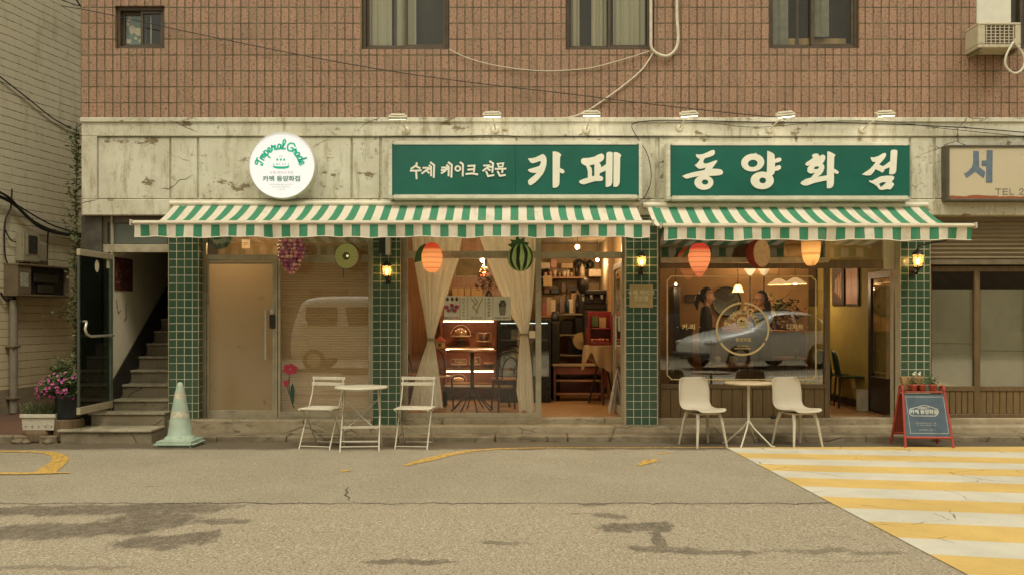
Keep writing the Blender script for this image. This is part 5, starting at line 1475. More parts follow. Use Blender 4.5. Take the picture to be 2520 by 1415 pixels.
# peach / strawberry shaped one
c = W(1721, 637, yl)
o = thing('peach_lantern', 'glowing pink and orange peach lantern tapering to a point below', 'lantern', W(1721, 683, yl), GL)
MB().lathe([(0, .19), (.05, .188), (.10, .16), (.13, .11), (.138, .04), (.13, -.03), (.10, -.11), (.06, -.18), (.025, -.225), (0, -.235)], c, 28).build('paper_shade', paper('peach_paper', (0.93, 0.44, 0.28), .46, ribs=.062, top=(0.68, 0.10, 0.085), topz=.345), o)
m = MB(); leafshape(m, c + Vector((-.06, .02, .18)), .24, .06, R(228)); m.build('leaf', leafm, o)
m = MB(); hang(m, c + Vector((0, 0, .19))); m.build('hanging_cord', M['cable'], o)
# grapefruit half
c = W(1872, 624, yl)
o = thing('grapefruit_lantern', 'halved grapefruit lantern with pale tan face and red rind', 'lantern', W(1868, 661, yl), GL)
Mg = Matrix.Rotation(R(38), 4, 'Z') @ RX
t = NT('grapefruit_face')
cc = t.mix((0.56, 0.33, 0.145), (0.42, 0.24, 0.10), t.step(t.noise(28, 4, .7), .4, .65))
MB().lathe([(0, .02), (.17, .02)], c, 40, Mg).build('slice_face', t.pbr(cc, .65, Emission_Color=cc, Emission_Strength=.12), o)
MB().lathe([(.17, .02), (.178, .01), (.178, -.04), (.155, -.10), (.10, -.15), (0, -.165)], c, 40, Mg).build('fruit_rind', paper('rind_paper', (0.55, 0.10, 0.075), .16), o)
m = MB(); hang(m, c + Vector((0, 0, .17))); m.build('hanging_cord', M['cable'], o)
# banana-yellow elongated one
c = W(1996, 612, yl)
o = thing('papaya_lantern', 'long glowing yellow lantern with a thin stem below, rightmost fruit', 'lantern', W(1996, 657, yl), GL)
MB().lathe([(0, .27), (.06, .26), (.10, .2), (.115, .1), (.115, 0), (.108, -.08), (.09, -.15), (.055, -.205), (.0, -.22)], c, 28).build('paper_shade', paper('yellow_paper', (0.92, 0.62, 0.30), .42, ribs=.16), o)
m = MB(); hang(m, c + Vector((0, 0, .26))); m.tube([c + Vector((.004, -.06, -.13)), c + Vector((.004, -.02, -.215)), c + Vector((.004, 0, -.27))], .007, 6); m.build('hanging_cord', pm('brown_stem', (0.22, 0.13, 0.05), .7), o)
for nm_, q in (('mango_lantern', W(1063, 640, yl)), ('peach_lantern', W(1721, 637, yl)), ('papaya_lantern', W(1996, 625, yl))): point('lantern_glow', q, LG, .05, (1.0, .72, .40), bpy.data.objects[nm_])

# ================================================================== white folding bistro set on the left
def bistro_chair(label):
    o = thing('folding_chair', label, 'chair', (0, 0, 0), 'white folding bistro chairs by the round table', local=True)
    r = .008
    for s in (-1, 1):
        xx = s * .185
        MB().tube([(xx, .20, .80), (xx, .14, .60), (xx, -.21, .0)], r, 8).build('leg', M['white_metal'], o)
        MB().tube([(xx * .92, -.16, .45), (xx * .92, .02, .28), (xx * .92, .24, .0)], r, 8).build('leg', M['white_metal'], o)
    m = MB()
    m.box(-.205, .205, .188, .200, .762, .80).box(-.205, .205, .172, .184, .695, .735)
    m.build('backrest', M['white_metal'], o, bevel=.004)
    m = MB()
    for i in range(6):
        y = -.19 + i * .064
        m.box(-.21, .21, y, y + .05, .447, .459)
    m.box(-.2, -.18, -.19, .18, .435, .4465); m.box(.18, .2, -.19, .18, .435, .4465)
    m.build('seat', M['white_metal'], o, bevel=.003)
    m = MB()
    m.tube([(-.185, -.19, .035), (.185, -.19, .035)], .006, 6).tube([(-.17, .22, .03), (.17, .22, .03)], .006, 6).tube([(-.17, .13, .14), (.17, .13, .14)], .005, 6)
    m.tube([(-.17, .04, .26), (0, .11, .17), (.17, .04, .26)], .004, 6)
    m.build('stretcher', M['white_metal'], o)
    return o
def place(o, px, py, y, rz):
    o.location = (X(px, y), y, G(y)); o.rotation_euler = (0, 0, R(rz))
c1 = bistro_chair('white folding chair left of the white round table, before the blind')
place(c1, 792, 1098, -.93, -12)
c2 = dup(c1, None, None, 'white folding chair right of the folding table, before a tiled column'); place(c2, 1021, 1098, -.93, -6)
y = -1.12
o = thing('folding_table', 'round white folding bistro table between the two folding chairs', 'table', (X(889, y), y, G(y)), None, R(4), True)
MB().lathe([(0, .690), (.292, .690), (.298, .697), (.298, .708), (.29, .712), (0, .712)], (0, 0, 0), 48).build('tabletop', M['white_metal'], o)
for s in (-1, 1):
    m = MB().tube([(-.205, .17 * s, .685), (-.205, .06 * s, .50), (-.215, -.20 * s, 0)], .009, 8); m.build('leg', M['white_metal'], o)
    m = MB().tube([(.205, .17 * s, .685), (.205, .06 * s, .50), (.215, -.20 * s, 0)], .009, 8); m.build('leg', M['white_metal'], o)
m = MB()
m.box(-.205, .205, -.105, -.093, .25, .275)
m.tube([(-.212, -.17, .055), (.212, -.17, .055)], .007, 6).tube([(-.212, .17, .055), (.212, .17, .055)], .007, 6).tube([(-.212, -.14, .11), (.212, -.14, .11)], .006, 6)
m.tube([(-.205, .05, .58), (.02, -.02, .36), (.19, -.08, .22)], .006, 6).tube([(.205, .06, .58), (-.02, .02, .36), (-.19, -.07, .22)], .006, 6)
m.build('brace', M['white_metal'], o)

# ================================================================== cream shell chairs and their table
def shell_chair(label):
    o = thing('shell_chair', label, 'chair', (0, 0, 0), 'cream plastic shell chairs outside the tea room', local=True)
    prof = [(-.245, .425), (-.235, .445), (-.19, .450), (-.10, .440), (.0, .430), (.08, .428), (.15, .445), (.195, .49), (.222, .56), (.245, .65), (.265, .74), (.278, .80), (.281, .83)]
    wd = [.175, .19, .205, .215, .218, .216, .212, .212, .214, .212, .205, .19, .15]
    nu = 14; m = MB(); vs_ = []; fs = []
    for (yy, zz), w_ in zip(prof, wd):
        for i in range(nu + 1):
            u = -1 + 2 * i / nu
            xx = w_ * math.sin(u * math.pi / 2 * .98)
            curl = abs(u) ** 2.6
            seatness = max(0, min(1, (.62 - zz) / .12)); 
            vs_.append((xx, yy - (1 - seatness) * curl * .055, zz + seatness * curl * .025))
    n = nu + 1
    for j in range(len(prof) - 1):
        for i in range(nu): fs.append((j * n + i, j * n + i + 1, (j + 1) * n + i + 1, (j + 1) * n + i))
    m.add(vs_, fs, True)
    m.build('seat_shell', M['white_plastic'], o, solid=.014, sub=1)
    m = MB().box(-.15, .15, -.15, .14, .395, .418); m.build('under_frame', M['white_plastic'], o, bevel=.008)
    for sx in (-1, 1):
        for sy, yy in ((-1, -.14), (1, .13)):
            MB().tube([(sx * .145, yy, .408), (sx * .165, yy + sy * .035, .30), (sx * .205, yy + sy * .085, .0)], [.024, .021, .013], 10).build('leg', M['white_plastic'], o)
    return o
s1 = shell_chair('cream shell chair left of the tall-stemmed round table')
place(s1, 1729, 1092, -.80, 18); s1.scale = (.95, .95, .95)
s2 = dup(s1, None, None, 'cream shell chair right of the tall-stemmed round table'); place(s2, 1961, 1092, -.80, 18)
y = -.78
o = thing('bistro_table', 'small round white pedestal table between two cream shell chairs', 'table', (X(1842, y), y, G(y)), None, R(12), True)
MB().lathe([(0, .718), (.262, .718), (.272, .724), (.274, .736), (.266, .742), (0, .742)], (0, 0, 0), 48).build('tabletop', pm('tan_tabletop', (0.50, 0.385, 0.245), .45, .08, 9, grime=.2), o)
MB().tube([(0, 0, .717), (0, 0, .25)], .017, 12).lathe([(.09, .717), (.09, .709), (.02, .70)], (0, 0, 0), 20).build('pedestal', M['white_metal'], o)
for k in range(4):
    a = R(45 + 90 * k)
    MB().tube([(0, 0, .30), (.06 * math.cos(a), .06 * math.sin(a), .21), (.27 * math.cos(a), .27 * math.sin(a), .012), (.31 * math.cos(a), .31 * math.sin(a), .008)], .0105, 8).build('leg', M['white_metal'], o)

# ================================================================== traffic cone
y = -.78
cx = X(443, y); g = G(y)
o = thing('traffic_cone', 'faded mint green traffic cone with two worn bands on the kerb', 'cone', (cx, y, g))
mint = pm('faded_mint_plastic', (0.36, 0.44, 0.34), 0.6, .14, 6, grime=.7, grimecol=(0.17, 0.16, 0.10), gscale=8)
m = MB().box(cx - .235, cx + .235, y - .235, y + .235, g, g + .075); m.build('base', mint, o, bevel=.035, seg=2)
m = MB().lathe([(.178, .074), (.172, .10), (.150, .115), (.138, .13), (.098, .39), (.060, .60), (.036, .71), (.026, .735), (.012, .742), (0, .742)], (cx, y, g), 36); m.build('cone_body', mint, o)
for pr_ in ([(.1085, .335), (.0975, .405)], [(.0715, .55), (.054, .64)]):
    MB().lathe(pr_, (cx, y, g), 36).build('band', pm('worn_band', (0.50, 0.46, 0.34), 0.55, .2, 18, grime=.5, gscale=14), o)

# ================================================================== pots on logs at the left corner
def leaves(m, n, pos, size, rg, up=0.5):
    for _ in range(n):
        p = pos(rg); s_ = size * rg.uniform(.6, 1.4)
        a = rg.uniform(0, 6.283); el = rg.uniform(-.7, 1.2)
        d = Vector((math.cos(a) * math.cos(el), math.sin(a) * math.cos(el), math.sin(el) * up + .1)).normalized()
        sd_ = d.cross(Vector((rg.uniform(-.4, .4), rg.uniform(-.4, .4), 1))).normalized()
        nn = d.cross(sd_)
        m.m = rg.choice((0, 0, 1, 1, 2))
        m.add([p, p + d * s_ * .45 + sd_ * s_ * .28 + nn * s_ * .05, p + d * s_, p + d * s_ * .45 - sd_ * s_ * .28 + nn * s_ * .05], [(0, 1, 2, 3)])
LF = [pm('leaf_dark', (0.085, 0.115, 0.042), 0.55, .2, 30), pm('leaf_mid', (0.13, 0.17, 0.06), 0.55, .2, 30), pm('leaf_light', (0.23, 0.26, 0.10), 0.55, .2, 30)]
y = -.36; g = .07
cx = X(170, y)
o = thing('log_stump', 'taller round wooden stump carrying the dark flower pot', 'stump', (cx, y, .0))
m = MB().lathe([(0, .0), (.172, .0), (.178, .02), (.17, .10), (.168, .245), (.163, .262), (0, .264)], (cx, y, .01), 26)
rg = random.Random(3)
m.v = [v + Vector((.006 * math.sin(v.z * 30 + v.x * 60), .006 * math.cos(v.y * 70), 0)) for v in m.v]
m.build('log', M['log'], o)
o = thing('flower_pot', 'dark blue-green round pot full of pink petunias', 'flower pot', (cx, y, .275))
m = MB().lathe([(0, .0), (.125, .0), (.135, .02), (.165, .26), (.178, .265), (.178, .295), (.160, .295), (.155, .25), (0, .25)], (cx, y, .276), 36)
m.build('pot', pm('dark_glazed_pot', (0.022, 0.032, 0.036), 0.35, .2, 6, grime=.3), o)
cz = Z(955, y)
fc = Vector((X(160, y), y, cz))
def bl(rg):
    while True:
        p = Vector((rg.uniform(-1, 1), rg.uniform(-1, 1), rg.uniform(-1, 1)))
        if p.length < 1: break
    return fc + Vector((p.x * .34, p.y * .25, p.z * .17 - .10 * p.x * p.x + .04))
m = MB(); rg = random.Random(21)
leaves(m, 1700, bl, .050, rg)
for _ in range(40):
    a = rg.uniform(0, 6.28); rad_ = rg.uniform(.1, .3)
    m.m = 1; m.tube([Vector((cx, y, .55)), Vector((cx + rad_ * .6 * math.cos(a), y + rad_ * .5 * math.sin(a), cz)), Vector((fc.x + rad_ * 1.1 * math.cos(a), y + rad_ * .8 * math.sin(a), cz + rg.uniform(-.13, .12)))], .003, 4)
m.build('foliage', LF, o)
m = MB()
for _ in range(75):
    a = rg.uniform(0, 6.283); h = rg.uniform(-.75, .95)
    q = Vector((math.cos(a) * math.sqrt(1 - h * h), -abs(math.sin(a)) * math.sqrt(1 - h * h), h))
    if q.x > .55 and rg.random() < .75: continue
    p = fc + Vector((q.x * .335, q.y * .26, q.z * .165 - .09 * q.x * q.x + .035))
    nn = (q + Vector((0, -.6, .15))).normalized(); u = nn.orthogonal().normalized(); v = nn.cross(u)
    r_ = rg.uniform(.015, .022)
    m.m = rg.choice((0, 0, 1))
    pts = [p + nn * .004]
    for k in range(10):
        b = k * .6283; rad_ = r_ * (1.0 if k % 2 == 0 else .72)
        pts.append(p + (u * math.cos(b) + v * math.sin(b)) * rad_ + nn * (.012 if k % 2 == 0 else .009))
    m.add(pts, [(0, 1 + k, 1 + (k + 1) % 10) for k in range(10)])
m.build('blossoms', [pm('magenta_petal', (0.46, 0.05, 0.25), 0.55, .2, 40), pm('pale_pink_petal', (0.58, 0.13, 0.36), 0.55, .2, 40)], o)
# white planter on the lower stump
y = -.40; cx = X(98, y)
o = thing('log_stump', 'low cut log under the white planter box', 'stump', (cx, y, 0))
m = MB().lathe([(0, .0), (.165, .0), (.17, .03), (.162, .10), (.16, .142), (0, .144)], (cx, y, .0), 24); m.build('log', M['log'], o)
o = thing('planter_box', 'white rectangular planter box with wispy grass on a log', 'planter', (cx, y, .146))
b0, b1 = X(53, y - .1), X(136, y - .1)
m = MB()
T, Bt = Z(1019, y - .1), .147
def tap(x, yy, z):
    k = 1 - .08 * (T - z) / (T - Bt)
    return Vector((cx + (x - cx) * k, y + (yy - y) * k, z))
for (xa_, xb_, ya_2, yb_2) in ((b0, b1, y - .11, y - .095), (b0, b1, y + .095, y + .11), (b0, b0 + .015, y - .0949, y + .0949), (b1 - .015, b1, y - .0949, y + .0949)):
    q = MB().box(xa_, xb_, ya_2, yb_2, Bt, T); q.v = [tap(*v) for v in q.v]; m.add(q.v, q.f)
q = MB().box(b0 + .002, b1 - .002, y - .10, y + .10, Bt + .001, T - .03); q.v = [tap(*v) for v in q.v]; m.add(q.v, q.f)
m.build('box', pm('white_planter_plastic', (0.58, 0.53, 0.41), 0.55, .08, 8, grime=.5, grimecol=(.25, .19, .11), gscale=9), o, bevel=.003)
m = MB().frame(b0 - .012, b1 + .012, T - .012, T - .0121 + .035, .02, y - .125, y - .1105)
m = MB().box(b0 - .012, b1 + .012, y - .124, y - .111, T - .04, T + .004).box(b0 - .012, b1 + .012, y + .111, y + .124, T - .04, T + .004)
m.build('rim', pm('white_planter_rim', (0.62, 0.57, 0.45), 0.5, .06, 8, grime=.3), o, bevel=.004)
m = MB()
for k in range(5): m.box(b0 + .05 + k * .078, b0 + .062 + k * .078, y - .1115, y - .1085, Bt + .045, Bt + .057)
m.build('drain_hole', M['black_metal'], o)
m = MB(); rg = random.Random(9)
for _ in range(420):
    x0_ = rg.uniform(b0 - .01, b1 - .05); yy = y + rg.uniform(-.08, .08); L = rg.uniform(.06, .20); a = rg.uniform(0, 6.28); ln = rg.uniform(.2, .9)
    p0 = Vector((x0_, yy, T - .03)); p1 = p0 + Vector((math.cos(a) * ln * L * .5, math.sin(a) * ln * L * .5, L * .7)); p2 = p1 + Vector((math.cos(a) * ln * L * .6, math.sin(a) * ln * L * .6, L * .25))
    s_ = Vector((-math.sin(a), math.cos(a), 0)) * .0035
    m.m = rg.choice((0, 1, 1)); m.add([p0 - s_, p0 + s_, p1 + s_ * .8, p1 - s_ * .8, p2], [(0, 1, 2, 3), (3, 2, 4)])
leaves(m, 160, lambda r_: Vector((r_.uniform(b0 - .06, b1 - .1), y + r_.uniform(-.1, .1), T + r_.uniform(0, .13))), .025, rg)
m.build('grass_tuft', [pm('dry_grass', (0.18, 0.19, 0.085), 0.7, .2, 30), pm('green_grass', (0.105, 0.13, 0.05), 0.7, .2, 30), LF[1]], o)
# dark clump behind the petunias and rubble stones by the logs
o = thing('leafy_shrub', 'dark low shrub behind the pink petunias', 'shrub', (X(150, .1), .1, .07))
m = MB(); rg = random.Random(31)
leaves(m, 500, lambda r_: W(r_.gauss(152, 15), r_.gauss(915, 16), .1 + r_.uniform(-.1, .1)), .05, rg)
for k in range(6): m.tube([Vector((X(150, .1), .1, .1)), W(140 + 5 * k, 930 - 4 * k, .1)], .005, 5)
m.build('foliage', LF, o)
rg = random.Random(14)
for i, (px, r_) in enumerate(((45, .055), (118, .05), (64, .045))):
    yy = -.62; p = Vector((X(px, yy), yy, G(yy) + r_ * .42))
    m = MB().ell((0, 0, 0), (r_ * 1.25, r_, r_ * .62), 10, 7)
    m.v = [p + v * (1 + .18 * math.sin(v.x * 70 + i) + .15 * math.cos(v.y * 60)) for v in m.v]
    m.build('loose_stone', M['kerb'], None, org=(p.x, p.y, 0), label='loose grey stone on the road ' + ('at far left of the logs', 'wedged between the two logs', 'under the front edge of the low log')[i], cat='stone', group='loose stones by the logs')

# ivy climbing the corner of the building
o = thing('ivy', 'green ivy climbing the corner between yellow wall and tiled building', 'ivy', (X(186, .35), .35, .1))
m = MB(); rg = random.Random(17)
yv = .4
stem = [(190, 1000), (186, 930), (190, 860), (184, 790), (190, 720), (183, 650), (190, 580), (186, 500), (189, 420), (187, 350), (190, 305)]
m.m = 3; m.tube(smooth_path([W(a, b, yv) for a, b in stem]), .006, 6); m.tube(smooth_path([W(188, 820, yv), W(165, 772, yv), W(140, 768, yv - .1)]), .004, 5)
m.build('stem', [pm('ivy_stem', (0.11, 0.075, 0.035), .8)], o)
m = MB()
def ivp(r_):
    py = r_.uniform(312, 900)
    cl = .5 + .5 * math.sin(py * .043) * math.sin(py * .017 + 1)
    wdt = 5 + 17 * cl * (1.2 if py < 560 else .9)
    return W(193 - abs(r_.gauss(0, wdt * .62)), py, yv + r_.uniform(-.12, .12))
leaves(m, 950, ivp, .068, rg)
leaves(m, 60, lambda r_: W(r_.gauss(158, 16), r_.gauss(770, 8), yv - .05), .05, rg)
leaves(m, 40, lambda r_: W(r_.gauss(178, 8), r_.gauss(655, 14), yv - .05), .05, rg)
m.build('foliage', [pm('ivy_dark', (0.10, 0.135, 0.05), .55, .2, 30), pm('ivy_mid', (0.17, 0.205, 0.085), .55, .2, 30), pm('ivy_light', (0.17, 0.185, 0.075), .55, .2, 30)], o)
# weeds under the sandwich board
o = thing('weeds', 'dry weeds sprouting from the kerb under the red board', 'weeds', (X(2300, -.46), -.46, 0))
m = MB(); rg = random.Random(4)
for _ in range(70):
    p0 = W(rg.gauss(2300, 12), 1086, -.47); p0.z = .02; a = rg.uniform(0, 6.28); L = rg.uniform(.03, .10)
    p1 = p0 + Vector((math.cos(a) * L, math.sin(a) * L * .3, L * .55)); s_ = Vector((.003, 0, 0))
    m.m = rg.choice((0, 1)); m.add([p0 - s_, p0 + s_, p1], [(0, 1, 2)])
m.build('foliage', [pm('dry_weed', (0.24, 0.18, 0.08), .8), LF[1]], o)

# ================================================================== red sandwich board with pots
y = -.80
red = pm('red_board_paint', (0.36, 0.045, 0.030), 0.42, .08, 9, grime=.2)
o = thing('sandwich_board', 'red framed sandwich board with blue panel and pots on top', 'sandwich board', (X(2268, y), y, G(y)), None, R(-3), True)
H = .635; hw = .235
def fr(m, s):
    """one hoop leg frame leaning in y by s"""
    def p(x, t): return Vector((x, s * (.05 + .17 * (1 - t)), H * t))
    return p
pf = fr(None, -1); pb = fr(None, 1)
for s, p in ((-1, pf), (1, pb)):
    for e in (-1, 1):
        MB().tube([p(e * (hw + .035), 0), p(e * hw, 1.0)], .015, 8).build('leg', red, o)
    MB().tube([p(-hw - .028, .19), p(hw + .028, .19)], .013, 8).build('cross_bar', red, o)
for e in (-1, 1):
    MB().tube(smooth_path([pf(e * hw, 1.0), Vector((e * (hw - .0), -.045, H + .045)), Vector((e * hw, 0, H + .062)), Vector((e * hw, .045, H + .045)), pb(e * hw, 1.0)]), .015, 8).build('handle_hoop', red, o)
m = MB().box(-hw + .02, hw - .02, -.075, .075, H - .01, H + .006); m.build('shelf', pm('red_shelf', (0.26, 0.06, 0.03), .5, .1), o, bevel=.004)
def panel(p, off):
    m = MB(); a, b = .215, .955
    d = off
    q = [p(-hw - .024, a), p(hw + .024, a), p(hw - .013, b), p(-hw + .013, b)]
    v = [x + Vector((0, d, 0)) for x in q] + [x + Vector((0, d + .01, 0)) for x in q]
    return m.add(v, [(0, 1, 2, 3), (7, 6, 5, 4), (0, 4, 5, 1), (1, 5, 6, 2), (2, 6, 7, 3), (3, 7, 4, 0)])
panel(pf, -.006).build('front_panel', pm('blue_grey_chalkboard', (0.058, 0.088, 0.115), 0.6, .14, 9), o)
panel(pb, -.004).build('rear_panel', pm('dark_red_board', (0.22, 0.035, 0.024), 0.55, .1), o)
pale = pm('pale_board_print', (0.55, 0.54, 0.47), 0.6)
def onp(px, py, lift=.009):
    """photo pixel -> on the front panel plane"""
    t_ = .215 + (1065 - py) / (1065 - 966) * .74
    x = (px - 2284.5) / 103 * 2 * hw * 1.04
    q = pf(0, t_); return Vector((x, q.y - lift, q.z))
m = MB()
bord = [(2250, 1006), (2252, 1001), (2262, 998), (2270, 996), (2278, 993), (2288, 992), (2296, 995), (2304, 998), (2312, 1001), (2314, 1007), (2311, 1013), (2306, 1017), (2255, 1017), (2250, 1012)]
bord = [(2245 + (a - 2250) * 1.09, b) for a, b in bord]
m.ribbon(bord, 1.3, lambda a, b: onp(a, b), True)
m.ribbon([(2240, 972), (2330, 972), (2333, 1058), (2243, 1058)], .7, lambda a, b: onp(a, b, .0075), True)
kk = 2 * hw * 1.04 / 103
def txt(m, body, px, py, s_, b=0.0008):
    base = onp(px, py, .0085); up = (onp(px, py - 1, .0085) - base); up = up / (kk)
    put_text(m, body, s_ * kk, lambda u, v: base + Vector((u, 0, 0)) + up * v, b, 1.0)
txt(m, '카페 동양화점', 2280, 1008, 11.5, .0012)
txt(m, '수제케이크', 2280, 999, 6)
rl = random.Random(6)
for py, a, b in ((1034, 2258, 2306), (1039, 2258, 2306), (1050, 2264, 2303)):
    u = a
    while u < b:
        if rl.random() < .85: m.ribbon([(u, py - 1), (u + rl.uniform(-.3, 1.1), py + 1)], .55, lambda q, w_: onp(q, w_, .008))
        u += 2.1
m.build('board_lettering', pale, o)
brd = o
bm_ = Matrix.Translation((X(2268, y), y, G(y))) @ Matrix.Rotation(R(-3), 4, 'Z')
potm = pm('red_pot', (0.42, 0.075, 0.055), 0.55, .1, 14)
GP = 'small red pots on top of the sandwich board'
for i, (px, lab) in enumerate(((2246, 'left small red pot with leafy seedling on the red board'), (2267, 'middle small red pot on the red board, darker than its neighbours'), (2292, 'right small red pot with the bushiest leaves on the red board'))):
    lx_ = (px - 2268) * (D + y) / F
    base = bm_ @ Vector((lx_, -.028, H + .0065))
    o = thing('plant_pot', lab, 'plant pot', base, GP)
    m = MB().lathe([(0, 0), (.032, 0), (.042, .062), (.047, .063), (.047, .080), (.040, .080), (.037, .068), (0, .068)], base, 20); m.build('pot', potm, o)
    m = MB(); rg = random.Random(40 + i)
    hh = (.075, .055, .085)[i]
    leaves(m, (80, 45, 110)[i], lambda r_: base + Vector((r_.gauss(0, .030), r_.gauss(0, .022), .072 + abs(r_.gauss(0, hh * .6)))), .030, rg, 1.0)
    m.build('foliage', [pm('seedling_dark', (0.07, 0.105, 0.03), .6, .2), pm('seedling_mid', (0.13, 0.16, 0.05), .6, .2), pm('seedling_pale', (0.27, 0.26, 0.10), .6, .2)], o)
base = bm_ @ Vector((-.09, .045, H + .0065))
o = thing('planter_box', 'tan tapered planter standing behind the small red pots', 'planter', base)
m = MB(); q = [(-.12, -.028), (.12, -.028), (.12, .028), (-.12, .028)]; k = 1.16
v = [base + Vector((a * .9, b, 0)) for a, b in q] + [base + Vector((a * k, b * 1.1, .165)) for a, b in q]
m.add(v, [(3, 2, 1, 0), (0, 1, 5, 4), (1, 2, 6, 5), (2, 3, 7, 6), (3, 0, 4, 7), (4, 5, 6, 7)])
m.build('box', pm('tan_pot', (0.30, 0.175, 0.075), .7, .15, 9, grime=.3), o, bevel=.006)
for i, (px, py) in enumerate(((2249, 922), (2262, 919))):
    p = W(px, py, y + .05); p.z = base.z + .1655
    o = thing('bird_ornament', 'tiny white bird ornament perched on the tan planter, ' + ('left one' if i == 0 else 'right one'), 'ornament', p, 'white bird ornaments')
    m = MB().ell(p + Vector((0, 0, .022)), (.018, .024, .020), 10, 8).ell(p + Vector((.004, -.014, .045)), (.011, .013, .013), 9, 7)
    m.build('body', pm('white_ceramic', (0.66, 0.63, 0.55), .35, .04), o)
    MB().add([p + Vector((-.002, .015, .025)), p + Vector((.006, .015, .025)), p + Vector((.002, .05, .040))], [(0, 1, 2)]).build('tail', pm('white_ceramic', (0.66, 0.63, 0.55), .35), o)
# small socket box and foot bell on the sill
o = thing('floor_weight', 'round dark metal weight on the sill below the timber panel', 'weight', W(1903, 1045, .0))
m = MB().lathe([(0, 0), (.03, 0), (.034, .02), (.03, .035), (.012, .04), (.012, .05), (0, .05)], Vector((X(1903, .05), .05, .225)), 18); m.build('body', M['black_metal'], o)
# ================================================================== inside the café (left room)
curt = mk_fabric('cream_voile', (0.92, 0.87, 0.74), 0.2)
def tied_curtain(label, rows, y, folds, seed):
    o = thing('curtain', label, 'curtain', W((rows[0][1] + rows[0][2]) / 2, rows[-1][0], y), 'tied-back cream curtains in the café window')
    rg = random.Random(seed); n = folds * 6
    ph = [rg.uniform(-.25, .25) for _ in range(n + 1)]
    m = MB(); vs_ = []; fs = []
    K = []
    for i in range(len(rows) - 1):
        for j in range(4):
            t_ = j / 4; K.append([rows[i][k] + (rows[i + 1][k] - rows[i][k]) * t_ for k in range(3)])
    K.append(list(rows[-1]))
    for py, a, b in K:
        wpx = b - a; amp = .012 + .00016 * wpx
        for i in range(n + 1):
            u = i / n
            px = a + wpx * (u + .012 * math.sin(u * 31 + ph[i]))
            d = amp * (math.sin(u * folds * 6.283 + ph[i] * 2) + .4 * math.sin(u * folds * 14.1 + 1 + py * .01))
            vs_.append(W(px, py + (6 * math.sin(u * 9 + seed) if py > 1000 else 0), y) + Vector((0, d, 0)))
    for j in range(len(K) - 1):
        for i in range(n):
            a = j * (n + 1) + i
            fs.append((a, a + 1, a + n + 2, a + n + 1))
    m.add(vs_, fs, True); m.build('cloth', curt, o)
    tr = min(rows, key=lambda r_: r_[2] - r_[1])
    m = MB(); c = W((tr[1] + tr[2]) / 2, tr[0], y); rx = (tr[2] - tr[1]) * .56 * (D + y) / F
    m.tube([c + Vector((rx * math.cos(a * .5236), .035 * math.sin(a * .5236), 0)) for a in range(12)], .012, 8, closed=True); m.build('tie_band', pm('curtain_tie', (0.42, 0.34, 0.22), .8), o)
    return o
tied_curtain('left cream curtain tied low, flaring wide at the hem', [(556, 1012, 1142), (640, 1019, 1129), (700, 1029, 1109), (760, 1041, 1090), (805, 1048, 1076), (834, 1052, 1068), (848, 1050, 1070), (880, 1038, 1075), (930, 1023, 1082), (980, 1013, 1088), (1008, 1008, 1091)], .36, 7, 3)
tied_curtain('right cream curtain tied near its edge, narrow at the hem', [(556, 1172, 1322), (640, 1199, 1318), (700, 1222, 1314), (760, 1250, 1309), (800, 1272, 1303), (822, 1282, 1299), (850, 1278, 1303), (900, 1274, 1308), (960, 1271, 1312), (1013, 1279, 1315)], .36, 7, 8)
# menu banner: five paper sheets
yb2 = .255
o = thing('menu_banner', 'strip of five white menu sheets hung across the café window', 'menu banner', W(1175, 788, yb2))
pap = pm('menu_paper', (0.84, 0.80, 0.68), .7, .04)
ink = pm('dark_ink', (0.07, 0.06, 0.05), .7); pk = pm('pink_ink', (0.50, 0.06, 0.14), .6); gd = pm('ochre_ink', (0.42, 0.30, 0.08), .6); gn = pm('green_ink', (0.10, 0.22, 0.12), .6); br = pm('grey_ink', (0.28, 0.25, 0.20), .6)
xs_ = [1093, 1132, 1151, 1194, 1213, 1258]
for i in range(5):
    s_ = MB().pbox(xs_[i] + .5, xs_[i + 1] - .5, 728 + .3 * i, 786 + .3 * i, yb2, yb2 + .004).build('menu_sheet', pap, o)
m = MB(); f = lambda u, v: W(u, v, yb2 - .002)
for px in (1101, 1113, 1124): m.prism(ring(px, 736, 4, 5, 7), lambda u, v, d: f(u, v), 0)
m.m = 1
for px, py, r_ in ((1099, 756, 6), (1124, 755, 6), (1104, 764, 5), (1119, 764, 5), (1112, 751, 5)): m.prism(ring(px, py, r_, r_ * .9, 9), lambda u, v, d: f(u, v) + Vector((0, -.0004 * (px - 1090), 0)), 0)
m.m = 4; m.prism(ring(1112, 760, 4, 7, 9), lambda u, v, d: f(u, v) + Vector((0, -.02, 0)), 0)
m.m = 2
for a in ([(1160, 735), (1170, 748), (1163, 755), (1176, 768)], [(1188, 734), (1178, 752), (1172, 772)], [(1168, 735), (1175, 742), (1170, 750)]): m.ribbon(a, 2.4, lambda u, v, k=len(a) + a[0][0]: f(u, v) + Vector((0, -.0001 * (k % 9), 0)))
m.m = 0
m.prism([(1227, 745), (1246, 745), (1243, 775), (1230, 775)], lambda u, v, d: f(u, v), 0)
m.m = 4; m.prism([(1229, 754), (1244, 754), (1242, 773), (1231, 773)], lambda u, v, d: f(u, v) + Vector((0, -.001, 0)), 0)
m.m = 0; m.prism(ring(1237, 742, 7, 4, 9), lambda u, v, d: f(u, v) + Vector((0, -.0015, 0)), 0)
rl = random.Random(12)
for px, mi in ((1141, 2), (1203, 0)):
    for k in range(6):
        m.m = mi; py = 736 + k * 8
        m.ribbon([(px - 3, py), (px + 3, py + rl.uniform(-1, 1))], 1.3, f); m.ribbon([(px + rl.uniform(-2, 2), py - 2.5), (px + rl.uniform(-2, 2), py + 3)], 1.2, lambda u, v: f(u, v) + Vector((0, -.0005, 0)))
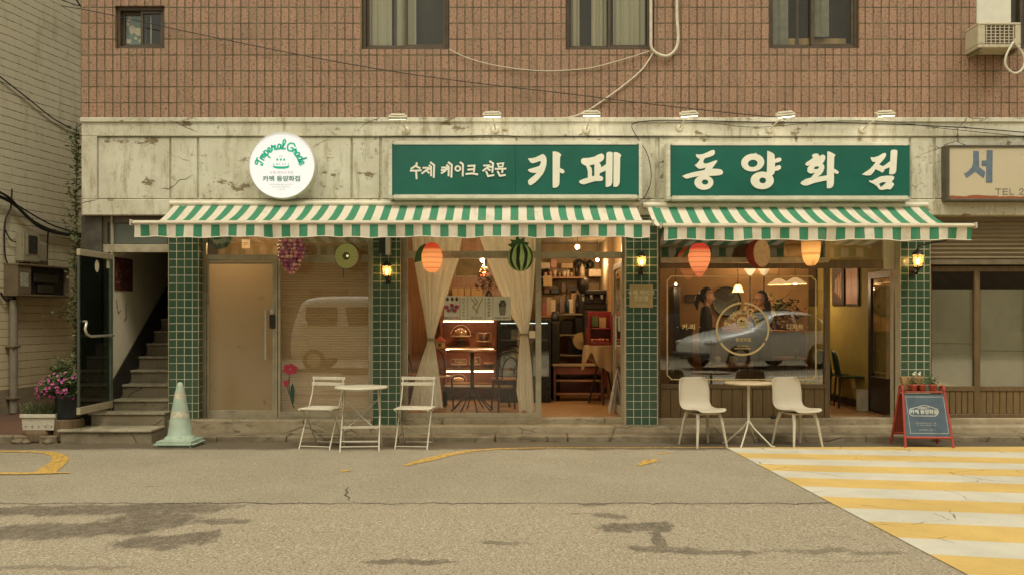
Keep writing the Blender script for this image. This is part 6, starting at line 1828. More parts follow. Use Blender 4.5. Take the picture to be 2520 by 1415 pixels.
for px0, px1, py, mi in ((1095, 1106, 781, 0), (1109, 1130, 781, 1), (1218, 1254, 782, 0), (1158, 1188, 781, 2)):
    u = px0
    while u < px1:
        m.m = mi; m.ribbon([(u, py - 2), (u + rl.uniform(0, 3), py + 2)], 1.3, f); u += 3.4
m.build('menu_print', [ink, pk, gd, gn, br], o)

# lit cake shelf
ysh = 2.62; kx = (D + ysh) / F
o = thing('cake_shelf', 'wooden wall shelf with three glowing light strips for cakes', 'shelf', (X(1152, ysh), ysh, FL))
x0, x1 = X(1088, ysh), X(1217, ysh)
zs_ = [Z(943, ysh), Z(907, ysh), Z(853, ysh), Z(784, ysh)]
m = MB().box(x0, x1, 3.0, 3.04, FL + .001, zs_[3] + .04); m.build('back_board', pm('burgundy_back', (0.36, 0.125, 0.055), .5, .2, 5), o)
m = MB().box(x0 - .03, x0 - .001, ysh, 3.0, FL + .001, zs_[3] + .04).box(x1 + .001, x1 + .03, ysh, 3.0, FL + .001, zs_[3] + .04); m.build('side_board', M['wood_red'], o)
for i, z in enumerate(zs_):
    MB().box(x0 + .001, x1 - .001, ysh, 2.998, z - .03, z).build('shelf_board', M['wood_warm'], o, bevel=.003)
led = emit('warm_led_strip', (1.0, 0.70, 0.40), 9.0)
for z in (zs_[3], zs_[2], zs_[1]):
    MB().box(x0 + .02, x1 - .02, ysh + .02, ysh + .035, z - .05, z - .0305).build('led_strip', led, o)
def cake_dome(label, px, z, r_, h, round_=True, y=2.78, cake=None):
    c = Vector((X(px, y), y, z + .001))
    o = thing('cake_dome', label, 'cake dome', c, 'glass covered cakes on the lit shelf')
    MB().lathe([(0, 0), (r_ * .5, 0), (r_ * .45, .012), (.018, .02), (.018, .045), (r_ * 1.05, .052), (r_ * 1.08, .064), (0, .064)], c, 28).build('stand', pm('cream_stand', (0.62, 0.46, 0.28), .4), o)
    pr = [(r_, .066)] + ([(r_ * math.cos(a), .07 + h * math.sin(a)) for a in [k * math.pi / 16 for k in range(1, 9)]] if round_ else [(r_ * .98, .07 + h * .8), (r_ * .9, .07 + h), (0, .07 + h)])
    MB().lathe(pr, c, 28).build('dome', M['dome_glass'], o)
    half = [q for q in pr if q[0] > .001]; pr_arc = [(a, b) for a, b in half] + [(-a, b) for a, b in reversed(half)]
    MB().tube([c + Vector((q[0], -.001, q[1])) for q in pr_arc], .0055, 6).build('dome_edge_glint', pm('pale_rim_and_glint', (0.68, 0.52, 0.34), .35), o)  # pale arc standing in for the bright glint along the glass outline
    MB().tube([c + Vector((r_ * math.cos(k * .2244), r_ * math.sin(k * .2244), .068)) for k in range(28)], .006, 6, closed=True).build('dome_rim', pm('pale_rim_and_glint', (0.68, 0.52, 0.34), .35), o)
    m = MB().lathe([(0, .065), (r_ * .62, .065), (r_ * .62, .065 + h * .5), (r_ * .55, .065 + h * .56), (0, .065 + h * .58)], c, 24); m.build('cake', pm(*(cake or ('sponge_cake', (0.44, 0.25, 0.11), .8, .2))), o)
    return o
cake_dome('tall domed cake stand at the centre of the top lit shelf', 1134, zs_[2] + .10, .155, .165)
cake_dome('low square topped cake cover at the right of the top lit shelf', 1191, zs_[2] + .02, .11, .125, False, cake=('chocolate_cake', (0.10, 0.045, 0.02), .7, .2))
cake_dome('flat cake cover on the middle shelf behind the table post', 1129, zs_[1], .12, .075, False)
cake_dome('small cake cover on the middle shelf right of the table post', 1168, zs_[1], .085, .105, False, cake=('cream_cake', (0.60, 0.44, 0.25), .7, .1))
cake_dome('rounded cake dome on the lowest lit shelf', 1128, zs_[0] - .06, .135, .13, cake=('pale_cake', (0.60, 0.36, 0.16), .7, .1))
# the riser blocks under the first stands
for px, z0, z1, lab in ((1134, zs_[2], zs_[2] + .10, 'wooden riser block below the tall domed cake stand'), (1191, zs_[2], zs_[2] + .02, 'thin wooden riser under the square cake cover')):
    c = Vector((X(px, 2.78), 2.78, z0 + .0005)); MB().box(c.x - .05, c.x + .05, 2.73, 2.83, c.z, z1).build('riser_block', M['wood_dark'], None, org=c, label=lab, cat='block', bevel=.004)
# house shaped tea pot at the left of the top shelf
c = Vector((X(1083, 2.5), 2.5, zs_[2] - .02))
o = thing('cookie_house', 'little house shaped cookie jar at the left of the lit shelf', 'cookie jar', c)
m = MB().box(c.x - .07, c.x + .07, 2.44, 2.56, c.z, c.z + .11); m.build('walls', pm('gingerbread', (0.42, 0.27, 0.12), .7, .15), o, bevel=.01)
m = MB().prism([(-.09, .111), (.09, .111), (0, .19)], lambda u, v, d: Vector((c.x + u, 2.43 + d, c.z + v)), .14); m.build('roof', pm('icing_roof', (0.50, 0.12, 0.08), .6), o)
part('house_window', M['black_metal'], o, (c.x - .02, c.x + .02, 2.434, 2.4395, c.z + .035, c.z + .08))
part('side_plinth', M['wood_red'], None, (X(1068, 2.5), X(1088, 2.5) - .035, 2.42, 2.6, FL + .001, zs_[2] - .022)) if False else None
pl = MB().box(X(1070, 2.5), X(1088, 2.5) + .06, 2.42, 2.6, FL + .001, zs_[2] - .021).build('plinth', M['wood_red'], None, org=(c.x, 2.5, FL), label='narrow red wood plinth beneath the house shaped cookie jar', cat='plinth')
# bread basket
c = Vector((X(1203, 2.76), 2.76, zs_[1] + .001))
o = thing('bread_basket', 'dark wicker basket of rolls on the middle lit shelf', 'basket', c)
MB().lathe([(0, 0), (.07, 0), (.095, .06), (.10, .065), (.088, .06), (.07, .012), (0, .012)], c, 20).build('basket', pm('wicker', (0.12, 0.07, 0.03), .8, .3, 60), o)
for k in range(4): MB().ell(c + Vector((.045 * math.cos(k * 1.57), .035 * math.sin(k * 1.57), .065)), (.045, .032, .03), 10, 7).build('bread_roll', pm('crust', (0.38, 0.20, 0.07), .6, .2, 30), o)
# round pedestal table with fan of legs
def pedestal_table(name, label, px, y, py_top, rtop, rleg, nleg, hub, mtop):
    z1 = Z(py_top, y); cx = X(px, y)
    o = thing(name, label, 'table', (cx, y, FL))
    MB().lathe([(0, z1 - .03), (rtop, z1 - .03), (rtop + .006, z1 - .015), (rtop, z1), (0, z1)], (cx, y, 0), 44).build('tabletop', mtop, o)
    MB().tube([(cx, y, z1 - .031), (cx, y, FL + hub)], .026, 12).build('post', M['black_metal'], o)
    for k in range(nleg):
        a = 6.283 * (k + .35) / nleg
        MB().tube([(cx, y, FL + hub + .05), (cx + .05 * math.cos(a), y + .05 * math.sin(a), FL + hub), (cx + rleg * math.cos(a), y + rleg * math.sin(a), FL + .008)], .010, 6).build('leg', M['black_metal'], o)
    return o
pedestal_table('round_table', 'round wooden table on a black post with fanned legs inside café', 1162, 1.15, 860, .33, .30, 8, .26, M['wood_warm'])
def slab_table(name, label, xa, xb, ya_2, yb_2, z1, mt, leg=.02):
    o = thing(name, label, 'table', ((xa + xb) / 2, (ya_2 + yb_2) / 2, FL))
    MB().box(xa, xb, ya_2, yb_2, z1 - .035, z1).build('tabletop', mt, o, bevel=.006)
    for a in (xa + .05, xb - .05):
        for b in (ya_2 + .04, yb_2 - .04):
            MB().tube([(a, b, z1 - .036), (a, b, FL + .002)], leg, 6).build('leg', M['black_metal'], o)
    return o
slab_table('low_bench', 'long low dark bench behind the fanned table legs', X(1088, 1.75), X(1262, 1.75), 1.6, 1.95, Z(949, 1.75), M['wood_frame'], .018)
def bent_chair(name, label, px, y, rz, mseat, h=.84, group='bentwood café chairs'):
    o = thing(name, label, 'chair', (X(px, y), y, FL + .001), group, R(rz), True)
    MB().lathe([(0, .435), (.19, .435), (.20, .445), (.20, .46), (0, .462)], (0, 0, 0), 24).build('seat', mseat, o)
    for sx in (-1, 1):
        MB().tube([(sx * .15, -.14, .436), (sx * .17, -.18, 0)], .014, 7).build('leg', M['black_metal'], o)
        MB().tube([(sx * .14, .15, .436), (sx * .17, .22, 0)], .014, 7).build('leg', M['black_metal'], o)
    m = MB().tube(smooth_path([(-.17, .16, .45), (-.18, .22, .66), (-.13, .25, h - .04), (0, .26, h), (.13, .25, h - .04), (.18, .22, .66), (.17, .16, .45)]), .014, 7)
    m.tube(smooth_path([(-.10, .17, .46), (-.10, .225, .65), (0, .245, .76), (.10, .225, .65), (.10, .17, .46)]), .009, 6)
    m.build('back_hoop', M['black_metal'], o)
    return o
bent_chair('bentwood_chair', 'black bentwood chair behind the left café curtain', 1078, 1.5, 25, M['wood_warm'])
bent_chair('bentwood_chair', 'bentwood chair with tan seat before the glass cake fridge', 1246, 1.15, 195, M['wood_warm'])
bent_chair('bentwood_chair', 'bentwood chair by the wooden wall, left of the left curtain', 1020, 2.0, 60, M['wood_warm'])
# tall glass fronted fridge
yf_ = 2.3; x0, x1, z1 = X(1224, yf_), X(1356, yf_), Z(786, yf_)
o = thing('display_fridge', 'black glass-fronted cake fridge beside the café doorway', 'fridge', ((x0 + x1) / 2, yf_, FL))
m = MB().box(x0, x1, yf_, yf_ + .62, FL + .001, Z(925, yf_)).box(x0, x1, yf_ + .58, yf_ + .62, Z(925, yf_) + .0005, z1).box(x0, x1, yf_, yf_ + .579, z1 - .05, z1)
m.box(x0, x0 + .03, yf_, yf_ + .579, Z(925, yf_) + .0005, z1 - .0505).box(x1 - .03, x1, yf_, yf_ + .579, Z(925, yf_) + .0005, z1 - .0505)
m.build('cabinet', pm('fridge_black', (0.014, 0.016, 0.015), .3, .1), o, bevel=.006)
part('inner_back', pm('fridge_inner', (0.26, 0.24, 0.17), .5), o, (x0 + .031, x1 - .031, yf_ + .55, yf_ + .579, Z(925, yf_) + .001, z1 - .051))
for q in (836, 880): part('glass_shelf', pm('steel_shelf', (0.16, 0.17, 0.15), .3), o, (x0 + .032, x1 - .032, yf_ + .06, yf_ + .54, Z(q, yf_) - .012, Z(q, yf_)))
part('fridge_light', emit('cool_led', (.85, .95, .9), 1.6), o, (x0 + .05, x1 - .05, yf_ + .03, yf_ + .05, z1 - .062, z1 - .0505))
m = MB().quad((x0 + .03, yf_ + .004, Z(925, yf_)), (x1 - .03, yf_ + .004, Z(925, yf_)), (x1 - .03, yf_ + .004, z1 - .05), (x0 + .03, yf_ + .004, z1 - .05)); m.build('glass_front', M['glass'], o)
rg = random.Random(6)
wb = pm('white_box', (0.55, 0.56, 0.50), .5, .05); tn = pm('tan_box', (0.36, 0.30, 0.19), .6, .1)
for i, (px, q, w_, h, lab) in enumerate(((1243, 925, .14, .13, 'white tubs stacked at bottom left of the cake fridge'), (1280, 925, .10, .07, 'pale tub at the bottom centre of the cake fridge'), (1338, 925, .10, .10, 'white tub at the bottom right of the cake fridge'), (1275, 880, .22, .17, 'wide tan cake box on the fridge lower shelf'), (1275, 836, .22, .16, 'wide tan cake box on the fridge upper shelf'), (1320, 836, .08, .12, 'white card box on the fridge upper shelf'))):
    c = Vector((X(px, yf_ + .3), yf_ + .3, Z(q, yf_) + .0015))
    MB().box(c.x - w_ / 2, c.x + w_ / 2, c.y - .09, c.y + .09, c.z, c.z + h).build('food_box', wb if 'white' in lab or 'pale' in lab else tn, None, org=c, label=lab, cat='box', bevel=.008)
# price card
c = W(1310, 822, yf_ - .004); MB().box(c.x - .05, c.x + .05, yf_ - .006, yf_ - .001, c.z - .06, c.z + .05).build('price_card', wb, None, org=c, label='white price card on the front of the cake fridge', cat='card')
# standing speaker column behind
y = 3.0; c = Vector((X(1366, y), y, FL))
o = thing('water_dispenser', 'slim black column appliance right of the cake fridge', 'appliance', c)
MB().box(c.x - .07, c.x + .07, y - .12, y + .12, FL + .001, Z(790, y)).build('body', M['black_metal'], o, bevel=.02)
MB().lathe([(0, 0), (.06, 0), (.07, .05), (.055, .15), (0, .16)], (c.x, y, Z(790, y) + .0005), 18).build('top_tank', M['black_metal'], o)
# low red shelf unit inside the door
y = 2.55; x0, x1, z1 = X(1362, y), X(1485, y), Z(897, y)
o = thing('low_shelf_unit', 'low red wood open shelf with drawer inside the doorway', 'shelf', ((x0 + x1) / 2, y, FL))
m = MB().box(x0, x0 + .04, y, y + .4, FL + .001, z1 - .0305).box(x1 - .04, x1, y, y + .4, FL + .001, z1 - .0305).box(x0 + .041, x1 - .041, y + .37, y + .4, FL + .05, z1 - .031); m.build('carcass', M['wood_red'], o, bevel=.003)
part('top_board', pm('worn_wood_top', (0.33, 0.22, 0.11), .45, .15), o, (x0 - .015, x1 + .015, y - .02, y + .41, z1 - .03, z1), bevel=.005)
part('drawer', M['wood_red'], o, (x0 + .042, x1 - .042, y + .005, y + .36, z1 - .15, z1 - .035), bevel=.006)
for q in (934, 967): part('shelf_board', M['wood_warm'], o, (x0 + .041, x1 - .041, y + .002, y + .369, Z(q, y) - .03, Z(q, y)), bevel=.003)
# round table with scalloped cloth, little red cabinet on top
y = 2.15; zt_ = Z(850, y); cx = X(1482, y)
o = thing('side_table', 'small black legged side table below the beige tablecloth', 'table', (cx, y, FL))
MB().lathe([(0, zt_ - .03), (.27, zt_ - .03), (.27, zt_ - .003), (0, zt_ - .003)], (cx, y, 0), 28).build('tabletop', M['wood_dark'], o)
for k in range(3):
    a = 2.1 * k + .5; MB().tube([(cx, y, zt_ - .031), (cx + .1 * math.cos(a), y + .1 * math.sin(a), .7), (cx + .22 * math.cos(a), y + .22 * math.sin(a), FL + .002)], .015, 7).build('leg', M['black_metal'], o)
m = MB(); vs_, fs = [], []
n = 80
for i in range(n):
    a = 6.283 * i / n; fold = math.sin(a * 9) ; drop = .26 + .12 * math.sin(a * 4 + 1.2) + .04 * math.sin(a * 9)
    for j in range(7):
        t_ = j / 6
        rr2 = .275 + (.02 + .022 * fold) * t_ ** .7
        vs_.append((cx + rr2 * math.cos(a), y + rr2 * math.sin(a), zt_ + .004 - drop * t_ ))
for i in range(n):
    for j in range(6):
        a, b = i * 7 + j, ((i + 1) % n) * 7 + j
        fs.append((a, a + 1, b + 1, b))
m.add(vs_, fs, True); m.add([(cx + .275 * math.cos(6.283 * i / n), y + .275 * math.sin(6.283 * i / n), zt_ + .004) for i in range(n)], [tuple(range(n))])
m.build('tablecloth', mk_fabric('beige_cloth', (0.50, 0.36, 0.20), .2), None, org=(cx, y, zt_), label='beige tablecloth hanging in scalloped points over the side table', cat='tablecloth')
x0, x1, z0, z1 = X(1448, y), X(1506, y), zt_ + .005, Z(766, y)
o = thing('red_display_cabinet', 'small red display cabinet with cards and fruit on the tablecloth', 'cabinet', ((x0 + x1) / 2, y, z0))
rd = pm('deep_red_lacquer', (0.20, 0.022, 0.022), .4, .15)
m = MB().box(x0, x1, y + .1, y + .13, z0, z1).box(x0, x0 + .025, y - .1, y + .099, z0, z1 - .05).box(x1 - .025, x1, y - .1, y + .099, z0, z1 - .05).box(x0 + .026, x1 - .026, y - .12, y + .099, z0, z0 + .05).box(x0 + .026, x1 - .026, y - .08, y + .099, z0 + .24, z0 + .26)
m.build('cabinet', rd, o, bevel=.005)
part('green_card', pm('green_card_p', (0.10, 0.19, 0.07), .6), o, (x0 + .06, x0 + .15, y + .06, y + .065, z0 + .28, z0 + .44))
part('tan_card', pm('tan_card_p', (0.50, 0.36, 0.16), .6), o, (x0 + .17, x0 + .27, y + .05, y + .055, z0 + .265, z0 + .42))
fr_ = [pm('peach_fruit', (0.60, 0.24, 0.11), .5, .2, 20), pm('pink_fruit', (0.45, 0.10, 0.10), .5, .2, 20)]
rg = random.Random(3)
for k in range(7):
    p = Vector((x0 + .05 + k * .04, y - .06 + rg.uniform(-.03, .03), z0 + .05 + .03))
    MB().ell(p, rg.uniform(.022, .03), 10, 8).build('fruit', fr_[k % 2], None, org=p - Vector((0, 0, .03)), label='small fruit in the row inside the little red cabinet', cat='fruit', group='fruit in the red cabinet')
# lean-to white umbrellas at the door leaf
for i, (px0, px1, lab) in enumerate(((1520, 1499, 'white folded umbrella leaning against the inward door, leftmost'), (1522, 1510, 'white folded umbrella leaning at the door, nearer the jamb'))):
    y = .75 + .1 * i
    a, b = W(px0, 905, y), W(px1, 1018 + 6 * i, y - .12); b.z = FL + .005
    o = thing('umbrella', lab, 'umbrella', b, 'white folded umbrellas by the door')
    MB().tube([b, b + (a - b) * .12, b + (a - b) * .75, a], [.006, .028, .018, .007], 8).build('folded_canopy', pm('umbrella_cloth', (0.55, 0.50, 0.40), .8), o)
    MB().tube([a + (a - b) * .0005, a + (a - b) * .12], .009, 8).build('handle', M['wood_dark'], o)
# wood post
MB().pbox(1497, 1511, 560, 985, 3.2, 3.3).build('timber_post', pm('pale_post', (0.46, 0.27, 0.11), .5, .12), None, org=W(1504, 985, 3.2), label='tall pale timber post at the right of the café kitchen', cat='post')
# kitchen wall shelf with cups, and a rack crowded with bags and bottles
y = 4.95; zk = Z(682, y)
o = thing('wall_shelf', 'high wooden wall shelf holding cups at the back of café', 'shelf', (X(1390, y), 5.19, zk))
MB().box(X(1325, y), X(1442, y), y - .12, 5.19, zk - .03, zk).build('shelf_board', M['wood_warm'], o, bevel=.004)
for px in (1335, 1430): part('shelf_bracket', M['black_metal'], o, (X(px, y), X(px, y) + .02, 5.02, 5.19, zk - .13, zk - .031))
def bottle(m, c, r_, h, neck=.4, n=12):
    m.lathe([(0, 0), (r_, 0), (r_, h * (1 - neck)), (r_ * .38, h * (1 - neck * .6)), (r_ * .34, h), (0, h)], c, n)
def cup(m, c, r_, h, n=14):
    m.lathe([(0, 0), (r_ * .7, 0), (r_, h), (r_ * .9, h), (r_ * .62, .01), (0, .01)], c, n)
cols = {'ivory': (0.60, 0.48, 0.30), 'tan': (0.42, 0.26, 0.11), 'dark': (0.025, 0.018, 0.012), 'brown': (0.15, 0.075, 0.03), 'green': (0.06, 0.10, 0.05), 'blue': (0.05, 0.09, 0.13), 'red': (0.28, 0.05, 0.03), 'rose': (0.48, 0.22, 0.14)}
CM = {k: pm('glaze_' + k, v, .35, .12, 25) for k, v in cols.items()}
rg = random.Random(77)
for i, px in enumerate((1343, 1354, 1365, 1378, 1388, 1397, 1406)):
    c = Vector((X(px, y), y + rg.uniform(-.02, .06), zk + .0005)); m = MB()
    k = ('ivory', 'rose', 'ivory', 'tan', 'ivory', 'ivory', 'tan')[i]
    cup(m, c, .038, .085 + .02 * (i % 3)); m.build('cup', CM[k], None, org=c, label='pale cup in the row on the high kitchen shelf', cat='cup', group='cups on the high kitchen shelf')
for i, (px, k, r_, h, lab) in enumerate(((1345, 'dark', .10, .16, 'dark lidded jar at the left end of the high shelf'), (1418, 'dark', .03, .26, 'thin dark bottle leaning right of the cups on the high shelf'), (1432, 'ivory', .05, .24, 'tall ivory jar at the right end of the high shelf'))):
    c = Vector((X(px, y + .12), y + (.15 if i == 0 else .05), zk + .0006)); m = MB(); bottle(m, c, r_, h, .25); m.build('jar', CM[k], None, org=c, label=lab, cat='jar')
# pendant utensils above: pans hanging on the wall
for i, (px, py, r_) in enumerate(((1426, 650, .09), (1440, 655, .07), (1452, 652, .08))):
    c = W(px, py, 5.12); o = thing('hanging_pan', ('largest', 'smallest', 'rightmost')[i] + ' dark pan hanging on the wall above the kitchen shelf', 'pan', c, 'dark pans on the kitchen wall')
    MB().lathe([(0, .03), (r_ * .9, .03), (r_, .0), (r_, -.03)], c, 18, RX).build('pan', M['black_metal'], o)
    MB().tube([c + Vector((0, -.01, r_)), c + Vector((.02, -.01, r_ + .15))], .009, 6).build('handle', M['black_metal'], o)
y = 4.35; xa, xb = X(1372, y), X(1452, y)
o = thing('kitchen_rack', 'pale metal kitchen rack crowded with bags and coffee gear', 'rack', ((xa + xb) / 2, y, FL))
zr = [Z(872, y), Z(822, y), Z(771, y)]
for a in (xa, xb):
    for b in (y, y + .4): MB().box(a - .012, a + .012, b - .012, b + .012, FL + .001, zr[2] + .002).build('rack_post', pm('pale_rack', (0.50, 0.40, 0.24), .4), o)
for z in zr: MB().box(xa + .0125, xb - .0125, y - .01, y + .41, z - .025, z).build('rack_board', pm('pale_rack', (0.50, 0.40, 0.24), .4), o)
for i, (px, k, w_, h, z, lab) in enumerate(((1393, 'dark', .22, .24, 1, 'black box on the middle board of the kitchen rack'), (1430, 'dark', .22, .30, 1, 'larger black box on the middle rack board'), (1420, 'dark', .34, .24, 0, 'wide black bin on the lowest rack board'))):
    c = Vector((X(px, y + .15), y + .15, zr[z] + .0006)); MB().box(c.x - w_ / 2, c.x + w_ / 2, c.y - .1, c.y + .1, c.z, c.z + h).build('storage_box', CM[k], None, org=c, label=lab, cat='box', bevel=.01)
# coffee grinder and espresso machine on top
c = Vector((X(1436, y), y + .1, zr[2] + .0006))
o = thing('coffee_grinder', 'tall black coffee grinder with hopper at the top of the rack', 'grinder', c)
MB().box(c.x - .10, c.x + .10, c.y - .1, c.y + .1, c.z, c.z + .34).build('body', CM['dark'], o, bevel=.015)
MB().lathe([(.05, 0), (.11, .12), (.11, .26), (.10, .28), (0, .28)], c + Vector((0, 0, .341)), 16).build('hopper', CM['dark'], o)
MB().box(c.x - .14, c.x - .101, c.y - .06, c.y + .06, c.z + .2, c.z + .25).build('spout', CM['dark'], o, bevel=.006)
MB().box(c.x - .02, c.x + .02, c.y - .1035, c.y - .1005, c.z + .22, c.z + .29).build('dial', CM['ivory'], o)
for i, (px, k, h) in enumerate(((1352, 'tan', .30), (1362, 'ivory', .33), (1373, 'tan', .26), (1383, 'brown', .30), (1404, 'ivory', .25), (1412, 'tan', .36), (1345, 'red', .24))):
    yy = y + .05 * (i % 3) + (.12 if px < 1372 else 0)
    z = zr[2]
    if px < 1374:
        continue
    c = Vector((X(px, yy), yy, z + .0006)); w_ = .05
    m = MB(); m.add([c + Vector(q) for q in ((-w_, -.03, 0), (w_, -.03, 0), (w_, .03, 0), (-w_, .03, 0), (-w_ * .9, -.008, h), (w_ * .9, -.008, h), (w_ * .9, .008, h), (-w_ * .9, .008, h))], [(3, 2, 1, 0), (4, 5, 6, 7), (0, 1, 5, 4), (1, 2, 6, 5), (2, 3, 7, 6), (3, 0, 4, 7)])
    m.build('coffee_bag', CM[k], None, org=c, label={1383: 'brown coffee bag at the left of the rack top', 1404: 'ivory coffee bag beside the blue bottle on the rack', 1412: 'tallest tan coffee bag on the rack top'}.get(px, 'coffee bag'), cat='bag', bevel=.008, group='coffee bags on the kitchen rack')
for px, k, r_, h, lab in ((1397, 'blue', .035, .32, 'blue syrup bottle on top of the kitchen rack'), (1421, 'dark', .035, .30, 'dark syrup bottle left of the coffee grinder')):
    c = Vector((X(px, y - .0), y + .03, zr[2] + .0006)); m = MB(); bottle(m, c, r_, h); m.build('bottle', CM[k], None, org=c, label=lab, cat='bottle')
# a low counter at the left with bags
x0, x1 = X(1330, 3.8), X(1368, 3.8); zc_ = Z(775, 3.8)
o = thing('counter', 'narrow kitchen counter behind the cake fridge', 'counter', ((x0 + x1) / 2, 3.8, FL)); MB().box(x0, x1, 3.7, 4.2, FL + .001, zc_ - .04).build('cabinet', M['wood_dark'], o, bevel=.005); MB().box(x0 - .02, x1 + .02, 3.68, 4.22, zc_ - .039, zc_).build('worktop', M['wood_warm'], o, bevel=.004)
for px, k, h, lab in ((1340, 'red', .22, 'red packet at the left of the narrow kitchen counter'), (1351, 'tan', .30, 'tan paper packet on the narrow kitchen counter'), (1361, 'ivory', .26, 'ivory paper packet at the right of the narrow counter')):
    c = Vector((X(px, 3.85), 3.85, zc_ + .0006)); m = MB(); w_ = .045
    m.add([c + Vector(q) for q in ((-w_, -.03, 0), (w_, -.03, 0), (w_, .03, 0), (-w_, .03, 0), (-w_ * .9, -.008, h), (w_ * .9, -.008, h), (w_ * .9, .008, h), (-w_ * .9, .008, h))], [(3, 2, 1, 0), (4, 5, 6, 7), (0, 1, 5, 4), (1, 2, 6, 5), (2, 3, 7, 6), (3, 0, 4, 7)])
    m.build('paper_packet', CM[k], None, org=c, label=lab, cat='packet', bevel=.006)
# straw hat hanging on the rack side, note cards, ducts
c = W(1432, 838, 4.2); o = thing('straw_hat', 'pale straw hat hanging before the black boxes', 'hat', c)
MB().lathe([(0, .07), (.06, .065), (.075, .0), (.15, -.005), (.155, -.01)], c, 24, Matrix.Rotation(R(75), 4, 'X')).build('hat', pm('straw', (0.56, 0.38, 0.17), .8, .15, 50), o)
for px, py, w_, h, y, lab in ((1348, 692, .16, .20, 4.8, 'square tan note hung below the high kitchen shelf'), (1517, 692, .10, .22, 1.5, 'tan card on the wall right of the timber post'), (1487, 720, .07, .18, 5.15, 'narrow tan card pinned to the kitchen wall')):
    c = W(px, py, y); MB().box(c.x - w_ / 2, c.x + w_ / 2, y, y + .006, c.z - h / 2, c.z + h / 2).build('note_card', pm('tan_note', (0.56, 0.38, 0.17), .7, .05), None, org=c, label=lab, cat='card')
c = W(1478, 672, 4.9); MB().box(c.x - .22, c.x + .16, 4.85, 5.15, c.z - .07, c.z + .07).build('range_hood', pm('hood_metal', (0.48, 0.33, 0.16), .4), None, org=c, label='tan boxy extractor hood on the kitchen wall beside the pans', cat='hood', bevel=.01)
# paper bags row seen between the curtains
z = Z(734, 2.98)
o = thing('bag_shelf', 'narrow high shelf on the wooden wall between the curtains', 'shelf', (X(1150, 2.9), 3.04, z)); MB().box(X(1108, 2.9), X(1222, 2.9), 2.84, 3.045, z - .025, z).build('shelf_board', M['wood_dark'], o)
for i, px in enumerate((1120, 1135, 1151, 1167, 1180)):
    c = Vector((X(px, 2.94), 2.94, z + .0006)); w_ = .047; h = .16
    m = MB().box(c.x - w_, c.x + w_, 2.91, 2.97, c.z, c.z + h); m.build('paper_bag', pm('kraft_bag', (0.42, 0.26, 0.11), .8, .1, 20), None, org=c, label='brown paper bag in the row on the high shelf between the curtains', cat='bag', group='row of brown paper bags', bevel=.006)
c = Vector((X(1203, 2.93), 2.93, z + .0006)); o = thing('dried_flowers', 'dark dried flowers in a vase right of the brown paper bags', 'vase', c)
m = MB(); bottle(m, c, .05, .12, .3); m.build('vase', CM['dark'], o)
m = MB(); rg = random.Random(2)
leaves(m, 130, lambda r_: c + Vector((r_.gauss(-.02, .09), r_.gauss(0, .05), .26 + r_.gauss(0, .10))), .06, rg); m.build('foliage', [pm('dried_dark', (0.06, 0.035, 0.02), .8), pm('dried_brown', (0.12, 0.06, 0.03), .8), pm('dried_red', (0.16, 0.05, 0.03), .8)], o)
# picture on the upper wooden wall
c = W(1165, 660, 3.03); o = thing('wall_picture', 'olive framed picture on the wooden wall between the curtains', 'picture', c)
MB().frame(c.x - .30, c.x + .24, c.z - .14, c.z + .16, .015, 3.02, 3.045).build('picture_frame', pm('gilt', (0.34, 0.24, 0.09), .4), o); part('canvas', pm('olive_canvas', (0.17, 0.12, 0.045), .7, .3, 7), o, (c.x - .285, c.x + .225, 3.034, 3.0455, c.z - .125, c.z + .145))
# kitchen_clutter: a second board of jars and tools, and an espresso machine
y = 4.7; zb2_ = Z(748, y)
o = thing('spice_board', 'dark board of jars and bottles below the high kitchen shelf', 'shelf', (X(1430, y), 5.19, zb2_)); MB().box(X(1378, y), X(1496, y), y - .05, 5.19, zb2_ - .03, zb2_).build('shelf_board', M['wood_dark'], o)
rg = random.Random(19); px = 1382; kn = 0
lab_ = {'ivory': 'ivory jar among the crowded jars on the dark board', 'tan': 'tan jar among the crowded jars on the dark board', 'dark': 'black bottle among the crowded jars on the dark board', 'brown': 'brown bottle among the crowded jars on the dark board', 'green': 'green bottle among the crowded jars on the dark board'}
while px < 1494:
    k = rg.choice(('dark', 'dark', 'brown', 'ivory', 'tan', 'green', 'dark')); r_ = rg.uniform(.025, .045); c = Vector((X(px, y), y + rg.uniform(0, .25), zb2_ + .0006)); m = MB()
    bottle(m, c, r_, rg.uniform(.12, .30), rg.choice((.2, .4))); m.build('jar', CM[k], None, org=c, label=lab_[k], cat='jar', group=k + ' jars on the dark kitchen board'); px += r_ * 2 * F / (D + y) + rg.uniform(.5, 3)
c = Vector((X(1468, 4.0), 4.0, Z(762, 4.0))); o = thing('espresso_machine', 'low black espresso machine right of the coffee grinder', 'coffee machine', c)
MB().box(c.x - .20, c.x + .20, 3.9, 4.3, c.z, c.z + .10).box(c.x - .19, c.x + .19, 4.1, 4.3, c.z + .1005, c.z + .26).box(c.x - .20, c.x + .20, 3.92, 4.3, c.z + .2605, c.z + .34).build('body', CM['dark'], o, bevel=.015)
for q in (-.09, .09): MB().tube([c + Vector((q, -.02, .255)), c + Vector((q, -.02, .20)), c + Vector((q, -.12, .19))], [.03, .028, .012], 10).build('portafilter', M['steel'], o)
o = thing('machine_stand', 'dark cupboard beneath the espresso machine', 'cupboard', Vector((c.x, 4.1, FL))); MB().box(c.x - .22, c.x + .22, 3.88, 4.32, FL + .001, c.z - .0006).build('cupboard', M['wood_dark'], o, bevel=.006); part('cupboard_door', M['wood_red'], o, (c.x - .2, c.x + .2, 3.86, 3.8795, FL + .1, c.z - .3), bevel=.004)
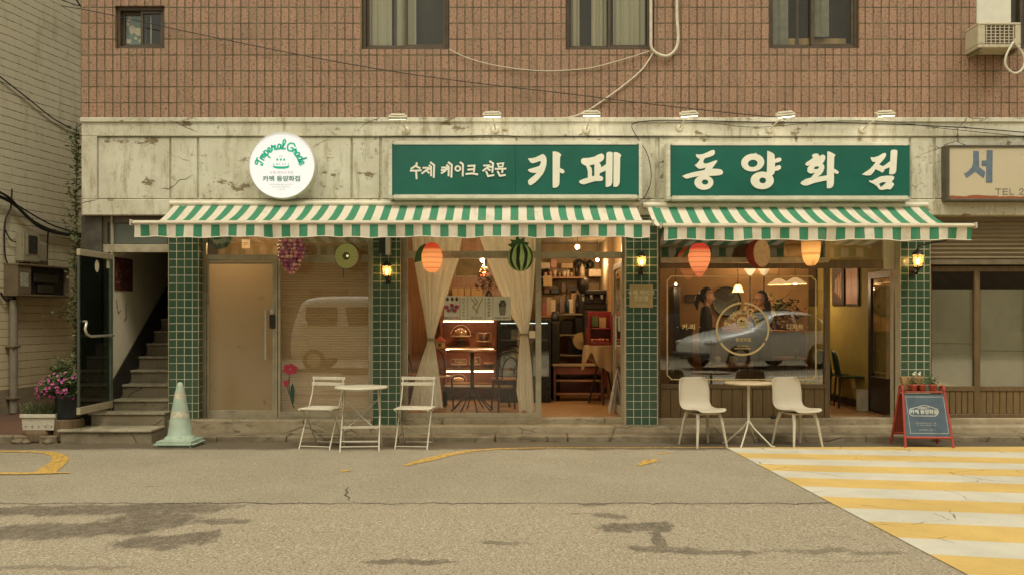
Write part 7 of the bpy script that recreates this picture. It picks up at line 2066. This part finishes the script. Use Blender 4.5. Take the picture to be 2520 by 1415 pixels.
for i, (px, py, w_, h, k) in enumerate(((1340, 655, .20, .12, 'ivory'), (1362, 650, .12, .16, 'rose'), (1395, 655, .22, .10, 'tan'), (1345, 712, .10, .16, 'brown'), (1365, 716, .16, .10, 'dark'), (1386, 708, .08, .18, 'brown'), (1408, 712, .16, .08, 'dark'), (1482, 756, .10, .12, 'ivory'))):
    c = W(px, py, 5.19); MB().box(c.x - w_ / 2, c.x + w_ / 2, 5.08, 5.195, c.z - h / 2, c.z + h / 2).build('wall_box', CM[k], None, org=c, label=('first', 'second', 'third', 'fourth', 'fifth', 'sixth', 'seventh', 'eighth')[i] + ' small ' + k + ' box fixed on the kitchen wall, counting from top left', cat='box', bevel=.008)
# pendant lamps of the café
pend = emit('pendant_bulb', (1.0, 0.62, 0.30), 14.0)
def pendant(label, px, py, y, e, shade=None, r_=.03, energy=30, top=2.86):
    c = W(px, py, y); o = thing('pendant_lamp', label, 'pendant lamp', c)
    MB().tube([c + Vector((0, 0, .05)), Vector((c.x, y, top - .001))], .005, 6).build('cord', M['cable'], o)
    MB().lathe([(0, .075), (.015, .07), (.018, .03), (.0, .03)], c, 10).build('socket', pm('brass_socket', (0.35, 0.22, 0.08), .35, Metallic=.7), o)
    if shade == 'bell':
        MB().lathe([(.018, .05), (.035, .045), (.055, .0), (.075, -.055), (.085, -.065)], c, 24).build('glass_shade', M['frost_shade'], o)
    elif shade == 'wide':
        MB().lathe([(.02, .07), (.05, .06), (.10, .03), (.17, -.02), (.18, -.035)], c, 28).build('shade', pm('glowing_shade', (0.72, 0.52, 0.28), .6, Emission_Color=(1, .62, .28, 1), Emission_Strength=.55), o)
    MB().ell(c, r_, 12, 9).build('bulb', e, o)
    point('pendant_light', c + Vector((0, -.01, -.10 if shade else -.06)), energy, .06, (1.0, .71, .40), o)
    return o
t = NT('frosted_lamp_glass')
a = t.n('BsdfTranslucent', None, Color=(0.85, 0.62, 0.36)); b = t.n('BsdfTransparent', None, Color=(1, .9, .75))
mx = t.n('MixShader', None, _0=.45, _1=a.outputs[0], _2=b.outputs[0]); t.t.links.new(mx.outputs[0], t.out.inputs[0]); M['frost_shade'] = t.m
pendant('bare glowing bulb hanging in the café between the curtains', 1187, 640, 1.5, pend, None, .032, 40)
pendant('bare ceiling bulb seen above the café doorway rail', 1421, 608, 2.0, pend, None, .035, 26, 2.86)
pendant('bare bulb deep in the café kitchen near the hood', 1470, 640, 4.2, pend, None, .03, 14)
pendant('bare bulb behind the transom above the brown film-covered door', 606, 575, .75, pend, None, .03, 14, 2.86)  # added so warm light shows through the door film near its top
# bead tassel by the bulb
c = W(1192, 668, 1.52); o = thing('bead_tassel', 'reddish glittering bead tassel hanging below the café bulb', 'tassel', c)
m = MB(); rg = random.Random(4)
for k in range(40): m.ell(c + Vector((rg.gauss(0, .025), rg.gauss(0, .02), rg.uniform(-.08, .08))), .010, 6, 5)
m.tube([c + Vector((0, 0, -.08)), c + Vector((0, 0, .16))], .004, 5)
m.build('beads', pm('copper_beads', (0.48, 0.10, 0.05), .15, .2, 40, Metallic=.4), o)

# ================================================================== inside the tea room (right room)
pendant('small glass bell pendant glowing above the window emblem', 1816, 708, 1.35, pend, 'bell', .026, 4)
pendant('wide glowing shade pendant behind the right woman, left of two', 1917, 696, 2.9, pend, 'wide', .03, 5)
pendant('wide glowing shade pendant with bright bulb, right of two', 1957, 694, 2.6, emit('white_bulb', (1.0, .88, .72), 20), 'wide', .045, 5)
pendant('tiny bare bulb hanging near the left edge of the tea room', 1663, 700, 2.4, pend, None, .02, 4)
for px, lab in ((1846, 'torch floor lamp with bright bowl shade, left of two'), (1880, 'torch floor lamp with yellower bowl shade, right of two')):
    y = 3.3 if px < 1860 else 3.5; c = W(px, 676, y); o = thing('floor_lamp', lab, 'floor lamp', (c.x, y, FL), 'torch floor lamps in the tea room')
    MB().lathe([(0, 0), (.12, 0), (.12, .015), (.015, .03), (0, .03)], (c.x, y, FL + .001), 20).build('base', M['black_metal'], o)
    MB().tube([(c.x, y, FL + .031), (c.x, y, c.z - .01)], .010, 8).build('pole', M['wood_dark'], o)
    MB().lathe([(.02, -.01), (.05, .02), (.085, .08), (.10, .12)], c, 24).build('bowl_shade', pm('bowl_glass' + str(px), (0.85, 0.68, 0.42), .5, Emission_Color=(1, .74, .42, 1), Emission_Strength=1.1 if px < 1860 else .6), o)
    point('uplight', c + Vector((0, -.02, .16)), 5, .05, (1, .66, .34), o)
y = 3.74; c = W(1788, 742, y); o = thing('round_mirror', 'round thin-framed mirror on the tea room back wall', 'mirror', c)
MB().tube([c + Vector((.24 * math.cos(k * .1963), 0, .24 * math.sin(k * .1963))) for k in range(32)], .012, 7, closed=True).build('mirror_frame', M['black_metal'], o)
MB().lathe([(0, 0), (.235, 0)], c + Vector((0, .01, 0)), 36, RX).build('mirror_glass', pm('mirror', (0.75, 0.60, 0.40), .12, .02, Metallic=1.0), o)
c = W(1701, 735, 3.78); o = thing('wall_picture', 'small dark landscape picture left of the round mirror', 'picture', c)
MB().frame(c.x - .10, c.x + .10, c.z - .07, c.z + .07, .015, 3.765, 3.795).build('picture_frame', M['black_metal'], o); part('print', pm('dim_print', (0.16, 0.10, 0.055), .6, .5, 30), o, (c.x - .084, c.x + .084, 3.78, 3.7955, c.z - .054, c.z + .054))
y = 2.6; x0, x1 = X(1657, y), X(1674, y); MB().box(x0, x1, y, y + .4, FL + .001, Z(706, y)).build('dark_cabinet', CM['dark'], None, org=((x0 + x1) / 2, y, FL), label='narrow tall black cabinet at the left of the tea room', cat='cabinet', bevel=.01)
x0, x1 = X(1668, 2.9), X(1705, 2.9); MB().box(x0, x1, 2.9, 3.3, FL + .001, Z(805, 2.9)).build('side_cabinet', M['wood_dark'], None, org=((x0 + x1) / 2, 2.9, FL), label='low dark cabinet between tall cabinet and left woman', cat='cabinet', bevel=.01)
x0, x1 = X(1760, 2.9), X(1985, 2.9); o = thing('tea_counter', 'long dark counter with wooden top behind the two women', 'counter', ((x0 + x1) / 2, 2.9, FL))
MB().box(x0, x1, 2.95, 3.5, FL + .001, Z(812, 2.9) - .031).build('cabinet', pm('brown_counter', (0.05, 0.030, 0.016), .5, .2), o, bevel=.005); MB().box(x0 - .02, x1 + .02, 2.92, 3.52, Z(812, 2.9) - .03, Z(812, 2.9)).build('worktop', M['wood_warm'], o, bevel=.004)
# leafy plant on the counter
c = Vector((X(1925, 3.2), 3.2, Z(812, 2.9) + .001)); o = thing('potted_plant', 'dark leafy plant on the tea counter behind the right woman', 'plant', c)
MB().lathe([(0, 0), (.09, 0), (.12, .16), (.11, .16), (0, .14)], c, 20).build('pot', CM['brown'], o)
m = MB(); rg = random.Random(8); leaves(m, 240, lambda r_: c + Vector((r_.gauss(-.02, .15), r_.gauss(0, .1), .30 + r_.gauss(0, .11))), .11, rg); m.build('foliage', [pm('plant_dark', (0.035, 0.045, 0.015), .6), pm('plant_mid', (0.06, 0.07, 0.022), .6), pm('plant_olive', (0.09, 0.09, 0.03), .6)], o)
# window table with tray, sugar pot and jug
y = .95; zt_ = Z(897, y); slab_table('window_table', 'narrow wooden table just inside the tea room window', X(1753, y), X(1853, y), y, y + .45, zt_, M['wood_warm'], .02)
c = Vector((X(1775, y), y + .2, zt_ + .0006)); MB().lathe([(0, 0), (.13, 0), (.14, .014), (.135, .016), (.125, .006), (0, .006)], c, 30).build('serving_tray', CM['dark'], None, org=c, label='round black tray on the window table', cat='tray')
m = MB(); cc2 = c + Vector((0, 0, .0065)); m.lathe([(0, 0), (.035, 0), (.042, .08), (.03, .10), (0, .105)], cc2, 18); m.build('sugar_pot', pm('cream_pottery', (0.58, 0.50, 0.36), .4, .05), None, org=cc2, label='white sugar pot on the black tray', cat='pot')
c = Vector((X(1809, y), y + .18, zt_ + .0006)); o = thing('milk_jug', 'beige milk jug with handle on the window table', 'jug', c); m = MB(); m.lathe([(0, 0), (.04, 0), (.046, .04), (.03, .09), (.036, .11), (.03, .11), (.026, .09), (0, .02)], c, 18); m.build('jug', pm('beige_pottery', (0.46, 0.36, 0.22), .45), o)
m = MB().tube(smooth_path([c + Vector((.04, 0, .09)), c + Vector((.075, 0, .07)), c + Vector((.045, 0, .03))]), .006, 6); m.build('handle', pm('beige_pottery', (0.46, 0.36, 0.22), .45), o)
y = 1.7; slab_table('far_table', 'small wooden table behind, at the right of the tea room', X(1925, y), X(1985, y), y, y + .5, Z(880, y), M['wood_warm'], .02)
bent_chair('wooden_chair', 'wooden seat chair at the left end of the window table', 1683, .75, 90, M['wood_warm'], .80, 'chairs in the tea room')
bent_chair('wooden_chair', 'wooden seat chair at the right end of the window table', 1912, .80, 250, M['wood_warm'], .86, 'chairs in the tea room')
# green chairs by the open door
gc = pm('dark_green_plastic', (0.012, 0.05, 0.028), .4, .1)
def green_chair(label, px, y, rz):
    o = thing('green_chair', label, 'chair', (X(px, y), y, FL + .001), 'dark green chairs inside the open timber door', R(rz), True)
    MB().box(-.19, .19, -.19, .19, .43, .455).build('seat', gc, o, bevel=.012)
    m = MB(); vs_, fs = [], []
    for j in range(9):
        t_ = j / 8
        for i in range(9):
            u = -1 + i / 4; wv = .19 * (1 if t_ < .6 else math.sqrt(max(0.02, 1 - ((t_ - .6) / .4) ** 2 * .95)))
            vs_.append((u * wv, .19 + .06 * t_ - .03 * u * u, .46 + .36 * t_))
    for j in range(8):
        for i in range(8): fs.append((j * 9 + i, j * 9 + i + 1, j * 9 + i + 10, j * 9 + i + 9))
    m.add(vs_, fs, True); m.build('backrest', gc, o, solid=.014)
    for sx in (-1, 1):
        for sy in (-1, 1): MB().tube([(sx * .165, sy * .165, .43), (sx * .185, sy * .19, 0)], .014, 7).build('leg', M['black_metal'], o)
green_chair('dark green chair by the olive wall, nearer the timber post', 2055, 2.15, 100)
green_chair('dark green chair by the olive wall, nearer the open door', 2092, 1.62, 80)
# pictures on the olive wall
for i, (pa, pb_, cl, lab) in enumerate(((2052, 2081, (0.05, 0.025, 0.015), 'dark framed picture with pale streaks on the olive wall'), (2086, 2117, (0.50, 0.22, 0.12), 'salmon framed picture with a thin line on the olive wall'), (1994, 2012, (0.07, 0.04, 0.02), 'dark framed picture deepest along the olive wall'))):
    ya_2 = 5.02 * F / (pa - CX) - D; yb_2 = 5.02 * F / (pb_ - CX) - D
    ym = (ya_2 + yb_2) / 2; z0, z1 = Z(752, ym), Z(657, ym)
    o = thing('wall_picture', lab, 'picture', (5.0, ym, z0), 'pictures on the olive wall')
    m = MB().box(4.99, 5.018, yb_2, ya_2, z0, z1); m.build('picture_frame', M['wood_dark'], o, bevel=.004)
    part('print', pm('print_' + str(i), cl, .5, .15), o, (4.985, 4.9895, yb_2 + .03, ya_2 - .03, z0 + .03, z1 - .03))
    m = MB()
    if i == 0:
        for k in range(4): m.ribbon([(ym - .12 + .07 * k, z0 + .12 + .03 * k), (ym - .10 + .06 * k, z0 + .30), (ym - .13 + .07 * k, z0 + .48 - .03 * k)], .025, lambda u, v: Vector((4.9845, u, v)))
        m.build('streaks', pm('pale_streak', (0.55, 0.36, 0.22), .6), o)
    elif i == 1:
        m.ribbon([(ym, z0 + .15), (ym, z1 - .1)], .012, lambda u, v: Vector((4.9845, u, v))); m.build('line_motif', pm('dark_line', (0.12, 0.05, 0.03), .6), o)
c = Vector((5.012, 1.75, .52)); MB().box(5.0, 5.0195, 1.70, 1.79, .46, .58).build('wall_socket', pm('ivory_plastic', (0.55, 0.48, 0.34), .5), None, org=c, label='ivory wall socket low on the olive wall', cat='socket', bevel=.006)
MB().box(4.8, 4.95, 1.1, 1.16, FL + .001, FL + .30).build('door_stop_box', pm('ivory_plastic', (0.55, 0.48, 0.34), .5), None, org=(4.87, 1.13, FL), label='upright ivory box at the foot of the dark timber door', cat='box', bevel=.006)
# poster in the stairwell
px_ = SX0 + .001; ya_2, yb_2 = .07, .60
o = thing('stair_poster', 'dark red photo poster on the stairwell wall above the steps', 'poster', (px_, .33, 1.82))
m = MB().quad((px_ + .003, ya_2, 1.85), (px_ + .003, yb_2, 1.85), (px_ + .003, yb_2, 2.27), (px_ + .003, ya_2, 2.27)); m.build('paper', pm('maroon_poster', (0.085, 0.022, 0.015), .5, .35, 12), o)
m = MB(); rg = random.Random(5)
for _ in range(60):
    u, v, r_ = rg.uniform(ya_2 + .03, yb_2 - .03), rg.uniform(1.87, 2.25), rg.uniform(.004, .018)
    m.m = rg.choice((0, 0, 1)); m.add([(px_ + .004 + r_ * .05, u + r_ * math.cos(k), v + r_ * .8 * math.sin(k)) for k in (0, 1.2, 2.4, 3.7, 5)], [(0, 1, 2, 3, 4)])
m.build('poster_print', [pm('poster_spots', (0.32, 0.22, 0.14), .6), pm('poster_red', (0.22, 0.05, 0.03), .6)], o)
m = MB()
m.ribbon([(.12, 1.72), (.18, 1.56), (.24, 1.6)], .012, lambda u, v: Vector((px_ + .002, u, v))); m.ribbon([(.40, 1.68), (.41, 1.5), (.35, 1.47)], .02, lambda u, v: Vector((px_ + .002, u, v)))
m.build('wall_scrawl', pm('brown_scrawl', (0.18, 0.12, 0.06), .8), None, org=(px_, .2, 1.5), label='brown scrawl marks on the stairwell wall below the poster', cat='graffiti')

# window lettering of the tea room
yg = .172
gold2 = pm('gold_leaf_vinyl', (0.86, 0.66, 0.34), .45, .04)
o = thing('window_emblem', 'gold ring emblem with arched script on the tea room window', 'window lettering', W(1828, 875, yg))
g7 = 8.844
def fg(u, v, n=0): return Vector((X(1740 + u / g7, yg), yg - .0003 * (n % 60), Z(730 + v / g7, yg)))
m = MB(); cx, cy, Rr = 775, 697, 562
def arcpts(a, b, n=30): return [(cx + Rr * math.cos(R(a + (b - a) * k / n)), cy - Rr * math.sin(R(a + (b - a) * k / n))) for k in range(n + 1)]
m.ribbon(arcpts(85, -25), 42, fg); m.ribbon(arcpts(95, 205), 42, fg); m.ribbon(arcpts(214, 326), 42, fg)
for q in (690, 855): m.prism(ring(q, 135, 26, 26, 10), lambda u, v, d: fg(u, v, 3), 0)
m.build('ring', gold2, o)
m = MB(); arc_text(m, 'Imperial Grade', 780, 645, 285, .98, 27, fg); m.build('arched_script', gold2, o)
m = MB(); m.prism(ring(770, 555, 122, 122, 28), lambda u, v, d: fg(u, v, 2), 0); m.m = 1
m.prism([(700, 540), (735, 500), (770, 495), (760, 530), (840, 520), (800, 550)], lambda u, v, d: fg(u, v, 5), 0); m.ribbon([(690, 605), (740, 612), (800, 605), (850, 608)], 12, lambda u, v: fg(u, v, 6)); m.ribbon([(680, 570), (860, 575)], 7, lambda u, v: fg(u, v, 7))
m.build('cake_medallion', [gold2, CM['dark']], o)
m = MB(); kk2 = (D + yg) / F
put_text(m, '동양화점', 9.5 * kk2, lambda u, v: W(1829, 836, yg) + Vector((u, 0, v)), .0006, 1.1)
rl = random.Random(9)
for py, a, b in ((851, 1814, 1842), (857, 1808, 1848)):
    u = a
    while u < b: m.ribbon([(u, py - 1.6), (u + rl.uniform(0, 1.2), py + 1.6)], 1.0, lambda q, w_: W(q, w_, yg)); u += 2.4
m.build('small_lettering', gold2, o)
for body, px, lab in (('커-피', 1695, 'gold lettering with dots left of the ring emblem'), ('디저트', 1956, 'gold lettering with dots right of the ring emblem')):
    m = MB(); put_text(m, '·  ' + body + '  ·', 15.5 * kk2, lambda u, v: W(px, 805, yg) + Vector((u, 0, v)), .0015)
    m.build('window_lettering', gold2, None, org=W(px, 812, yg), label=lab, cat='window lettering')
m = MB(); a, b, c_, d_ = 1642, 2008, 680, 933
pts = [(a + 10, c_), (b - 10, c_), (b - 8, c_ + 4), (b - 2, c_ + 8), (b, c_ + 11), (b, d_ - 10), (b - 3, d_ - 8), (b - 7, d_ - 2), (b - 10, d_), (a + 10, d_), (a + 8, d_ - 4), (a + 2, d_ - 8), (a, d_ - 11), (a, c_ + 10), (a + 3, c_ + 8), (a + 7, c_ + 3)]
m.ribbon(pts, 2.3, lambda u, v: W(u, v, yg), True); m.build('window_border', gold2, None, org=W(1825, d_, yg), label='thin gold border with notched corners around the window emblem', cat='window lettering')
# ================================================================== the two women
def skin_mesh(V, E, rad, sub=2):
    me = bpy.data.meshes.new('skin_tmp'); me.from_pydata([Vector(v) for v in V], E, [])
    ob = bpy.data.objects.new('skin_tmp', me); COL.objects.link(ob)
    md = ob.modifiers.new('s', 'SKIN'); md.use_smooth_shade = True
    for i, sv in enumerate(me.skin_vertices[0].data):
        r_ = rad[i]; sv.radius = (r_, r_) if not isinstance(r_, tuple) else r_; sv.use_root = (i == 0)
    s2 = ob.modifiers.new('u', 'SUBSURF'); s2.levels = sub; s2.render_levels = sub
    dg = bpy.context.evaluated_depsgraph_get()
    res = bpy.data.meshes.new_from_object(ob.evaluated_get(dg))
    vs_ = [v.co.copy() for v in res.vertices]; fs = [tuple(p.vertices) for p in res.polygons]
    bpy.data.objects.remove(ob); bpy.data.meshes.remove(res); bpy.data.meshes.remove(me)
    return vs_, fs
skinm = pm('skin', (0.47, 0.235, 0.135), .5, .05, 20)
hairm = pm('black_hair', (0.012, 0.009, 0.008), .4, .2, 40)
topm = pm('black_top', (0.014, 0.012, 0.012), .8, .2, 20)
def person(label, px, y, rz, height, lean, arm, glasses, pony):
    k = height / 1.70
    o = thing('person', label, 'person', (X(px, y), y, FL + .002), None, R(rz), True)
    V = []; E_ = []; RD = []
    def add(p, r_, par=None):
        V.append((p[0] * k + lean * max(0, p[2] - .9), p[1] * k, p[2] * k)); RD.append(r_ * k)
        if par is not None: E_.append((par, len(V) - 1))
        return len(V) - 1
    pel = add((0, 0, .98), .135); ab = add((0, 0, 1.10), .105, pel); ch = add((.01, 0, 1.27), .115, ab); uc = add((0, 0, 1.37), .09, ch)
    nk = add((-.005, 0, 1.45), .050, uc); hd = add((.012, 0, 1.585), .055, nk)
    wrists = []
    for s in (-1, 1):
        sh = add((-.005, s * .165, 1.36), .060, uc); el_ = add((.0 + arm * .02, s * .21, 1.12), .042, sh); wr = add((.22 + .05 * arm, s * .13, 1.10 + .10 * arm), .027, el_); wrists.append(wr)
        pl_ = add((.285 + .05 * arm, s * .12, 1.115 + .13 * arm), .026, wr)
        for q in range(4):
            f1 = add((.33 + .05 * arm, s * .12 + (q - 1.5) * .017, 1.125 + .14 * arm + (.004 if q in (1, 2) else 0)), .0095, pl_); add((.362 + .05 * arm - (.010 if q in (0, 3) else 0), s * .12 + (q - 1.5) * .019, 1.115 + .14 * arm), .008, f1)
        th = add((.30 + .05 * arm, s * .12 - s * .035, 1.14 + .14 * arm), .0095, pl_); add((.325 + .05 * arm, s * .12 - s * .045, 1.15 + .14 * arm), .008, th)
        hp = add((0, s * .085, .84), .098, pel); kn = add((.02, s * .095, .48), .056, hp); an = add((-.01, s * .10, .08), .036, kn); add((.12, s * .11, .03), .032, an)
    vs_, fs = skin_mesh(V, E_, RD, 2)
    H_ = Vector(V[hd])
    m = MB()
    wrx = min(V[i][0] for i in wrists)
    for f_ in fs:
        c_ = sum((vs_[i] for i in f_), Vector()) / len(f_)
        if c_.z > 1.425 * k and abs(c_.y) < .07 * k: mi = 0
        elif c_.x > wrx + .015 * k and c_.z > .9 * k: mi = 0
        elif c_.z < .93 * k: mi = 2
        else: mi = 1
        m.f.append(list(f_)); m.mi.append(mi); m.sm.append(True)
    m.v = list(vs_); m.m = 0
    q = MB().ell((0, 0, 0), (.094 * k, .074 * k, .118 * k), 24, 18)
    for i, v in enumerate(q.v):
        if v.z < 0:
            t_ = -v.z / (.118 * k); v.y *= 1 - .22 * t_; v.x = v.x * (1 - .10 * t_) + .016 * k * t_
        q.v[i] = v + H_
    m.add(q.v, q.f, True)
    q = MB().ell(H_ + Vector((.092 * k, 0, -.022 * k)), (.020 * k, .013 * k, .022 * k), 10, 8); m.add(q.v, q.f, True)
    m.build('body', [skinm, topm, pm('dark_trouser_cloth', (0.018, 0.016, 0.018), .85)], o)
    m = MB()
    q = MB().ell((0, 0, 0), (.108 * k, .090 * k, .122 * k), 24, 16)
    for i, v in enumerate(q.v):
        lim = .058 * k + max(0, v.z) * -.15
        if v.x > .02 * k and v.z < .070 * k: v.x = .0 * k; v.y *= .9
        if v.z < -.03 * k: v.x = min(v.x, -.035 * k); v.y *= .9
        q.v[i] = v
    m.add([H_ + Vector((-.010 * k, 0, .014 * k)) + v for v in q.v], q.f, True)
    if pony: m.ell(H_ + Vector((-.12 * k, 0, -.01 * k)), (.05 * k, .05 * k, .055 * k), 12, 8); m.tube([H_ + Vector((-.13 * k, 0, -.03 * k)), H_ + Vector((-.155 * k, 0, -.10 * k)), H_ + Vector((-.14 * k, 0, -.19 * k))], [.04 * k, .035 * k, .012 * k], 8)
    else: m.tube([H_ + Vector((-.075 * k, 0, -.02 * k)), H_ + Vector((-.11 * k, 0, -.12 * k)), H_ + Vector((-.10 * k, 0, -.26 * k))], [.075 * k, .06 * k, .03 * k], 10)
    m.build('hair', hairm, o)
    m = MB()
    for s in (-1, 1): m.ell(H_ + Vector((.078 * k, s * .030 * k, .004 * k)), (.010, .012, .006), 8, 6)
    m.build('eyes', CM['dark'], o)
    MB().ell(H_ + Vector((.084 * k, 0, -.060 * k)), (.010, .024, .007), 10, 6).build('mouth', pm('lips', (0.36, 0.09, 0.07), .5), o)
    m = MB()
    for s in (-1, 1): m.ell(H_ + Vector((.0 * k, s * .074 * k, -.01 * k)), (.016, .009, .027), 8, 7)
    m.build('ears', skinm, o)
    if glasses:
        m = MB()
        for s in (-1, 1):
            m.tube([H_ + Vector((.098 * k, s * .036 * k + .026 * math.cos(a * .6283), -.006 * k + .021 * math.sin(a * .6283))) for a in range(10)], .0028, 5, closed=True)
            m.tube([H_ + Vector((.098 * k, s * .062 * k, 0)), H_ + Vector((.0, s * .088 * k, .0))], .0028, 5)
        m.build('glasses', M['black_metal'], o)
    return o
person('woman in black with tied-up hair, standing at left in the tea room', 1736, 1.8, -12, 1.72, .02, 0, False, True)
person('smiling woman in black with glasses, facing left in the tea room', 1876, 1.6, 198, 1.67, .02, 1, True, False)

# ================================================================== across the street (seen mirrored in the shop windows)
def wheel(par, c, r_=.32, w_=.2, nm='wheel', M4=None):
    wb_ = MB().lathe([(r_ * .62, -w_ / 2), (r_ * .96, -w_ / 2), (r_, -w_ * .35), (r_, w_ * .35), (r_ * .96, w_ / 2), (r_ * .62, w_ / 2)], c, 28, RX).build('wheel', pm('tyre', (0.02, 0.019, 0.017), .8), par)
    MB().lathe([(0, -w_ * .42), (r_ * .2, -w_ * .45), (r_ * .55, -w_ * .38), (r_ * .63, -w_ * .46)], c, 20, RX).build('rim', M['steel'], wb_)
    MB().lathe([(0, w_ * .42), (r_ * .2, w_ * .45), (r_ * .55, w_ * .38), (r_ * .63, w_ * .46)], c, 20, RX).build('rim', M['steel'], wb_)
def loft_body(m, sections):
    """sections: list of (x, [(y,z)...]) with equal counts, mirrored in y by the caller"""
    n = len(sections[0][1]); vs_ = []; fs = []
    for x, pts in sections: vs_ += [(x, a, b) for a, b in pts]
    for i in range(len(sections) - 1):
        for j in range(n - 1):
            fs.append((i * n + j, (i + 1) * n + j, (i + 1) * n + j + 1, i * n + j + 1))
    fs.append(tuple(range(n))); fs.append(tuple(reversed([(len(sections) - 1) * n + j for j in range(n)])))
    return m.add(vs_, fs, True)
def sect(x, hw, zb_, zbelt, zroof, hr):
    r_ = [(-hw * .92, zb_), (-hw, zb_ + .15), (-hw, zbelt), (-hr, zroof - .08), (-hr * .86, zroof), (0, zroof + .025)]
    return (x, r_ + [(-a, b) for a, b in reversed(r_[:-1])])
carglass = pm('car_glass', (0.02, 0.025, 0.025), .06, .05, Coat_Weight=1.0, Coat_Roughness=.02)
def vehicle(name, label, cat, loc, rz, paint, secs, windows, lights, wheels, r_):
    o = thing(name, label, cat, loc, None, R(rz), True)
    m = loft_body(MB(), [sect(*s) for s in secs]); m.build('body', paint, o, sub=1)
    for pts, side in windows:
        m = MB()
        for s in ((-1, 1) if side else (0,)):
            if side: m.add([(a, s * b, c) for a, b, c in pts], [tuple(range(len(pts)))])
            else: m.add(pts, [tuple(range(len(pts)))])
        m.build('side_window' if side else 'windscreen', carglass, o)
    for s in (-1, 1):
        for c in lights: MB().ell((c[0], s * c[1], c[2]), c[3], 14, 9).build('headlight', pm('headlight_glass', (0.62, 0.60, 0.55), .12, .05, Coat_Weight=1), o)
        MB().ell((lights[0][4], s * (lights[0][1] + .30), lights[0][5]), (.07, .09, .09), 12, 8).build('wing_mirror', paint, o)
    for wx, wy in wheels:
        for s in (-1, 1): wheel(o, (wx, s * wy, r_), r_)
    m = MB().box(secs[0][0] - .03, secs[0][0] + .06, -.75, .75, .32, .46); m.build('bumper', pm('bumper_dark', (0.06, 0.058, 0.05), .5), o, bevel=.03)
    return o
silver = pm('silver_car_paint', (0.86, 0.86, 0.80), .3, .03, Coat_Weight=.7, Coat_Roughness=.05)
white = pm('white_van_paint', (0.84, 0.82, 0.74), .4, .04, Coat_Weight=.4)
# windows sit 6 mm proud of the smoothed flanks
vehicle('parked_van', 'white one-box van parked across the street, mirrored in the brown window', 'van', (-5.55, -11.15, .16), 0, white,
        [(0.0, .70, .38, .62, .70, .66), (.03, .80, .34, .80, .98, .72), (.12, .84, .34, 1.02, 1.30, .74), (.26, .85, .34, 1.08, 1.78, .70), (.5, .85, .34, 1.08, 1.86, .72), (1.4, .85, .34, 1.08, 1.88, .73), (2.6, .85, .34, 1.08, 1.86, .72), (2.85, .82, .36, 1.05, 1.78, .68), (2.9, .78, .40, .95, 1.6, .66)],
        [([(.42, .857, 1.14), (1.20, .857, 1.14), (1.20, .80, 1.60), (.42, .80, 1.60)], True), ([(1.48, .857, 1.14), (2.6, .857, 1.14), (2.6, .80, 1.60), (1.40, .80, 1.60)], True), ([(.10, -.62, 1.2), (.10, .62, 1.2), (.24, .56, 1.70), (.24, -.56, 1.70)], False)],
        [(.06, .58, .72, (.06, .13, .10), .42, 1.18)], [(.62, .74), (2.3, .74)], .28)
vehicle('parked_car', 'silver hatchback parked across the street, mirrored in tea room window', 'car', (4.55, -10.9, .16), -24, silver,
        [(0.0, .62, .34, .62, .66, .55), (.08, .80, .26, .70, .80, .66), (.5, .88, .24, .80, .93, .74), (1.1, .90, .24, .88, 1.02, .78), (1.55, .90, .24, .92, 1.10, .70), (2.1, .90, .24, .94, 1.47, .62), (2.9, .90, .24, .96, 1.53, .62), (3.7, .90, .26, .97, 1.46, .60), (4.2, .86, .30, .97, 1.12, .62), (4.35, .78, .36, .80, .92, .6)],
        [([(1.72, .885, .98), (2.65, .90, .99), (2.65, .70, 1.42), (2.12, .70, 1.40)], True), ([(2.75, .90, .99), (3.75, .90, 1.0), (3.5, .70, 1.40), (2.75, .70, 1.42)], True), ([(1.42, -.62, 1.03), (1.42, .62, 1.03), (2.0, .52, 1.43), (2.0, -.52, 1.43)], False)],
        [(.16, .62, .70, (.14, .20, .07), 1.75, 1.02)], [(.85, .82), (3.4, .82)], .33)
def opposite(x0, x1, h, mt, label, seed):
    y = -19.5
    o = thing('opposite_building', label, 'building', ((x0 + x1) / 2, y, .16))
    hol = []
    rg = random.Random(seed); x = x0 + .6
    while x < x1 - 1.8:
        for z in (1.0, 4.0): hol.append((x, x + 1.4, z, z + 1.5))
        x += 2.6
    m = MB(); wall_holes(m, x0, x1, .16, h, y, y - .3, hol); m.quad((x0, y, h), (x1, y, h), (x1, y - 8, h), (x0, y - 8, h)); m.quad((x0, y, .16), (x0, y, h), (x0, y - 8, h), (x0, y - 8, .16)); m.quad((x1, y, .16), (x1, y, h), (x1, y - 8, h), (x1, y - 8, .16))
    m.build('wall', mt, o)
    m = MB()
    for a, b, c, d in hol: m.quad((a, y - .15, c), (b, y - .15, c), (b, y - .15, d), (a, y - .15, d))
    m.build('window_panes', carglass, o)
opposite(-26, -4.2, 6.4, pm('opposite_render', (0.34, 0.30, 0.22), .85, .15, 2), 'two storey rendered building across the street, behind the camera', 1)
opposite(-3.8, 24, 7.2, pm('opposite_brick', (0.16, 0.115, 0.075), .85, .2, 3), 'two storey brick building across the street, behind the camera', 2)
